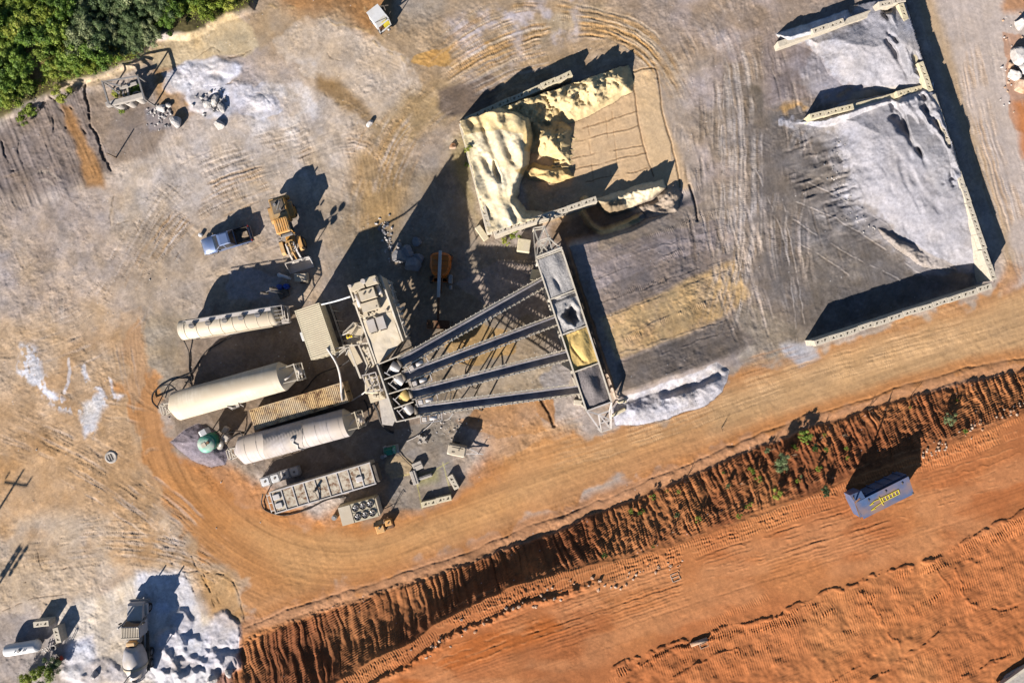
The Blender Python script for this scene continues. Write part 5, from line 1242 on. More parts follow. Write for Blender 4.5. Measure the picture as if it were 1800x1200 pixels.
# ================================================================== BATCHING PLANT
def plant():
    Hd = 7.3
    A_, B_, C_, D_ = P(613, 502, Hd), P(666, 484, Hd), P(711, 612, Hd), P(668, 643, Hd)
    D2 = P(656, 630, Hd)
    base = (A_ + B_ + C_ + D_) / 4; base = (base.x, base.y, 0); t = empty('batching_plant', base, 0, 'tall dust covered concrete batching tower with hoppers, left of the four conveyors', 'batching plant'); o = wl(base)
    ax = (P(656, 640, Hd) - A_).normalized(); ay = Vector((-ax.y, ax.x, 0)); Lb = (P(656, 640, Hd) - A_).length; Wb = 3.55
    W = lambda x, y, z: A_ + ax * x + ay * y + Vector((0, 0, z - Hd - (1.7 * x / Lb if z > 6.9 else 0)))       # x along the tower, y to its right
    def wb(m, c, d, top=1): p = W(*c); m.box(p, d, math.atan2(ax.y, ax.x), top)
    # body: hopper box with sloped crusted deck
    b = MB(); b.add([W(0, 0, 3.6), W(Lb, 0, 3.6), W(Lb, Wb, 3.6), W(0, Wb, 3.6), W(0, 0, Hd), W(Lb, 0, Hd), W(Lb, .62, Hd), W(Lb - 1.15, Wb * .62, Hd), W(Lb - 1.55, Wb, Hd), W(0, Wb, Hd), W(Lb, .62, 3.6), W(Lb - 1.15, Wb * .62, 3.6), W(Lb - 1.55, Wb, 3.6)],
        [(0, 4, 5, 1), (0, 3, 9, 4), (4, 9, 8, 7, 6, 5), (1, 5, 6, 10), (10, 6, 7, 11), (11, 7, 8, 12), (12, 8, 9, 3)]); b.build('hopper_body', DUSTY, t, o)
    b = MB(); n = 40; k = 20; vs = []; fs = []; rr = random.Random(5); x0, x1 = 3.9, Lb - .06
    for i in range(n + 1):
        for j in range(k + 1):
            x = x0 + (x1 - x0) * i / n; y = .16 + (Wb - .34) * j / k
            lim = Lb - .04 - 1.5 * max(0, (y - .6) / (Wb - .6)); x = min(x, lim)
            vs.append(W(x, y, Hd + .05 + .05 * math.sin(x * 1.7 + y) * math.sin(y * 2.1) + .05 * float(fbm(np.array([x]), np.array([y]), .7, 4, 9)[0])))
    for i in range(n):
        for j in range(k): q = i * (k + 1) + j; fs.append((q, q + 1, q + k + 2, q + k + 1))
    b.add(vs, fs, True); b.build('crusted_deck', DUST2, t, o)
    for y, z in ((0.0, Hd + .05), (Wb, Hd + .06)):
        b = MB(); b.bar(W(-.05, y, z), W(Lb - (1.5 if y > 1 else 0), y, z), .16, .2); b.build('edge_beam', STEEL, t, o)
    # rear machinery: filter housings, fan, motors, pipes
    b = MB(); wb(b, (.45, 1.0, Hd + .55), (.7, 1.5, 1.1)); wb(b, (.4, 2.6, Hd + .7), (.85, 1.25, 1.4)); b.build('filter_housing', DUSTY, t, o)
    b = MB(); wb(b, (1.55, 1.75, Hd + .6), (1.1, 1.75, 1.2), .96); wb(b, (2.75, 1.55, Hd + .4), (1.0, 1.9, .8), .96); b.build('filter_cabinet', DUST2, t, o)
    for x, y, z, hh_, r_ in ((1.45, 1.45, 1.2, .14, .1), (1.45, 2.05, 1.2, .14, .1), (3.0, 2.2, .8, .1, .07)):
        b = MB(); p = W(x, y, Hd + z - .05); b.cyl(p, p + Vector((0, 0, hh_ + .05)), r_, seg=12); b.build('inspection_port', DKST, t, o)
    for p, q, r_ in ((W(1.1, .55, Hd + .5), W(2.5, .5, Hd + .5), .2), (W(.9, 2.95, Hd + .6), W(1.9, 3.05, Hd + .6), .22), (W(.3, .4, Hd + 1.0), W(.3, .4, Hd + 1.6), .16), (W(.25, 1.9, Hd + .9), W(.25, 1.9, Hd + 1.9), .24), (W(.5, 3.1, Hd + 1.2), W(.5, 3.1, Hd + 2.0), .17)):
        b = MB(); b.cyl(p, q, r_, seg=16); b.build('duct', CREAM2, t, o)
    b = MB(); rr = random.Random(9)
    for i in range(26):
        x, y = rr.uniform(.1, 3.9), rr.choice([rr.uniform(.08, .5), rr.uniform(.08, 3.3), rr.uniform(2.8, 3.4)]); s = rr.uniform(.12, .34); wb(b, (x, y, Hd + s * .6), (s * rr.uniform(.6, 1.6), s * rr.uniform(.6, 1.6), s * 1.4))
    for i in range(12):
        x, y = rr.uniform(2.2, 3.9), rr.uniform(.1, 2.4); b.cyl(W(x, y, Hd + .2), W(x + rr.uniform(-.5, .5), y + rr.uniform(-.5, .5), Hd + .25), .07, seg=8)
    b.build('valve_cluster', DUSTY, t, o)
    # two vent boxes
    for y in (.95, 2.0):
        b = MB(); wb(b, (4.75, y, Hd + .22), (1.35, .85, .44)); q = b.build('vent_box', CREAM2, t, o)
        b = MB()
        for k in range(4): wb(b, (5.5, y - .3 + k * .2, Hd + .12), (.14, .1, .14))
        b.build('clamp', DKST, q)
    # legs and bracing
    b = MB()
    for x in (.2, Lb * .45, Lb - .3):
        for y in (.15, Wb - .15):
            p = W(x if y < 1 else min(x, Lb - 1.8), y, 0); b.bar((p.x, p.y, 0), (p.x, p.y, 3.6), .28)
    for y in (.15, Wb - .15): b.bar(W(.2, y, .3), W(Lb * .45, y, 3.4), .12); b.bar(W(Lb * .45, y, 3.4), W(Lb - 1.8, y, .3), .12)
    b.bar(W(.2, .15, .3), W(.2, Wb - .15, 3.4), .12); b.build('leg', STEEL, t, o)
    # right-hand service ladder, cages and cable trays hanging in the shade
    b = MB(); rr = random.Random(4)
    for i in range(18):
        x = rr.uniform(2.4, Lb - 1.6); y = Wb + rr.uniform(.15, .75); z = rr.uniform(3.0, 6.6); b.box(W(x, y, z), (rr.uniform(.1, .35), rr.uniform(.1, .3), rr.uniform(.1, .4)), R(rr.uniform(0, 90)))
    for z in (6.4, 5.4, 4.4): b.bar(W(.5, Wb + .5, z), W(Lb - 1.7, Wb + .5, z), .06)
    for x in np.linspace(.6, Lb - 1.8, 7): b.bar(W(x, Wb + .5, 3.2), W(x, Wb + .5, 6.5), .05); b.bar(W(x, Wb, 3.4), W(x, Wb + .5, 3.4), .05)
    b.build('service_gantry', STEEL, t, o)
    # left: platform, braces, stair frames
    b = MB(); pts = [P(607, 585, 4.2), P(625, 567, 4.2), P(640, 577, 4.2), P(636, 606, 4.2), P(612, 606, 4.2)]
    b.add([p for p in pts] + [p + Vector((0, 0, -.08)) for p in pts], [(0, 1, 2, 3, 4), (9, 8, 7, 6, 5)] + [(i, (i + 1) % 5, 5 + (i + 1) % 5, 5 + i) for i in range(5)]); b.build('platform', DUSTY, t, o)
    b = MB()
    for p, q in zip(pts[:4], pts[1:]):
        b.bar(p + Vector((0, 0, 1.05)), q + Vector((0, 0, 1.05)), .05); b.bar(p + Vector((0, 0, .55)), q + Vector((0, 0, .55)), .04)
    for p in pts: b.bar(p, p + Vector((0, 0, 1.05)), .05); b.bar(p, (p.x, p.y, 0), .1)
    b.bar(P(599, 590, 4.4), P(614, 584, 4.6), .12); b.build('railing', STEEL, t, o)
    b = MB()
    for A, B, w in (((588, 613), (648, 602), .14), ((588, 624), (612, 607), .12), ((612, 607), (634, 664), .2), ((628, 601), (646, 642), .16), ((646, 610), (657, 641), .2), ((592, 628), (613, 608), .1), ((608, 624), (614, 612), .1), ((646, 642), (640, 660), .1), ((640, 660), (652, 640), .08)):
        b.bar(P(*A, 4.6), P(*B, 4.6), w, .22)
    for k in range(7): b.bar(P(636 + k * 2.2, 606 + k * 5.2, 4.3 - k * .1), P(646 + k * 1.8, 603 + k * 5.2, 4.3 - k * .1), .26, .05)
    for px, py in ((612, 607), (634, 664), (588, 618), (646, 642)): p = P(px, py, 4.6); b.bar(p, (p.x, p.y, 0), .14)
    b.build('stair_frame', STEEL, t, o)
    b = MB(); b.bar(P(612, 607, 3.9), P(630, 640, 3.9), 1.1, .1); b.bar(P(640, 610, 3.6), P(655, 645, 3.4), .6, .1); b.build('catwalk', DUSTY, t, o)
    # mixer gearbox under the hopper
    b = MB(); c = P(653, 676, 4.9); b.bbox((c.x, c.y, 4.3), (1.5, 2.0, 1.1), .1); c2 = P(662, 697, 4.4); b.box((c2.x, c2.y, 3.9), (1.7, 1.0, .9), R(18)); b.build('mixer_housing', DUSTY, t, o)
    b = MB()
    for A, B in (((637, 660), (660, 654)), ((660, 654), (670, 688)), ((637, 660), (645, 680)), ((645, 682), (668, 674)), ((648, 657), (658, 690)), ((640, 668), (664, 662)), ((645, 690), (672, 684)), ((658, 668), (648, 688))): b.bar(P(*A, 5.1), P(*B, 5.1), .1)
    for px, py in ((637, 660), (645, 688), (672, 686)): p = P(px, py, 5.0); b.bar(p, (p.x, p.y, 0), .14)
    b.build('mixer_frame', CREAM2, t, o)
    b = MB(); rr = random.Random(2)
    for i in range(14): p = P(655 + rr.uniform(0, 18), 688 + rr.uniform(-6, 10), 4.8); b.bbox((p.x, p.y, 4.6), (rr.uniform(.15, .45), rr.uniform(.15, .4), rr.uniform(.2, .5)), .03)
    b.build('gear_motor', DUSTY, t, o)
    # chute floor below
    b = MB(); q = [P(664, 692, 3.2), P(680, 690, 3.2), P(695, 738, 2.6), P(690, 748, 2.5), P(672, 746, 2.6)]
    b.add(q + [p + Vector((0, 0, -.1)) for p in q], [(0, 1, 2, 3, 4), (9, 8, 7, 6, 5)] + [(i, (i + 1) % 5, 5 + (i + 1) % 5, 5 + i) for i in range(5)])
    b.build('chute', CONCG, t, o)
plant()
def weigh_row():
    z = 6.6
    pts = [(663, 641), (697, 741)]; a, e = P(663, 641, z), P(697, 741, z)
    base = (a.lerp(e, .5).x + .6, a.lerp(e, .5).y, 0); t = empty('weigh_hopper_row', base, 0, 'row of four open weigh hoppers catching the heads of the conveyors', 'hoppers'); o = wl(base)
    b = MB(); b.bar(a, e, .15, .35); b.add([a, e, e + Vector((0, 0, -2.0)), a + Vector((0, 0, -2.0))], [(0, 1, 2, 3)]); b.build('long_beam', STEEL, t, o)
    far = [(705, 624), (705, 656), (716, 682), (727, 706), (742, 731)]
    us = [0.0, .27, .52, .78, 1.0]
    for u, f in zip(us, far):
        b = MB(); p = a.lerp(e, u); q = P(*f, z); b.bar(p, q, .12, .2); b.add([p, q, q + Vector((0, 0, -1.8)), p + Vector((0, 0, -1.8))], [(0, 1, 2, 3)]); b.build('partition', STEEL, t, o)
    b = MB()
    for i in range(4):
        p0, p1 = a.lerp(e, us[i]), a.lerp(e, us[i + 1]); q0, q1 = P(*far[i], z), P(*far[i + 1], z); d = Vector((0, 0, -1.9)); c = (p0 + p1 + q0 + q1) / 4 + Vector((0, 0, -2.6))
        f = lambda v: c + (v + d - c) * .35
        b.add([p0 + d, p1 + d, q1 + d, q0 + d, f(p0), f(p1), f(q1), f(q0)], [(0, 1, 5, 4), (1, 2, 6, 5), (2, 3, 7, 6), (3, 0, 4, 7), (4, 5, 6, 7)])
    b.build('hopper_cone', DKST, t, o)
    b = MB()
    for u in (0.02, .5, .98):
        for p in (a.lerp(e, u), a.lerp(e, u) + Vector((2.2, .5, 0))): b.bar((p.x, p.y, 0), (p.x, p.y, z - .2), .2)
    b.bar((a.x, a.y, .4), (e.x, e.y, z - .4), .12); b.build('leg', STEEL, t, o)
    # curved hoods over the conveyor heads, each with its own material colour
    for i, (hp, m) in enumerate((((693, 649), GALV), ((700, 670), GALV), ((709, 699), SANDM), ((716, 722), GALV))):
        c = P(*hp, z - .1); b = MB(); vs = []; fs = []; n = 10; an = [R(-61), R(-70), R(-76), R(-83)][i] + math.pi / 2 + .55
        for k in range(n + 1):
            s = k / n
            for w_ in (-.55, .55): 
                x = -.75 + 1.5 * s; zz = -.05 + .25 * math.sin(s * math.pi) ; vs.append((c.x + x * math.cos(an) - w_ * math.sin(an), c.y + x * math.sin(an) + w_ * math.cos(an), c.z + zz - .7 * (1 - s) ** 2))
        for k in range(n): fs.append((2 * k, 2 * k + 1, 2 * k + 3, 2 * k + 2))
        b.add(vs, fs, True); h_ = b.build('hood', m, t, o)
        b = MB(); x = -.8; p = Vector((c.x + x * math.cos(an), c.y + x * math.sin(an), c.z + .05)); r_ = Vector((-math.sin(an), math.cos(an), 0)); b.bar(p - r_ * .75, p + r_ * .75, .1); b.bar(p + r_ * .5, p + r_ * .5 + Vector((math.cos(an), math.sin(an), 0)) * .8, .07); b.build('limit_bar', CREAM2, h_)
weigh_row()
# ================================================================== VEHICLES
def wheel(parent, c, r, w, rim=GALV, name='wheel', ax='y'):
    b = MB(); x, y, z = c
    prof = [(-w / 2, r * .6), (-w / 2, r * .88), (-w * .38, r), (w * .38, r), (w / 2, r * .88), (w / 2, r * .6)]
    b.lathe(prof, ax, (0, 0, 0), 24); o = b.build(name, RUBB, parent, (x, y, z))
    k = MB(); k.lathe([(-w * .4, .02), (-w * .42, r * .45), (-w * .5, r * .62), (w * .5, r * .62), (w * .42, r * .45), (w * .4, .02)], ax, (0, 0, 0), 20); k.build('rim', rim, o)
    return o
def pickup():
    loc, ang, L = frame((436, 410), (357, 434), 1.0, G(400, 425)); t = empty('pickup_truck', loc, ang, 'blue grey crew cab pickup with an open bed parked on the west yard', 'pickup truck')
    L = 5.75; W = 1.98; x0, x1 = -L / 2, L / 2
    # body sides: outline extruded, narrowed at nose
    b = MB()
    sec = [(x0, .45, .86, .93), (x0 + .08, .42, 1.02, .97), (x0 + 1.75, .38, 1.04, .98), (x0 + 1.78, .38, 1.06, .98), (x1 - 1.75, .36, 1.08, .98), (x1 - .9, .36, 1.06, .97), (x1 - .25, .4, .98, .92), (x1 - .04, .46, .86, .82), (x1, .5, .75, .78)]
    vs = []; fs = []
    for x, zl, zh, hw in sec:
        h2 = hw * W / 1.96 * 1.0
        for y, z in ((-h2 * .92, zl), (-h2, zl + .15), (-h2, zh - .14), (-h2 * .94, zh), (h2 * .94, zh), (h2, zh - .14), (h2, zl + .15), (h2 * .92, zl)): vs.append((x, y, z))
    m = 8
    for i in range(len(sec) - 1):
        for k in range(m):
            if i in (1,) and k == 3: continue          # the bed is open
            fs.append((i * m + k, i * m + (k + 1) % m, (i + 1) * m + (k + 1) % m, (i + 1) * m + k))
    fs.append(tuple(range(m - 1, -1, -1))); fs.append(tuple((len(sec) - 1) * m + k for k in range(m))); b.add(vs, fs, True)
    b.build('body', BLUEP, t)
    b = MB(); xb0, xb1 = x0 + .1, x0 + 1.72; hw = .80
    b.add([(xb0, -hw, 1.03), (xb1, -hw, 1.03), (xb1, hw, 1.03), (xb0, hw, 1.03), (xb0, -hw, .58), (xb1, -hw, .58), (xb1, hw, .58), (xb0, hw, .58)], [(0, 4, 5, 1), (1, 5, 6, 2), (2, 6, 7, 3), (3, 7, 4, 0), (4, 7, 6, 5)])
    b.build('bed_liner', DKST, t)
    b = MB(); b.bbox((xb0 + .55, -.1, .68), (.8, .6, .22), .04); b.box((xb0 + .6, .35, .62), (.9, .3, .1), .5); b.build('bed_load', WOOD, t)
    # cab
    def cabsec(z, xa, xb, hw): return [(xa, -hw, z), (xb, -hw, z), (xb, hw, z), (xa, hw, z)]
    b = MB(); lo = cabsec(1.06, x0 + 1.8, x1 - 1.45, .92); hi = cabsec(1.78, x0 + 2.15, x1 - 2.25, .70); tp = cabsec(1.86, x0 + 2.35, x1 - 2.5, .58)
    b.add(lo + hi, [(0, 1, 5, 4), (1, 2, 6, 5), (2, 3, 7, 6), (3, 0, 4, 7)]); b.build('cab_glass', GLASS, t)
    b = MB(); b.add([(p[0], p[1], p[2] + .012) for p in hi + tp], [(0, 1, 5, 4), (1, 2, 6, 5), (2, 3, 7, 6), (3, 0, 4, 7), (4, 5, 6, 7)])
    for s in (0, 3): b.bar(Vector(lo[s]) + Vector((0, 0, .01)), Vector(hi[s]) + Vector((0, 0, .01)), .12, .06)
    for s in (1, 2): b.bar(Vector(lo[s]) + Vector((0, 0, .01)), Vector(hi[s]) + Vector((0, 0, .01)), .09, .06)
    for s in (-1, 1): b.bar((x0 + 3.0, s * .93, 1.06), (x0 + 3.02, s * .71, 1.79), .12, .05)
    b.build('cab', BLUEP, t)
    b = MB(); b.box((x0 + 1.95, .0, 1.09), (.3, 1.5, .05)); b.build('cab_back', BLUEP, t)
    b = MB(); b.box((x1 - .02, 0, .62), (.12, 1.5, .34)); b.build('grille', DKST, t)
    b = MB(); b.bbox((x1 + .06, 0, .5), (.16, 1.8, .2), .05); b.build('front_bumper', GALV, t)
    b = MB(); b.bbox((x0 - .08, 0, .52), (.18, 1.8, .18), .05); b.build('rear_bumper', GALV, t)
    for s in (-1, 1):
        b = MB(); b.bbox((x1 - .12, s * .72, .8), (.2, .3, .16), .03); b.build('headlight', WHITE, t)
        b = MB(); b.box((x0 - .01, s * .84, .85), (.06, .16, .3)); b.build('tail_light', REDP, t)
        b = MB(); b.bbox((x1 - 1.75, s * 1.1, 1.18), (.12, .24, .18), .03); b.build('side_mirror', DKST, t)
        for x in (x0 + 1.05, x1 - 1.1): wheel(t, (x, s * .86, .4), .4, .27)
    loc2 = P(352, 413, .3); b = MB(); b.cyl((0, 0, 0), (0, 0, .38), .2, .24, 18); b.sphere((0, 0, .38), .2, 12, 6, (1, 1, .3)); o = b.build('bucket', WHITE, None, (loc2.x, loc2.y, G(352, 413) - .02)); tag(o, 'white bucket standing in front of the blue pickup', 'bucket')
pickup()

def loader():
    loc, ang, L = frame((488, 350), (521, 462), 1.6, G(505, 410)); t = empty('wheel_loader', loc, ang, 'yellow wheel loader with its bucket lowered toward the plant', 'wheel loader'); L = 7.9
    # x forward; rear at -3.9
    b = MB(); b.xprism([(-3.7, 1.0), (-3.75, 2.0), (-3.5, 2.35), (-1.1, 2.45), (-1.1, 1.0)], -.85, .85); b.build('engine_hood', YELP, t)
    b = MB(); b.box((-2.75, 0, 2.42), (1.5, 1.35, .06)); b.build('radiator_grille', DKST, t)
    b = MB(); b.cyl((-2.3, .3, 2.4), (-2.3, .3, 2.95), .09, seg=12); b.cyl((-3.0, -.25, 2.4), (-3.0, -.25, 2.7), .16, seg=14); b.bar((-3.3, .35, 2.48), (-2.4, -.2, 2.48), .14, .06); b.build('exhaust_stack', GALV, t)
    b = MB(); b.bbox((-3.9, 0, 1.1), (.5, 2.3, .75), .12); b.build('counterweight', YELP, t)
    for s in (-1, 1):
        b = MB(); b.xprism([(-3.2, 1.45), (-3.0, 1.75), (-1.5, 1.75), (-1.2, 1.45)], s * .86 - (.55 if s < 0 else 0), s * .86 + (.55 if s > 0 else 0)); b.build('rear_fender', YELP, t)
    b = MB(); b.xprism([(-1.05, 1.3), (-1.0, 2.9), (.15, 2.9), (.5, 1.3)], -.74, .74); b.build('cab_glass', GLASS, t)
    for x, xt in ((-1.05, -1.0), (.5, .15)):
        for s in (-.74, .74): b = MB(); b.bar((x, s, 1.25), (xt, s, 2.92), .12); b.build('cab_pillar', YELP, t)
    b = MB(); b.bbox((-.42, 0, 3.02), (1.75, 1.62, .2), .08)
    for k in range(5): b.box((-.42, -.52 + k * .26, 3.14), (1.4, .12, .05))
    b.build('cab_roof', YELT, t)
    b = MB(); b.bbox((.55, 0, 2.1), (.35, 1.4, .12), .05); b.build('windscreen_visor', GALV, t)
    b = MB(); b.bbox((1.1, 0, 1.15), (1.6, .85, .8), .1); b.xprism([(1.0, 1.2), (1.2, 2.1), (1.7, 2.1), (2.0, 1.2)], -.42, .42); b.build('front_frame', YELP, t)
    for s in (-1, 1):
        b = MB(); b.xprism([(.85, 1.45), (1.05, 1.72), (2.3, 1.72), (2.6, 1.4)], s * .86 - (.42 if s < 0 else 0), s * .86 + (.42 if s > 0 else 0)); b.build('front_fender', YELT, t)
        wheel(t, (1.65, s * 1.08, .78), .78, .6, YELP); wheel(t, (-2.25, s * 1.08, .78), .78, .6, YELP)
        b = MB(); b.bar((1.45, s * .42, 1.95), (2.6, s * .48, 1.5), .17, .34); b.bar((2.6, s * .48, 1.5), (3.5, s * .5, .55), .17, .3); b.build('lift_arm', CREAM2, t)
        b = MB(); b.cyl((1.3, s * .25, 1.3), (2.5, s * .3, 1.35), .08, seg=10); b.build('lift_cylinder', GALV, t)
    b = MB(); b.bar((1.5, 0, 2.15), (2.6, 0, 1.85), .16, .22); b.bar((2.6, 0, 1.85), (3.35, 0, .9), .12, .16); b.bar((2.45, 0, 2.05), (2.75, 0, 1.2), .18, .3); b.build('tilt_link', YELP, t)
    b = MB(); b.bar((1.9, -.3, 1.9), (2.4, .3, 1.75), .12); b.tube([(1.3, .2, 2.0), (1.7, .4, 2.25), (2.2, .2, 2.0)], .05, 6); b.tube([(1.3, -.2, 2.0), (1.7, -.35, 2.2), (2.2, -.2, 1.95)], .05, 6); b.build('hydraulic_hose', RUBB, t)
    # bucket: curved shell
    b = MB(); pr = [(3.45, 1.05), (3.35, .75), (3.4, .35), (3.62, .1), (4.55, .06)]; wb = 1.45; vs = []; fs = []
    for x, z in pr: vs += [(x, -wb, z), (x, wb, z)]
    for x, z in pr: vs += [(x - .06 if z > .2 else x, -wb, z - .05), (x - .06 if z > .2 else x, wb, z - .05)]
    n = len(pr)
    for i in range(n - 1): fs += [(2 * i, 2 * i + 1, 2 * i + 3, 2 * i + 2), (2 * n + 2 * i, 2 * n + 2 * i + 2, 2 * n + 2 * i + 3, 2 * n + 2 * i + 1)]
    b.add(vs, fs)
    for s in (-1, 1): b.xprism([(3.45, 1.05), (3.35, .75), (3.4, .35), (3.62, .08), (4.5, .08), (4.1, .5)], s * wb - .03, s * wb + .03)
    b.box((3.42, 0, 1.06), (.12, 2.9, .08)); b.build('bucket', CREAM2, t)
    for s in (-.9, .9):
        b = MB(); b.bbox((.75, s, 2.2), (.14, .2, .3), .03); b.build('side_mirror', DKST, t)
loader()

def mixer():
    loc, ang, L = frame((238, 1196), (234, 1066), 2.0, 0); t = empty('mixer_truck', loc, ang, 'concrete mixer truck with a dusty white drum standing in the washout corner', 'mixer truck'); 
    x1 = 4.5
    b = MB(); b.box((-.2, 0, .85), (8.6, .85, .3)); b.box((-1.2, -1.05, 1.1), (4.6, .35, .1)); b.box((-1.2, 1.05, 1.1), (4.6, .35, .1)); b.build('chassis', DKST, t)
    b = MB(); b.xprism([(2.55, 1.0), (2.6, 1.85), (4.2, 1.62), (4.42, 1.35), (4.45, .8), (2.55, .8)], -.85, .85); b.build('hood', CREAM2, t)
    for s in (-1, 1):
        b = MB(); b.bbox((3.6, s * .98, 1.05), (1.3, .4, .28), .08); b.build('front_fender', CREAM2, t)
        b = MB(); b.tube([(2.75, s * 1.02, 1.2), (2.4, s * 1.1, 2.2), (2.3, s * 1.1, 3.3)], .09, 10); b.build('exhaust_pipe', GALV, t)
        b = MB(); b.bbox((2.5, s * 1.32, 2.4), (.12, .22, .45), .03); b.bar((2.3, s * .9, 2.6), (2.5, s * 1.32, 2.6), .05); b.build('side_mirror', DKST, t)
        wheel(t, (3.55, s * 1.0, .52), .52, .32)
        for x in (-1.6, -2.9): wheel(t, (x, s * .92, .52), .52, .58)
    b = MB(); b.xprism([(.95, 1.0), (.95, 2.75), (2.2, 2.75), (2.55, 1.9), (2.55, 1.0)], -1.05, 1.05); b.build('cab', CREAM2, t)
    b = MB(); b.add([(2.25, -.9, 2.68), (2.57, -.9, 1.95), (2.57, .9, 1.95), (2.25, .9, 2.68)], [(0, 1, 2, 3)]); b.build('windscreen', GLASS, t)
    b = MB()
    for k in range(11): b.box((1.58, -.94 + k * .188, 2.79), (1.15, .10, .07))
    b.box((.96, 0, 2.80), (.12, 2.1, .12)); b.build('cab_roof', CREAM, t)
    b = MB(); b.cyl((.45, -.75, 1.9), (.45, .75, 1.9), .34, seg=18); b.build('water_tank', GALV, t)
    b = MB(); b.bbox((.25, 0, 2.05), (.5, 1.0, 1.5), .08); b.bar((.6, -.5, 1.0), (.1, -.5, 2.7), .14); b.bar((.6, .5, 1.0), (.1, .5, 2.7), .14); b.build('drum_pedestal', YELT, t)
    # drum, tilted up to the rear
    b = MB(); b.lathe([(0, .45), (.05, .75), (.45, 1.0), (1.5, 1.24), (2.3, 1.26), (2.45, 1.24), (3.9, .86), (4.3, .66), (4.32, .5)], 'x', (0, 0, 0), 40); b.cur = 0
    d = b.build('drum', mat('dusty_drum_paint', (206, 200, 198), .45, 0, .35, (200, 178, 140), .14, 1.4, .08), t, (-.05, 0, 2.25)); d.rotation_euler = (0, R(10), math.pi)
    b = MB(); b.lathe([(2.25, 1.27), (2.25, 1.31), (2.6, 1.27), (2.6, 1.2)], 'x', (0, 0, 0), 40); b.build('drum_ring', mat('tan_stripe', (206, 190, 158), .5, 0, .3), d)
    b = MB(); b.xprism([(-4.6, 3.1), (-4.2, 3.9), (-3.7, 3.9), (-3.9, 3.0)], -.6, .6); b.build('charge_hopper', CREAM2, t)
    b = MB(); b.xprism([(-5.6, 1.4), (-5.6, 1.55), (-4.2, 2.6), (-4.2, 2.4)], -.3, .3); b.build('discharge_chute', CREAM2, t)
    b = MB(); b.bar((-3.6, -.9, 1.0), (-4.0, -.7, 3.2), .12); b.bar((-3.6, .9, 1.0), (-4.0, .7, 3.2), .12); b.bar((-4.0, -.7, 3.2), (-4.0, .7, 3.2), .12); b.bar((-3.9, 1.0, 1.0), (-4.3, .5, 3.6), .06); b.build('rear_frame', CREAM2, t)
    b = MB(); b.bbox((4.5, 0, .7), (.2, 2.3, .35), .05); b.build('front_bumper', GALV, t)
mixer()

def boom_lift():
    z0 = G(775, 470); loc, ang, L = frame((775, 440), (769, 572), 1.6, z0); t = empty('boom_lift', loc, ang, 'orange telescopic boom lift in the plant shadow with boom laid low', 'boom lift')
    x0 = -L / 2
    b = MB(); pl = []
    w = 1.2
    for k in range(13): a = R(90 + 180 * k / 12); pl.append((x0 + .75 + .55 * math.cos(a), w * math.sin(a)))
    pl = pl + [(x0 + 1.9, -w), (x0 + 2.7, -w * .75), (x0 + 3.0, -.5), (x0 + 3.0, .5), (x0 + 2.7, w * .75), (x0 + 1.9, w)]
    n = len(pl); cx = x0 + 1.6; vs = []
    for z, k in ((.9, 1.0), (1.45, 1.0), (1.72, .94), (1.84, .8)): vs += [(cx + (x - cx) * k, y * k, z) for x, y in pl]
    fs = [tuple(range(n - 1, -1, -1)), tuple(3 * n + i for i in range(n))]
    for r_ in range(3):
        for i in range(n): fs.append((r_ * n + i, r_ * n + (i + 1) % n, (r_ + 1) * n + (i + 1) % n, (r_ + 1) * n + i))
    b.add(vs, fs); b.build('turntable_cover', ORAN, t)
    b = MB()
    for x in (x0 + .6, x0 + 1.2, x0 + 1.8, x0 + 2.3): b.bar((x, -.95, 1.86), (x, .95, 1.86), .03, .05)
    b.build('cover_seam', RUSTY, t)
    b = MB(); b.box((x0 + 2.0, 0, .65), (3.0, 1.5, .4)); b.box((x0 + 3.35, 0, .7), (.4, 2.1, .3)); b.build('chassis', ORAN, t)
    for x in (x0 + .7, x0 + 3.3):
        for s in (-1, 1): wheel(t, (x, s * 1.05, .45), .45, .38, ORAN)
    b = MB(); b.bar((x0 + .1, 0, 2.1), (x0 + 5.4, 0, 1.95), .34, .4); b.build('boom', CREAM2, t)
    b = MB(); b.bar((x0 + 5.2, 0, 1.95), (L / 2 - .7, 0, 1.2), .26, .3); b.cyl((x0 + 3.2, .3, 1.7), (x0 + 5, .25, 1.8), .08, seg=8); b.build('boom_extension', RUSTY, t)
    b = MB(); cx = L / 2
    for z in (.35, .9, 1.4):
        for p, q in (((cx - .6, -1.25), (cx - .6, 1.25)), ((cx + .35, -1.25), (cx + .35, 1.25)), ((cx - .6, -1.25), (cx + .35, -1.25)), ((cx - .6, 1.25), (cx + .35, 1.25))): b.bar((*p, z), (*q, z), .06)
    for x in (cx - .6, cx + .35):
        for y in (-1.25, -.4, .4, 1.25): b.bar((x, y, .3), (x, y, 1.4), .05)
    b.box((cx - .12, 0, .32), (.95, 2.5, .05)); b.build('basket', RUSTY, t)
    b = MB(); b.bbox((x0 + 3.2, 1.2, 1.0), (1.0, .45, .5), .05); b.cyl((x0 + 3.9, 1.25, .9), (x0 + 4.4, 1.25, .9), .2, seg=12); b.build('tool_box', GALV, t)
boom_lift()

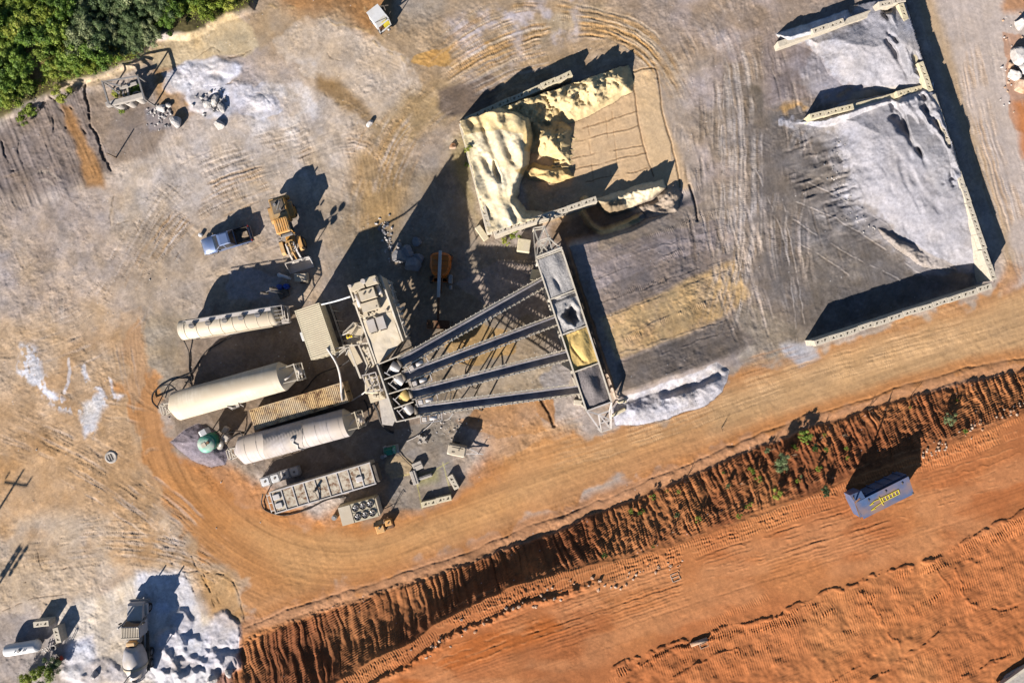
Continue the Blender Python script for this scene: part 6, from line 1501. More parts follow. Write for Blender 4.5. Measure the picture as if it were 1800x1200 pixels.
def dumpster():
    z0 = G(1545, 880); hh = 2.2
    loc, ang, L = frame((1497, 887), (1585, 843), hh, z0); t = empty('dumpster', loc, ang, 'large blue steel dumpster with a sloping lid on the red earth', 'dumpster'); L = 6.6; W = 2.6
    b = MB(); yz = [(-W / 2 + .1, 0), (W / 2 - .35, 0), (W / 2 - .3, hh - .22), (-W / 2, hh - .74)]; vs = [(x, y, z) for x in (-L / 2 + .02, L / 2 - .02) for y, z in yz]
    b.add(vs, [(3, 2, 1, 0), (4, 5, 6, 7), (0, 1, 5, 4), (1, 2, 6, 5), (2, 3, 7, 6), (3, 0, 4, 7)])
    for x in np.linspace(-L / 2 + .5, L / 2 - .5, 6):
        for s in (-W / 2 - .05, W / 2 - .25): b.box((x, s, .72 if s < 0 else .95), (.12, .1, 1.3 if s < 0 else 1.7))
    b.build('body', BLUED, t)
    b = MB(); b.add([(-L / 2 + .28, -W / 2 - .25, hh - .62), (L / 2 - .02, -W / 2 - .25, hh - .62), (L / 2 + .02, W / 2 - .55, hh), (-L / 2 - .02, W / 2 - .55, hh), (-L / 2 + .28, -W / 2 - .25, hh - .70), (L / 2 - .02, -W / 2 - .25, hh - .70), (L / 2 + .02, W / 2 - .55, hh - .08), (-L / 2 - .02, W / 2 - .55, hh - .08)],
        [(0, 1, 2, 3), (7, 6, 5, 4), (0, 4, 5, 1), (1, 5, 6, 2), (2, 6, 7, 3), (3, 7, 4, 0)]); b.build('lid', BLUED, t)
    for k in (-.55, .1, .72):
        b = MB(); b.box((k * L / 2, W / 2 - .95, hh - .03), (.07, .3, .1)); b.build('hinge', DKST, t)
    b = MB(); b.add([(-L / 2 - .02, W / 2 - .5, hh), (-L / 2 + 1.25, W / 2 - .5, hh), (-L / 2 + 1.2, W / 2 + .35, hh - .05), (-L / 2 - .05, W / 2 + .35, hh - .35), (-L / 2, W / 2 - .5, .3), (-L / 2 + 1.25, W / 2 - .5, .3), (-L / 2 + 1.2, W / 2 + .3, .3), (-L / 2, W / 2 + .3, .3)], [(0, 1, 2, 3), (0, 3, 7, 4), (3, 2, 6, 7), (2, 1, 5, 6)]); b.build('loading_end', BLUED, t)
    b = MB(); b.bar((-L / 2 - .05, W / 2 - .45, hh + .12), (-L / 2 + .02, W / 2 + .5, hh + 1.9), .12); b.bar((-L / 2 + .1, W / 2 + .1, hh - .1), (-L / 2 - .15, -W / 2 + .1, hh - .35), .08); b.build('lift_post', RUSTY, t)
    b = MB(); b.bbox((L / 2 - .12, -W / 2 - .12, hh - .58), (.22, .18, .16), .03); b.build('latch', DKST, t)
    # ladder lying on the lid
    lad = empty('ladder', (loc[0], loc[1], 0), ang, 'yellow ladder with forked legs lying on the blue dumpster lid', 'ladder')
    za = lambda y: z0 + hh - .62 + (y + W / 2 + .25) / (W - .3) * .62 + .05
    b = MB()
    for s in (-.26, .26): y = -.42 + s; b.bar((-.55, y, za(y)), (1.75, y, za(y)), .07, .07)
    b.build('rail', LADY, lad)
    b = MB()
    for k in range(6): x = -.3 + k * .4; b.bar((x, -.68, za(-.68)), (x, -.16, za(-.16)), .08, .05)
    b.build('rung', LADY, lad)
    b = MB(); b.bar((-.5, -.16, za(-.16)), (-1.25, -.1, za(-.1)), .07); b.bar((-1.25, -.1, za(-.1)), (-1.9, -.32, za(-.32)), .07); b.bar((-.5, -.68, za(-.68)), (-1.2, -.78, za(-.78)), .07); b.bar((-1.2, -.78, za(-.78)), (-1.95, -.98, za(-.98)), .07); b.bar((-1.9, -.32, za(-.32)), (-1.4, -.34, za(-.34)), .06); b.bar((-1.95, -.98, za(-.98)), (-1.4, -1.02, za(-1.0)), .06); b.bar((-.45, -1.05, za(-1.0)), (-.6, .1, za(.1)), .06); b.build('forked_leg', LADY, lad)
dumpster()

# ================================================================== PLANT YARD EQUIPMENT
def chiller():
    hh = 2.1; loc, ang, L = frame((598, 908), (661, 891), hh, 0); t = empty('chiller_unit', loc, ang, 'beige cooling unit with six round fans on its top, beside the orange road', 'cooling unit'); L = 4.25; W = 2.15
    b = MB(); b.box((0, 0, 1.15), (L, W, 1.9)); b.build('cabinet', CHIL, t)
    b = MB(); b.box((-L / 2 + .72, 0, hh + .02), (1.35, W - .06, .05)); b.build('cover_plate', CREAM, t)
    b = MB(); b.box((.68, 0, hh + .012), (2.7, .05, .03)); b.box((-L / 2 + 1.42, 0, hh + .012), (.05, W, .03)); b.build('seam', DKST, t)
    for i in range(3):
        for s in (-1, 1):
            x, y = -L / 2 + 1.95 + i * .86, s * .52
            b = MB(); b.lathe([(hh, .40), (hh + .12, .42), (hh + .12, .36), (hh - .05, .36)], 'z', (x, y, 0), 28); f = b.build('fan_ring', DKST, t)
            b = MB()
            for k in range(5):
                a = R(72 * k + 20 * i); ca, sa = math.cos(a), math.sin(a); ca2, sa2 = math.cos(a + .75), math.sin(a + .75)
                b.add([(x + .06 * ca, y + .06 * sa, hh + .07), (x + .34 * ca, y + .34 * sa, hh + .09), (x + .34 * ca2, y + .34 * sa2, hh + .02), (x + .06 * ca2, y + .06 * sa2, hh + .03)], [(0, 1, 2, 3)])
            b.cyl((x, y, hh), (x, y, hh + .11), .08, seg=12); b.build('fan_blade', GALV, f)
            b = MB(); b.lathe([(hh + .005, 0), (hh + .005, .36)], 'z', (x, y, 0), 24); b.build('fan_well', RUBB, f)
    b = MB(); b.box((L / 2 + .12, 0, 1.2), (.22, W - .2, 1.7)); b.bar((L / 2 + .2, -.8, 2.1), (L / 2 + .2, .9, 2.1), .1); b.build('coil_frame', DUSTY, t)
    b = MB()
    for s in (-.9, .9): b.box((0, s, .1), (L + .3, .16, .2))
    b.build('skid', DKST, t)
    p = P(588, 909, .5); b = MB(); b.cyl((0, 0, 0), (0, 0, .75), .32, .3, 20); b.cyl((0, 0, .75), (0, 0, .82), .2, seg=14); o = b.build('drum', GALV, None, (p.x, p.y, 0)); tag(o, 'small pale drum standing left of the six fan cooling unit', 'drum')
chiller()
def totes():
    for i, (px, py, c, lab) in enumerate(((466, 846, WHITE, 'white plastic tote at the left end of the row of four below the lower silo'), (483, 840, WHITE, 'second white tote from the left in the row below the lower silo'), (500, 834, CREAM2, 'third tote from the left, greyer, in the row below the lower silo'), (517, 829, CREAM2, 'greyish tote at the right end of the row of four below the lower silo'))):
        p = P(px, py, 1.1); t = empty('bulk_tote', (p.x, p.y, 0), R(17), lab, 'plastic tote', 'row of plastic totes')
        b = MB(); b.bbox((0, 0, .64), (1.08, 1.02, .94), .12); b.build('bottle', c, t)
        b = MB(); b.cyl((0, 0, 1.1), (0, 0, 1.16), .13, seg=14); b.build('cap', DKST, t)
        b = MB()
        for sx in (-.55, .55):
            for sy in (-.52, .52): b.bar((sx, sy, .1), (sx, sy, 1.1), .05)
        for z in (.3, .7, 1.1):
            for s in (-1, 1): b.bar((-.56, s * .53, z), (.56, s * .53, z), .04); b.bar((s * .56, -.53, z), (s * .56, .53, z), .04)
        b.build('cage', GALV, t)
        b = MB(); b.box((0, 0, .08), (1.15, 1.08, .14)); b.build('pallet', WOOD, t)
totes()
def generator():
    hh = 1.75; loc, ang, L = frame((788, 789), (817, 795), hh, 0); t = empty('generator_trailer', loc, ang, 'beige generator trailer with a thin tow bar at the edge of the orange ground', 'generator'); L = 2.1; W = 1.25
    b = MB(); b.bbox((0, 0, 1.1), (L, W, 1.25), .12); b.build('enclosure', CREAM, t)
    b = MB(); b.box((-.35, -.2, 1.73), (.35, .16, .03)); b.box((.25, .1, 1.73), (.16, .16, .05)); b.bar((-.6, .32, 1.74), (.7, .32, 1.74), .04); b.build('roof_vent', DKST, t)
    b = MB(); b.cyl((.3, .25, 1.7), (.3, .25, 2.0), .05, seg=8); b.build('exhaust_pipe', GALV, t)
    b = MB(); b.box((0, 0, .42), (L, W * .9, .12)); b.bar((1.0, -.4, .42), (2.6, 0, .5), .09); b.bar((1.0, .4, .42), (2.6, 0, .5), .09); b.bar((2.6, 0, .5), (3.1, 0, .5), .1); b.bar((2.5, 0, .0), (2.5, 0, .9), .07); b.build('tow_bar', CREAM2, t)
    for s in (-1, 1): wheel(t, (-.2, s * .7, .33), .33, .2)
generator()
def small_pump():
    p = P(672, 926, .9); t = empty('pump_skid', (p.x, p.y, 0), R(17), 'small tan pump skid with a tilted dark lid below the fan unit', 'pump')
    b = MB(); b.bbox((-.35, -.2, .45), (1.0, .9, .7), .06); b.bbox((.75, .25, .42), (.8, .7, .65), .06); b.build('housing', YELT, t)
    b = MB(); b.add([(-.9, .35, 1.2), (.35, .45, 1.25), (.3, .85, .85), (-.85, .75, .8), (-.9, .35, 1.15), (.35, .45, 1.2), (.3, .85, .8), (-.85, .75, .75)], [(0, 1, 2, 3), (7, 6, 5, 4), (0, 4, 5, 1), (1, 5, 6, 2), (2, 6, 7, 3), (3, 7, 4, 0)]); b.build('lid', DKST, t)
    b = MB(); b.cyl((-.35, 0, .8), (-.35, 0, .95), .14, seg=12); b.cyl((.75, .2, .74), (.75, .2, .85), .08, seg=10); b.bar((.1, .3, .6), (.5, .55, 1.1), .07); b.build('fitting', DKST, t)
    b = MB(); b.box((.1, 0, .06), (2.0, 1.2, .12)); b.bar((.6, .6, .1), (1.1, 1.1, 1.5), .05); b.tube([(.3, .5, 1.0), (.7, 1.0, 1.7), (1.2, .9, 1.5)], .04, 6); b.build('skid_frame', RUSTY, t)
small_pump()
def teal_hopper():
    z0 = .35; p = P(364, 777, 2.3); t = empty('cement_hopper', (p.x, p.y, 0), R(30), 'round teal hopper with a pale dusty lid on the dark gravel fan', 'hopper')
    b = MB(); b.lathe([(.6, .35), (1.2, 1.0), (2.0, 1.02), (2.25, .98), (2.27, .55), (2.2, .5)], 'z', (0, 0, 0), 36); b.build('drum', TEALD, t)
    b = MB(); b.lathe([(2.27, 1.0), (2.36, .95), (2.42, .4), (2.42, .02)], 'z', (-.22, -.12, 0), 36); b.build('lid', TEAL, t)
    b = MB(); b.cyl((.12, -.1, 2.3), (.12, -.1, 2.62), .17, seg=16); b.build('filler_cap', RUSTY, t)
    b = MB(); b.box((-.45, -.1, 2.45), (.5, .5, .04)); b.build('dust_patch', CREAM, t)
    b = MB(); b.xprism([(-.6, 1.7), (-.1, 2.5), (.5, 2.4), (.7, 1.6)], .85, 1.5); b.build('feed_chute', WHITE, t)
    b = MB()
    for k in range(4): a = R(45 + 90 * k); b.bar((1.0 * math.cos(a), 1.0 * math.sin(a), 0), (.95 * math.cos(a), .95 * math.sin(a), 1.6), .1)
    b.build('leg', TEALD, t)
    p = P(388, 780, 1.2); q = empty('screw_conveyor', (p.x, p.y, 0), R(60), 'short pale screw conveyor between the teal hopper and the lower silo', 'screw conveyor')
    b = MB(); b.cyl((-.6, 0, .8), (.6, 0, 1.3), .32, seg=18); b.build('barrel', GALV, q)
    b = MB(); b.bbox((.9, -.1, 1.0), (.7, .8, .8), .08); b.bbox((1.5, .5, .6), (.8, .6, .5), .06); b.build('gearbox', CREAM2, q)
    b = MB(); b.tube([(1.2, .2, 1.3), (1.8, -.3, 1.2), (2.2, -1.0, .5), (1.6, -1.6, .1)], .06, 8); b.build('hose', RUBB, q)
    b = MB()
    for x in (-.5, .6): b.bar((x, .3, 0), (x, .25, .9), .08); b.bar((x, -.3, 0), (x, -.25, .9), .08)
    b.build('stand', DKST, q)
teal_hopper()
def teal_pump():
    p = P(685, 792, 1.0); t = empty('water_pump', (p.x, p.y, 0), R(10), 'small teal water pump on the slab right of the flat tank trailer', 'pump')
    b = MB(); b.cyl((-.7, 0, .6), (.3, 0, .6), .38, seg=20); b.bbox((-.1, -.15, .8), (.8, .7, .4), .08); b.build('motor', TEALD, t)
    b = MB(); b.lathe([(.3, .1), (.35, .5), (.6, .5), (.65, .1)], 'x', (0, 0, .6), 20); b.cyl((.5, .1, .7), (.5, .1, 1.25), .14, seg=12); b.build('volute', TEAL, t)
    b = MB(); b.bar((-.5, .55, .2), (-.5, .55, 1.2), .1); b.box((-.6, -.5, .9), (.25, .25, .3)); b.box((0, 0, .08), (1.8, 1.0, .16)); b.build('base_frame', CREAM2, t)
    b = MB(); b.cyl((0, 0, 0), (0, 0, .5), .25, seg=16); o = b.build('drum', GALV, None, P(672, 803, .5).xy.to_3d()); tag(o, 'small grey drum at the foot of the teal water pump', 'drum')
teal_pump()
def gastank():
    h = .95; loc, ang, L = frame((12, 1143), (66, 1134), 1.0, 0); t = empty('gas_tank', loc, ang, 'white horizontal gas tank in the lower left corner of the yard', 'gas tank'); L = 3.7; r = .68
    b = MB(); b.lathe([(-L / 2 - .28, .02), (-L / 2 - .22, r * .5), (-L / 2, r * .92), (-L / 2 + .15, r), (L / 2 - .15, r), (L / 2, r * .92), (L / 2 + .22, r * .5), (L / 2 + .28, .02)], 'x', (0, 0, h), 32); b.build('shell', WHITE, t)
    b = MB(); b.cyl((.1, -.05, h + r - .05), (.1, -.05, h + r + .2), .18, seg=14)
    for x in (-.45, .55, .75): b.bar((x, -.15, h + r - .1), (x, -.15, h + r + .14), .08)
    b.build('valve_dome', GALV, t)
    b = MB()
    for x in (-1.2, 1.2): b.box((x, 0, .2), (.3, 1.1, .42))
    b.build('saddle', CONCG, t)
    p = P(92, 1138, .5); t = empty('valve_stand', (p.x, p.y, 0), R(20), 'pipe manifold and short upright pipe right of the white gas tank', 'pipework')
    b = MB()
    for k in range(6): b.bar((-1.2 + k * .32, -.3, .1), (-1.1 + k * .32, .3, .5), .07)
    b.bar((-1.4, 0, .45), (.6, .25, .45), .07); b.build('manifold', GALV, t)
    b = MB(); b.lathe([(0, .36), (.55, .36), (.55, .27), (.1, .27)], 'z', (.1, 0, 0), 22); b.build('upright_pipe', CONCG, t)
    p = P(103, 1159, .5); t = empty('fire_cart', (p.x, p.y, 0), R(35), 'small red cart beside shrubs in the lower left corner', 'cart')
    b = MB(); b.bbox((0, 0, .45), (.75, .5, .5), .05); b.build('box', REDP, t); b = MB(); b.bar((.3, 0, .5), (.9, .5, 1.4), .06); b.bar((.3, .2, .5), (.9, .7, 1.4), .06); b.bar((.9, .5, 1.4), (.9, .7, 1.4), .06); b.build('handle', DKST, t)
    for s in (-1, 1): wheel(t, (-.15, s * .32, .2), .2, .1)
gastank()
def white_trailer():
    hh = 2.0; p = P(664, 28, hh); z0 = G(664, 28); t = empty('utility_trailer', (p.x, p.y, z0), R(-52), 'small white canopied trailer with an open yellow compartment at the top edge', 'trailer'); L, W = 2.1, 1.55
    b = MB(); b.box((0, 0, .45), (L, W, .2)); b.box((-.3, 0, 1.2), (1.4, W - .04, 1.4)); b.build('body', WHITE, t)
    b = MB(); b.box((-.33, 0, hh), (1.5, W + .08, .1)); b.bar((1.05, -W / 2, hh), (1.05, W / 2, hh), .12); b.bar((.4, -W / 2, hh), (1.05, -W / 2, hh), .12); b.bar((.4, W / 2, hh), (1.05, W / 2, hh), .12)
    for s in (-1, 1): b.bar((1.03, s * W / 2, .5), (1.03, s * W / 2, hh), .08)
    b.build('canopy', WHITE, t)
    b = MB(); b.box((.72, .35, .9), (.55, .75, .5)); b.build('yellow_seat', LADY, t)
    b = MB(); b.box((.72, -.35, .75), (.5, .5, .35)); b.build('engine_block', RUSTY, t)
    b = MB(); b.bar((-.9, .2, .5), (-1.1, 1.5, .5), .08); b.bar((-.5, .7, .5), (-1.1, 1.5, .5), .08); b.bar((.3, .8, .9), (.1, 1.6, 1.2), .07); b.build('tow_bar', DKST, t)
    b = MB(); b.cyl((1.3, .1, .55), (1.3, .45, .55), .18, seg=14); b.build('headlight', GALV, t)
    for x in (-.7, .8):
        for s in (-1, 1): wheel(t, (x, s * .72, .32), .32, .22)
    p = P(676, 14, 2.4); b = MB(); b.bar((0, 0, z0 - .2), (0, 0, z0 + 2.9), .1); b.bar((-.5, 0, z0 + 2.8), (.5, .1, z0 + 2.8), .09); o = b.build('sign_post', DKST, None, (p.x, p.y, 0)); tag(o, 'thin dark post with a short cross arm behind the white trailer', 'post')
white_trailer()
def old_bin():
    t0 = P(222, 165, 0); t = empty('hopper_frame', (t0.x, t0.y, 0), 0, 'abandoned steel bin frame overgrown with weeds below the trees', 'steel frame'); o = wl((t0.x, t0.y, 0)); h = 2.2
    b = MB(); c = [P(180, 144, h), P(242, 134, h), P(254, 174, h), P(191, 182, h)]
    for i in (1, 3): b.bar(c[i - 1] if i == 1 else c[0], c[i] if i == 1 else c[3], .14)
    b.bar(c[1], c[2], .18); b.bar(c[0], c[3], .18); b.bar(P(178, 143, h), P(213, 152, h), .16); b.bar(P(190, 150, h), P(210, 166, h), .12)
    for p in c: b.bar(p, (p.x, p.y, -.3), .14)
    b.build('top_frame', GALV, t, o)
    b = MB(); b.bar(P(188, 185, 1.5), P(252, 168, 1.5), .5, .5); b.bar(P(215, 155, 1.2), P(218, 170, 1.2), .2); b.bar(P(224, 154, 1.2), P(226, 168, 1.2), .2); b.bar(P(205, 158, 1.4), P(240, 146, 1.4), .3, .2); b.build('cross_beam', CONCG, t, o)
    for k, (x, y) in enumerate(((211, 184), (229, 179), (246, 172))):
        b = MB(); p = P(x, y, .7); b.lathe([(0, .5), (1.3, .55), (1.35, .45), (.4, .42)], 'z', (p.x, p.y, 0), 16); b.build('pipe_end', CONCG, t, o)
old_bin()
def post(px, py, h, r, label, name='post', m=WOOD, lean=0):
    p = P(px, py, 0); b = MB(); z = G(px, py); b.cyl((0, 0, z - .3), (lean, 0, z + h), r, r * .8, 10); o = b.build(name, m, None, (p.x, p.y, 0)); tag(o, label, 'post'); return o
post(204, 277, 1.85, .09, 'short lone post casting a long thin shadow on the grey bank')
# power poles just outside the left edge: only their shadows reach the picture
def power_pole(shadow_px, h, label, lamps=False):
    k = (1 / math.tan(R(SUN_EL))) / math.hypot(SHX, SHY) * S
    bx, by = shadow_px[0] - SHX * k * h, shadow_px[1] + SHY * k * h
    p = P(bx, by, 0); t = empty('lamp_mast' if lamps else 'power_pole', (p.x, p.y, 0), 0, label, 'light mast' if lamps else 'power pole')
    b = MB(); b.cyl((0, 0, -.5), (0, 0, h), .16, .11, 12); b.build('pole', WOOD, t)
    if lamps:
        b = MB()
        for s in (-.45, .45): b.bar((s, -.1, h - 1.6), (s, -.1, h + .3), .06)
        b.bar((-.5, 0, h - .2), (.5, 0, h - .2), .07); b.bar((-.5, 0, h - 1.4), (.5, 0, h - 1.4), .07); b.build('lamp_bar', DKST, t)
        for s in (-.45, .45):
            for q in range(4): b = MB(); b.bbox((s, -.2, h - 1.5 + q * .5), (.34, .3, .34), .05); b.build('lamp', DKST, t)
    else:
        b = MB(); b.bar((-1.35, 0, h - .8), (1.35, -.35, h - .8), .14); b.build('cross_arm', WOOD, t)
        for x in (-1.3, 1.3): b = MB(); b.cyl((x, -.3 * x / 1.3, h - .75), (x, -.3 * x / 1.3, h - .3), .09, seg=8); b.build('insulator', DKST, t)
power_pole((41, 826), 9.5, 'tall power pole outside the left edge, seen by its cross shaped shadow')
power_pole((38, 962), 9.0, 'twin row lamp mast outside the left edge, seen by its shadow', True)
def light_tower():
    kx, ky = SHX / math.hypot(SHX, SHY) * S / math.tan(R(SUN_EL)), SHY / math.hypot(SHX, SHY) * S / math.tan(R(SUN_EL)); h = 5.0
    bx, by = 585 - kx * h, 380 + ky * h; p = P(bx, by, 0); t = empty('light_tower', (p.x, p.y, 0), R(25), 'portable light tower with four round lamps in the shade by the tanker', 'light tower')
    b = MB(); b.cyl((0, 0, 0), (0, 0, h), .07, .05, 8); b.build('mast', GALV, t)
    b = MB(); b.bar((-.6, 0, h), (.6, 0, h), .06); b.build('lamp_bar', GALV, t)
    for x in (-.55, .55):
        for dz in (-.35, .5): b = MB(); b.cyl((x - .04, -.12, h + dz), (x + .04, .12, h + dz), .3, .26, 16); b.build('lamp', DKST, t)
    b = MB(); b.box((0, 0, .25), (1.2, .9, .3)); b.build('base', DKST, t)
light_tower()
def pump_cart():
    p = P(529, 488, .8); t = empty('compressor', (p.x, p.y, 0), R(2), 'pale box compressor half in shade above the tanker rear', 'compressor')
    b = MB(); b.bbox((0, 0, .65), (1.35, .95, .9), .06); b.build('housing', CREAM, t)
    b = MB(); b.cyl((-.25, .15, 1.1), (-.25, .15, 1.25), .1, seg=10); b.box((.65, 0, .5), (.2, 1.1, .7)); b.build('end_panel', DUSTY, t)
    for s in (-1, 1): wheel(t, (0, s * .5, .25), .25, .15)
    p = P(503, 486, .6); b = MB(); b.tube([(-.9, .15, .3), (-.4, .1, .55), (.1, -.1, .55), (.5, -.25, .35)], .2, 10, True, [.25, .16, .18, .12]); b.sphere((-.85, .2, .4), .26, 12, 8); o = b.build('pipe_fitting', WHITE, None, (p.x, p.y, 0)); tag(o, 'bent white pipe fitting lying left of the pale compressor', 'pipe')
    for (px, py, lab) in ((490, 504, 'left bright blue barrel of the pair above the tanker'), (502, 503, 'right bright blue barrel of the pair above the tanker')):
        p = P(px, py, .9); b = MB(); b.lathe([(0, .02), (0, .3), (.3, .32), (.33, .34), (.36, .32), (.6, .32), (.63, .34), (.66, .32), (.92, .3), (.9, .02)], 'z', (0, 0, 0), 20); o = b.build('barrel', BLUEB, None, (p.x, p.y, 0)); tag(o, lab, 'barrel')
pump_cart()
def form_frames():
    for A, B, w, hh, lab in (((724, 827), (732, 851), .7, .6, 'upright pale steel form panel at the left of the L shaped group on the slab'), ((726, 822), (742, 815), .95, .5, 'wide pale slab panel above the L shaped group on the slab'), ((732, 843), (759, 834), .4, .45, 'low pale barrier running right from the L shaped group on the slab')):
        loc, ang, L = frame(A, B, hh, 0); b = MB(); b.bbox((0, 0, hh / 2), (L, w, hh), .05); b.box((0, 0, hh + .02), (L * .9, .08, .08)); o = b.build('form_panel', CONCG, None, loc, ang); tag(o, lab, 'form panel')
    p = P(743, 772, .3); b = MB(); rr = random.Random(8)
    for k in range(14): b.box((rr.uniform(-.5, .5), rr.uniform(-.45, .45), rr.uniform(.1, .4)), (rr.uniform(.1, .4), rr.uniform(.1, .4), rr.uniform(.1, .5)), rr.uniform(0, 3))
    b.box((0, 0, .06), (1.0, .9, .12)); o = b.build('valve_pit', CONCG, None, (p.x, p.y, 0)); tag(o, 'pale clustered valve fittings in the middle of the dark slab', 'valve pit')
    p = P(724, 847, .1); b = MB(); b.lathe([(0, .3), (.12, .3), (.12, .22), (0, .22)], 'z', (0, 0, 0), 20); o = b.build('hose_coil', RUBB, None, (p.x, p.y, 0)); tag(o, 'small coiled black hose at the foot of the form panels', 'hose')
form_frames()
p = P(195, 803, 0); b = MB(); b.lathe([(0, .75), (.10, .7), (.10, .45), (.02, .42)], 'z', (0, 0, 0), 26); o_ = b.build('drain_cover', CONCG, None, (p.x, p.y, G(195, 803) - .03)); tag(o_, 'round concrete drain inlet with two dark slots on the tan yard', 'drain')
for k in (-.14, .14): b = MB(); b.box((k, 0, .06), (.16, .8, .04)); s_ = b.build('slot', RUBB, o_); s_.rotation_euler = (0, 0, R(25))
b = MB(); b.box((0, 0, .04), (.9, .9, .06)); b.build('slab', CONCG, o_)
for (px, py, ang, lab) in ((1187, 1014, 22, 'concrete drain box with green water at the slope foot'), (1236, 1131, 22, 'concrete drain box with one dark opening in the red earth')):
    z0 = G(px, py); p = P(px, py, z0); t = empty('drain_box', (p.x, p.y, z0 - .08), R(ang), lab, 'drain'); t.scale = (.75, .75, .6)
    b = MB()
    for y in (-.55, .05, .6): b.box((0, y, .1), (1.3, .1, .35))
    for x in (-.62, .62): b.box((x, 0, .1), (.1, 1.1, .34))
    b.build('kerb', ROCKO, t); b = MB(); b.box((0, 0, -.02), (1.2, 1.1, .06)); b.build('pit_floor', mat('pit_mud', (120, 84, 52), .7, 0, 0, nz=.3) if px > 1200 else mat('green_water', (96, 100, 60), .2, 0, 0, nz=.2), t)
z0 = G(1230, 1128); p = P(1229, 1127, z0); b = MB(); b.cyl((-1.0, -.35, .12), (.9, .35, .12), .22, seg=16); o_ = b.build('drain_pipe', ROCKO, None, (p.x, p.y, z0)); tag(o_, 'short dusty pipe lying beside the drain box in the red earth', 'pipe')
# concrete pavement in the lower right corner
b = MB(); z0 = G(1790, 1190)
cs = [P(x, y, z0) for x, y in ((1752, 1206), (1768, 1184), (1815, 1158), (2000, 1050), (2100, 1300), (1740, 1300))]
b.add([(c.x, c.y, z0 + .35) for c in cs] + [(c.x, c.y, z0 - 1.0) for c in cs], [(0, 1, 2, 3, 4, 5)] + [(i, (i + 1) % 6, 6 + (i + 1) % 6, 6 + i) for i in range(6)]); tag(b.build('pavement', CONCG), kind='structure')
b = MB(); b.bar(P(1753, 1207, z0 + .45), P(1830, 1151, z0 + .45), .3, .5); tag(b.build('kerb', CONC), kind='structure')

# ================================================================== PERSON
def person():
    base = P(618, 590, 4.2); t = empty('person', (base.x, base.y, 4.2), R(200), 'person in a bright yellow vest standing on the plant walkway with arms forward', 'person')
    V = [(0, 0, .95), (0, 0, 1.15), (0, .02, 1.38), (0, .03, 1.5), (0, .05, 1.58), (0, .06, 1.72), (-.2, .02, 1.42), (-.25, .12, 1.15), (-.16, .34, 1.1), (.2, .02, 1.42), (.25, .12, 1.15), (.16, .34, 1.1), (-.1, 0, .9), (-.11, .04, .5), (-.11, 0, .07), (.1, 0, .9), (.11, .04, .5), (.11, 0, .07), (-.11, .14, .04), (.11, .14, .04)]
    E = [(0, 1), (1, 2), (2, 3), (3, 4), (4, 5), (2, 6), (6, 7), (7, 8), (2, 9), (9, 10), (10, 11), (0, 12), (12, 13), (13, 14), (0, 15), (15, 16), (16, 17), (14, 18), (17, 19)]
    Rr = [.15, .14, .17, .07, .09, .1, .07, .05, .035, .07, .05, .035, .09, .065, .045, .09, .065, .045, .035, .035]
    me = bpy.data.meshes.new('body'); me.from_pydata(V, E, []); o = bpy.data.objects.new('body', me); COL.objects.link(o); o.parent = t
    m = o.modifiers.new('skin', 'SKIN'); sv = me.skin_vertices[0].data if me.skin_vertices else None
    if sv is None:
        bm = bmesh.new(); bm.from_mesh(me); bm.verts.layers.skin.verify(); bm.to_mesh(me); bm.free(); sv = me.skin_vertices[0].data
    for i, r in enumerate(Rr): sv[i].radius = (r, r)
    sv[0].use_root = True
    s = o.modifiers.new('sub', 'SUBSURF'); s.levels = 1; s.render_levels = 2
    me.materials.append(DENIM)
    b = MB(); b.lathe([(.98, .19), (1.2, .2), (1.42, .235), (1.5, .14), (1.52, .08)], 'z', (0, .015, 0), 18)
    for s_ in (-1, 1): b.tube([(s_ * .2, .02, 1.42), (s_ * .26, .12, 1.15), (s_ * .2, .26, 1.12)], .08, 10)
    b.build('vest', HIVIS, t)
    b = MB(); b.sphere((0, .06, 1.66), .115, 14, 10, (.9, 1, 1.1)); b.sphere((0, .175, 1.64), .022, 8, 6); b.build('head', SKIN, t)
    b = MB(); b.sphere((0, .05, 1.70), .135, 14, 8, (1, 1.1, .75)); b.build('hair', RUBB, t)
person()

# ================================================================== HOSES AND CABLES
def hose(pts, r, m, label, h=0.06, name='hose'):
    q = [(p[0], p[1], p[2] if len(p) > 2 else h) for p in pts]
    xy = curve([(a[0], a[1]) for a in q], 6); zs = np.interp(np.linspace(0, len(q) - 1, len(xy)), range(len(q)), [a[2] for a in q])
    b = MB(); b.tube([P(a, c, z) for (a, c), z in zip(xy, zs)], r, 7); o = b.build(name, m); tag(o, label, 'hose'); return o
hose([(312, 688, .9), (300, 677, .5), (285, 678, .2), (270, 690, .2), (268, 705, .3), (278, 717, 1.2)], .09, RUBB, 'thick black hose looping at the left end of the upper silo')
hose([(276, 715, .6), (300, 672, .1), (335, 655, .1), (360, 620, .1), (390, 600, .1), (430, 575, .1)], .06, RUBB, 'thin black cable running up from the upper silo to the tanker')
hose([(322, 596, .8), (332, 620, .1), (333, 650, .1), (338, 668, .1), (325, 672, .3)], .07, RUBB, 'black hose hanging below the left end of the tanker')
hose([(575, 612, 5.3), (592, 640, 4.8), (599, 668, 3.5), (600, 690, 2.75), (602, 704, 2.7)], .12, CREAM2, 'pale pipe curving from the control container to the ribbed container')
hose([(620, 628, 4), (600, 642, 1), (560, 658, .3), (540, 680, .1), (530, 690, .1)], .07, RUBB, 'dark cable crossing the shade right of the upper silo')
hose([(650, 680, 4), (640, 690, 2.8), (628, 698, 1.2), (618, 704, .8)], .08, CREAM2, 'pale cable drooping from the mixer housing')
hose([(565, 535, 5.3), (590, 529, 5.8), (616, 521, 7.2)], .09, WHITE, 'straight pale pipe between control container and tower', name='pipe')
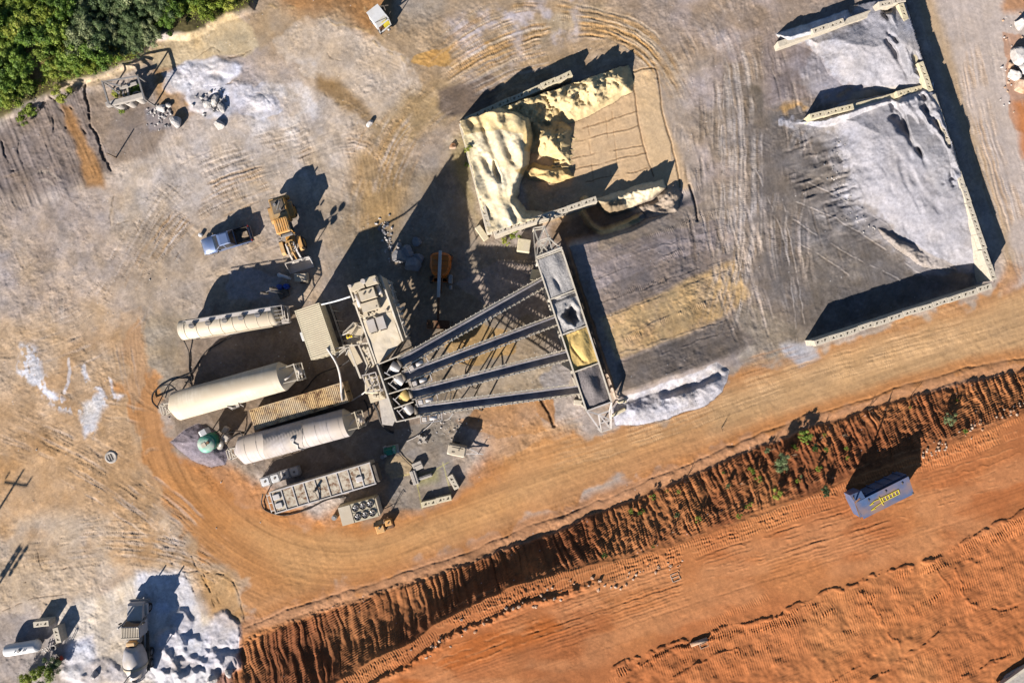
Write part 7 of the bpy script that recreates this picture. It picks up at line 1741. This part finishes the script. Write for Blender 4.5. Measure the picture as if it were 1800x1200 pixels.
hose([(768, 726, .5), (760, 742, .3), (745, 756, .1), (730, 768, .1), (715, 775, .1)], .05, CREAM2, 'thin pale hose curling over the slab below the lowest conveyor')
hose([(773, 727, 3), (772, 735, 1.5), (780, 738, .6), (790, 735, 1.5), (797, 725, 4)], .08, GALV, 'grey hose hanging in a loop under the lowest conveyor')
hose([(786, 690, 4), (782, 704, 2), (790, 706, 1.5), (793, 690, 4)], .06, RUBB, 'dark hose hanging in a loop under the third conveyor')
hose([(462, 868, 1), (460, 885, .2), (470, 898, .1), (500, 905, .1), (540, 895, .1), (575, 878, .1), (610, 872, .1)], .07, RUBB, 'black hose looping round the left end of the flat tank trailer')
hose([(700, 795, .1), (716, 812, .1), (735, 830, .1)], .04, RUBB, 'thin cable lying from the teal pump to the form panels')
hose([(440, 744, .1), (430, 760, .1), (415, 765, .1), (405, 772, .1)], .06, RUBB, 'short black hose by the screw conveyor')
hose([(640, 702, .1), (646, 715, .3), (648, 735, .3), (640, 750, .2), (632, 752, .6)], .1, RUBB, 'thick dark hose curving behind the lower silo cone')
hose([(655, 705, 2.5), (664, 722, 1.5), (670, 742, .8), (682, 756, .3), (692, 760, .2)], .14, RUBB, 'thick black pipe beside the grey chute', name='pipe')

# ================================================================== ROCKS
def rock_mesh(seed, m, sx=1, sy=1, sz=.7, lev=3, cut=True):
    bm = bmesh.new(); bmesh.ops.create_icosphere(bm, subdivisions=lev, radius=1); r = random.Random(seed)
    pl = [(Vector((r.gauss(0, 1), r.gauss(0, 1), r.gauss(0, .8))).normalized(), r.uniform(.45, .85)) for _ in range(11)]
    for v in bm.verts:
        for n, d in pl:
            k = v.co.dot(n)
            if k > d: v.co -= n * (k - d)
        v.co *= 1 + .05 * r.uniform(-1, 1); v.co.x *= sx; v.co.y *= sy; v.co.z *= sz
    me = bpy.data.meshes.new('rock'); bm.to_mesh(me); bm.free(); me.materials.append(m); return me
RK = [rock_mesh(k, ROCKM, 1, .8) for k in range(4)]; RO = [rock_mesh(20 + k, ROCKO, 1, .85) for k in range(3)]; RD = [rock_mesh(40 + k, ROCKD, 1, .85, .5) for k in range(3)]
def rock(me, px, py, r, label=None, group=None, rz=None, name='rock', cat='rock', sink=.25):
    z0 = G(px, py); p = P(px, py, z0 + r * .3); o = bpy.data.objects.new(name, me); COL.objects.link(o); o.location = (p.x, p.y, z0 + r * (.5 - sink)); o.scale = (r, r, r); o.rotation_euler = (0, 0, random.uniform(0, 6.28) if rz is None else rz)
    tag(o, label, cat, group); return o
for k, (x, y, r, lab) in enumerate(((1796, 42, .9, 'pale boulder cut by the right edge above the others'), (1788, 98, 1.3, 'largest broken pale boulder at the right edge'), (1800, 120, .9, 'grey boulder touching the right edge below the largest one'), (1782, 132, .9, 'pale boulder low in the right edge group with orange soil around it'), (1797, 150, 1.2, 'bottom boulder of the right edge group'), (1776, 116, .45, 'small reddish rock left of the right edge boulders'))):
    rock((RK + RO)[k % 7], x, y, r, lab, 'boulders at the right edge')
for k in range(30):
    x, y = random.uniform(1755, 1800), random.uniform(20, 200); rock(random.choice(RK + RO), x, y, random.uniform(.08, .22), 'small loose stone among the boulders at the right edge', 'small stones at the right edge', name='stone', cat='stone')
for x, y, r, lab in ((309, 216, .95, 'smooth oval pale boulder beside the dark rubble heap'), (378, 175, .8, 'dark edged broken lump in the white slurry patch'), (366, 183, .7, 'jagged lump left of the largest break in the white slurry'), (390, 190, .7, 'jagged lump at the lower right of the white slurry'), (284, 190, .7, 'pale stone on top of the dark rubble heap'), (296, 186, .45, 'small stone at the shaded end of the dark rubble heap'), (385, 218, .8, 'brown lump below the white slurry patch')):
    rock(random.choice(RK), x, y, r, lab, 'lumps near the white slurry patch')
for k in range(55):
    x, y = random.gauss(375, 14), random.gauss(182, 11); rock(random.choice(RK + RD), x, y, random.uniform(.08, .26), 'small broken concrete lump in the white slurry patch', 'small broken lumps in the white slurry', name='rubble', cat='rubble')
for k in range(40):
    x, y = random.gauss(280, 12), random.gauss(205, 10); rock(random.choice(RK + RD), x, y, random.uniform(.08, .25), 'small grey stone of the rubble heap near the post', 'stones of the rubble heap near the post', name='rubble', cat='rubble')
for x, y, r, lab in ((703, 452, 1.25, 'long dark slab of rubble at the left of the shaded group'), (718, 445, 1.1, 'upper rounded slab of rubble in the shaded group'), (735, 455, .85, 'small square slab at the right of the shaded rubble group'), (722, 466, 1.3, 'largest flat slab of rubble in the shaded group'), (733, 425, .7, 'dark broken lump above the shaded rubble group'), (703, 433, .55, 'pale lump at the sunny edge of the shaded rubble group')):
    rock(random.choice(RD), x, y, r, lab, 'rubble slabs in the plant shade')
for k in range(70):
    t_ = random.random(); x, y = 668 + 30 * t_ + random.gauss(0, 6), 385 + 75 * t_ + random.gauss(0, 10); rock(random.choice(RD + RK), x, y, random.uniform(.08, .24), 'small stone of the gravel ridge by the plant', 'stones of the gravel ridge by the plant', name='stone', cat='stone')
for k in range(60):
    x, y = random.gauss(790, 28), random.gauss(748, 15); rock(random.choice(RD + RK), x, y, random.uniform(.05, .16), 'small stone of the spill below the conveyors', 'stones of the spill below the conveyors', name='stone', cat='stone')
for k, (x, y, r) in enumerate(((165, 1186, 1.0), (402, 1182, 1.1), (372, 1194, 1.2))):
    rock(random.choice(RK), x, y, r * .6, 'pale lump of washed out concrete in the lower left corner', 'washed out concrete lumps in the lower left', name='concrete_lump', cat='concrete lump')
rr = random.Random(77)
for k in range(70):      # clods along the lip of the red plain
    x = rr.uniform(720, 1200); y = float(np.interp(x, fx, ty)) + rr.gauss(34, 9); rock(rr.choice(RO), x, y, rr.uniform(.07, .26), 'red earth clod on the lip above the gullied slope', 'clods along the slope lip', name='clod', cat='clod')
for k in range(40):
    x = rr.uniform(1620, 1800); t_ = (x - 1620) / 180; y = 800 - 90 * t_ + rr.gauss(0, 9); rock(rr.choice(RO), x, y, rr.uniform(.08, .25), 'red stone at the foot of the slope by the right edge', 'stones at the slope by the right edge', name='clod', cat='clod')
for k in range(60):
    t_ = rr.random(); x = 1478 - 22 * math.sin(t_ * 3) + 60 * t_ * t_ + rr.gauss(0, 10); y = 240 + 170 * t_ + rr.gauss(0, 6); rock(rr.choice(RD + RK), x, y, rr.uniform(.05, .15), 'loose stone rolled off the toe of the large grey gravel heap', 'loose stones at the toe of the large gravel heap', name='stone', cat='stone')
for k in range(26):
    x, y = rr.uniform(0, 620), rr.uniform(240, 1000); rock(rr.choice(RK), x, y, rr.uniform(.05, .13), 'single small stone lying on the open west yard', 'scattered stones of the west yard', name='stone', cat='stone')
rock(RK[1], 650, 218, .55, 'white lump at the end of the brown channel in the north yard')
rock(RO[1], 797, 258, .5, 'small brown hump on the green stained ground left of the sand bay')

# ================================================================== VEGETATION
def leafmat(name, c1, c2, c3):
    m = bpy.data.materials.new(name); m.use_nodes = True; nt = m.node_tree; N = nt.nodes; L = nt.links; b = N['Principled BSDF']
    g = N.new('ShaderNodeNewGeometry'); oi = N.new('ShaderNodeObjectInfo')
    n = N.new('ShaderNodeTexNoise'); n.inputs['Scale'].default_value = .9; n.inputs['Detail'].default_value = 6; n.inputs['Roughness'].default_value = .7; L.new(g.outputs['Position'], n.inputs['Vector'])
    ad = N.new('ShaderNodeMath'); ad.operation = 'MULTIPLY_ADD'; ad.inputs[1].default_value = .35; L.new(oi.outputs['Random'], ad.inputs[0]); L.new(n.outputs['Fac'], ad.inputs[2])
    cr = N.new('ShaderNodeValToRGB'); e = cr.color_ramp.elements; e[0].position = .45; e[0].color = (*c1, 1); e[1].position = .9; e[1].color = (*c3, 1); q = e.new(.66); q.color = (*c2, 1)
    L.new(ad.outputs[0], cr.inputs[0]); L.new(cr.outputs[0], b.inputs['Base Color']); b.inputs['Roughness'].default_value = .6; b.inputs['Specular IOR Level'].default_value = .25
    tr = N.new('ShaderNodeBsdfTranslucent'); L.new(cr.outputs[0], tr.inputs[0]); ms = N.new('ShaderNodeMixShader'); ms.inputs[0].default_value = .25; L.new(b.outputs[0], ms.inputs[1]); L.new(tr.outputs[0], ms.inputs[2]); L.new(ms.outputs[0], N['Material Output'].inputs[0])
    return m
LEAFA = leafmat('leaf_mid_green', (.028, .06, .008), (.10, .17, .02), (.20, .25, .04))
LEAFB = leafmat('leaf_grey_green', (.03, .055, .018), (.105, .145, .055), (.21, .23, .11))
LEAFC = leafmat('leaf_yellow_green', (.05, .08, .008), (.16, .21, .022), (.28, .29, .05))
LEAFD = leafmat('leaf_dry', (.06, .055, .02), (.11, .095, .03), (.16, .13, .05))
def crown_mesh(seed, m, n, lobes=7, leaf=.16, flat=.75, name='crown'):
    r = random.Random(seed); v = []; f = []
    L_ = [((r.gauss(0, .55), r.gauss(0, .55), r.uniform(-.3, .4)), r.uniform(.16, .46)) for _ in range(lobes * 2)]
    for i in range(n):
        c, rad = r.choice(L_); d = Vector((r.gauss(0, 1), r.gauss(0, 1), r.gauss(0, 1))).normalized(); k = rad * r.random() ** .33 * (1 + r.uniform(.2, .9) * (r.random() < .14))
        p = Vector(c) + d * k; p.z *= flat
        a = leaf * r.uniform(.5, 1.3); nrm = (d + Vector((r.gauss(0, .5), r.gauss(0, .5), .35 + r.gauss(0, .5)))).normalized(); t = nrm.orthogonal().normalized(); t.rotate(Matrix.Rotation(r.uniform(0, 6.28), 3, nrm)); s = nrm.cross(t)
        q = len(v); v += [p - t * a, p + s * a * .45, p + t * a, p - s * a * .45]; f.append((q, q + 1, q + 2, q + 3))
    me = bpy.data.meshes.new(name); me.from_pydata([tuple(x) for x in v], [], f); me.materials.append(m); me.update(); return me
CR = [crown_mesh(1, LEAFA, 5200, 9, .085), crown_mesh(2, LEAFA, 4600, 7, .09), crown_mesh(3, LEAFB, 5200, 10, .08), crown_mesh(4, LEAFB, 4200, 6, .085), crown_mesh(5, LEAFC, 4200, 8, .09), crown_mesh(6, LEAFC, 3400, 6, .085)]
def trunk_mesh(seed):
    r = random.Random(seed); b = MB(); b.tube([(0, 0, -1.2), (.03, .02, -.6), (.0, .05, 0)], .07, 7, True, [.09, .07, .04])
    for k in range(5): a = r.uniform(0, 6.28); b.tube([(.02, .02, -.6 + k * .1), (.25 * math.cos(a), .25 * math.sin(a), -.2), (.5 * math.cos(a), .5 * math.sin(a), .15)], .03, 5, True, [.035, .025, .01])
    o = b.build('trunk', WOOD); me = o.data; bpy.data.objects.remove(o); return me
TR = [trunk_mesh(1), trunk_mesh(2)]
def tree(px, py, r, kind, label, group, name='tree', cat='tree'):
    z0 = G(px, py); hc = z0 + r * 1.05; p = P(px, py, hc)
    t = empty(name, (p.x, p.y, z0), random.uniform(0, 6.28), label, cat, group)
    c = bpy.data.objects.new('crown', CR[kind]); COL.objects.link(c); c.parent = t; c.location = (0, 0, r * 1.05); c.scale = (r, r * random.uniform(.85, 1.1), r * random.uniform(.9, 1.2))
    k = bpy.data.objects.new('trunk', TR[kind % 2]); COL.objects.link(k); k.parent = t; k.location = (0, 0, r * 1.0); k.scale = (r, r, r)
    return t
LABT = ['mid green leafy tree in the thicket in the top left corner', 'mid green leafy tree in the thicket in the top left corner', 'grey green leafy tree in the thicket in the top left corner', 'grey green leafy tree in the thicket in the top left corner', 'yellow green bushy tree in the thicket in the top left corner', 'yellow green bushy tree in the thicket in the top left corner']
def edge_y(x): return float(np.interp(x, [-60, 0, 40, 100, 160, 240, 262, 280, 330, 370, 440, 470], [215, 190, 165, 138, 125, 95, 78, 45, 18, 30, -5, -30]))
rt = random.Random(5); placed = []
for k in range(2600):
    x, y = rt.uniform(-60, 450), rt.uniform(-60, 190)
    r = rt.uniform(.55, 1.55) * rt.choice([1, 1, .7])
    if y > edge_y(x) - r * 8: continue
    if 34 < x < 80 and 70 < y < 150: continue
    if any((x - a) ** 2 + (y - b_) ** 2 < ((r + c) * 15 * .5) ** 2 for a, b_, c in placed): continue
    placed.append((x, y, r))
    kind = rt.choice([2, 3, 2]) if 130 < x < 290 and y < 95 else rt.choice([0, 1, 0, 1, 4, 0, 5])
    tree(x, y, r, kind, LABT[kind], 'trees of the top left thicket')
# undergrowth between the trees
def ground_leaves(name, pts, n, m, size, label=None):
    r = random.Random(12); v = []; f = []
    for i in range(n):
        x, y = pts(r); z = G(x, y); p = P(x, y, z) + Vector((0, 0, r.uniform(.02, .35))); a = size * r.uniform(.4, 1.2); nrm = Vector((r.gauss(0, .6), r.gauss(0, .6), 1)).normalized(); t = nrm.orthogonal().normalized(); t.rotate(Matrix.Rotation(r.uniform(0, 6.28), 3, nrm)); s = nrm.cross(t); q = len(v); v += [p - t * a, p + s * a * .35, p + t * a, p - s * a * .35]; f.append((q, q + 1, q + 2, q + 3))
    me = bpy.data.meshes.new(name); me.from_pydata([tuple(q) for q in v], [], f); me.materials.append(m); o = bpy.data.objects.new(name, me); COL.objects.link(o); tag(o, label, None, None, 'stuff'); return o
def fp(r):
    while True:
        x, y = r.uniform(-90, 450), r.uniform(-90, 200)
        if y < edge_y(x) + r.gauss(4, 8) and not (38 < x < 76 and 76 < y < 140): return x, y
ground_leaves('undergrowth', fp, 70000, LEAFC, .11)
# shrubs: on the red slope, by the old frame, lower left corner, by the sand bay
def shrub(px, py, r, kind, label, group=None): return tree(px, py, r, kind, label, group, 'shrub', 'shrub')
rs_ = random.Random(31)
for k in range(34):
    x = rs_.choice([rs_.uniform(1180, 1500), rs_.uniform(1330, 1700), rs_.uniform(1050, 1300)]); a, b_ = float(np.interp(x, fx, fy)), float(np.interp(x, fx, ty)); y = a + (b_ - a) * rs_.uniform(.08, .95)
    if 1500 < x < 1610 and y > 740: continue
    shrub(x, y, rs_.uniform(.14, .34), rs_.choice([4, 5, 0, 3]), 'small green seedling on the gullied red slope', 'seedlings on the red slope')
for x, y, r, kd, lab in ((1376, 815, .95, 3, 'largest feathery green shrub on the red slope'), (1366, 868, .5, 5, 'olive shrub at the slope top below the largest shrub'), (1450, 862, .55, 3, 'dry olive shrub at the slope top left of the dumpster'), (1418, 766, .7, 0, 'dark shrub near the slope foot above the largest shrub'), (1668, 735, .6, 2, 'grey green shrub far up the slope near the right edge'),
                     (75, 1188, 1.1, 5, 'large yellow green shrub in the lower left corner'), (48, 1192, .8, 4, 'bright green shrub left of the large one in the lower left corner'), (92, 1172, .8, 2, 'olive shrub beside the small red cart'), (108, 165, .95, 5, 'yellowish tuft of grass on the grey bank edge'), (240, 155, .7, 0, 'green weed growing inside the abandoned bin frame'), (205, 165, .5, 4, 'small weed inside the left of the abandoned bin frame'), (228, 170, .5, 0, 'small weed inside the middle of the abandoned bin frame'),
                     (215, 195, .35, 0, 'tiny weed in front of the abandoned bin frame'), (50, 195, .7, 0, 'green shrub on the grey bank near the left edge'), (38, 208, .6, 4, 'low green shrub at the left edge of the grey bank'), (826, 290, .35, 4, 'weed at the outer foot of the west sand bay wall'), (822, 262, .3, 4, 'upper weed at the outer foot of the west sand bay wall'), (905, 412, .55, 5, 'yellowish weeds below the south sand bay wall'), (888, 424, .4, 4, 'small weeds left of the square tan block')):
    shrub(x, y, r, kd, lab)
rs_ = random.Random(13)
b0 = [(x, y) for x, y in ((1268, 752), (1392, 800), (1440, 770), (1480, 765), (1512, 735), (1526, 720), (1555, 720), (1600, 700), (1205, 845), (1180, 935), (1355, 790), (1300, 850))]
for x, y in b0:    # thin dry stalks
    z0 = G(x, y); p = P(x, y, z0); b = MB()
    for k in range(5): a = rs_.uniform(0, 6.28); b.tube([(0, 0, -.1), (.12 * math.cos(a), .12 * math.sin(a), .5), (.35 * math.cos(a), .35 * math.sin(a), 1.0)], .02, 4, False, [.025, .018, .008])
    o = b.build('dry_stalk', WOOD, None, (p.x, p.y, z0)); tag(o, 'dry leafless stalk on the gullied red slope', 'dead plant', 'dry stalks on the red slope')
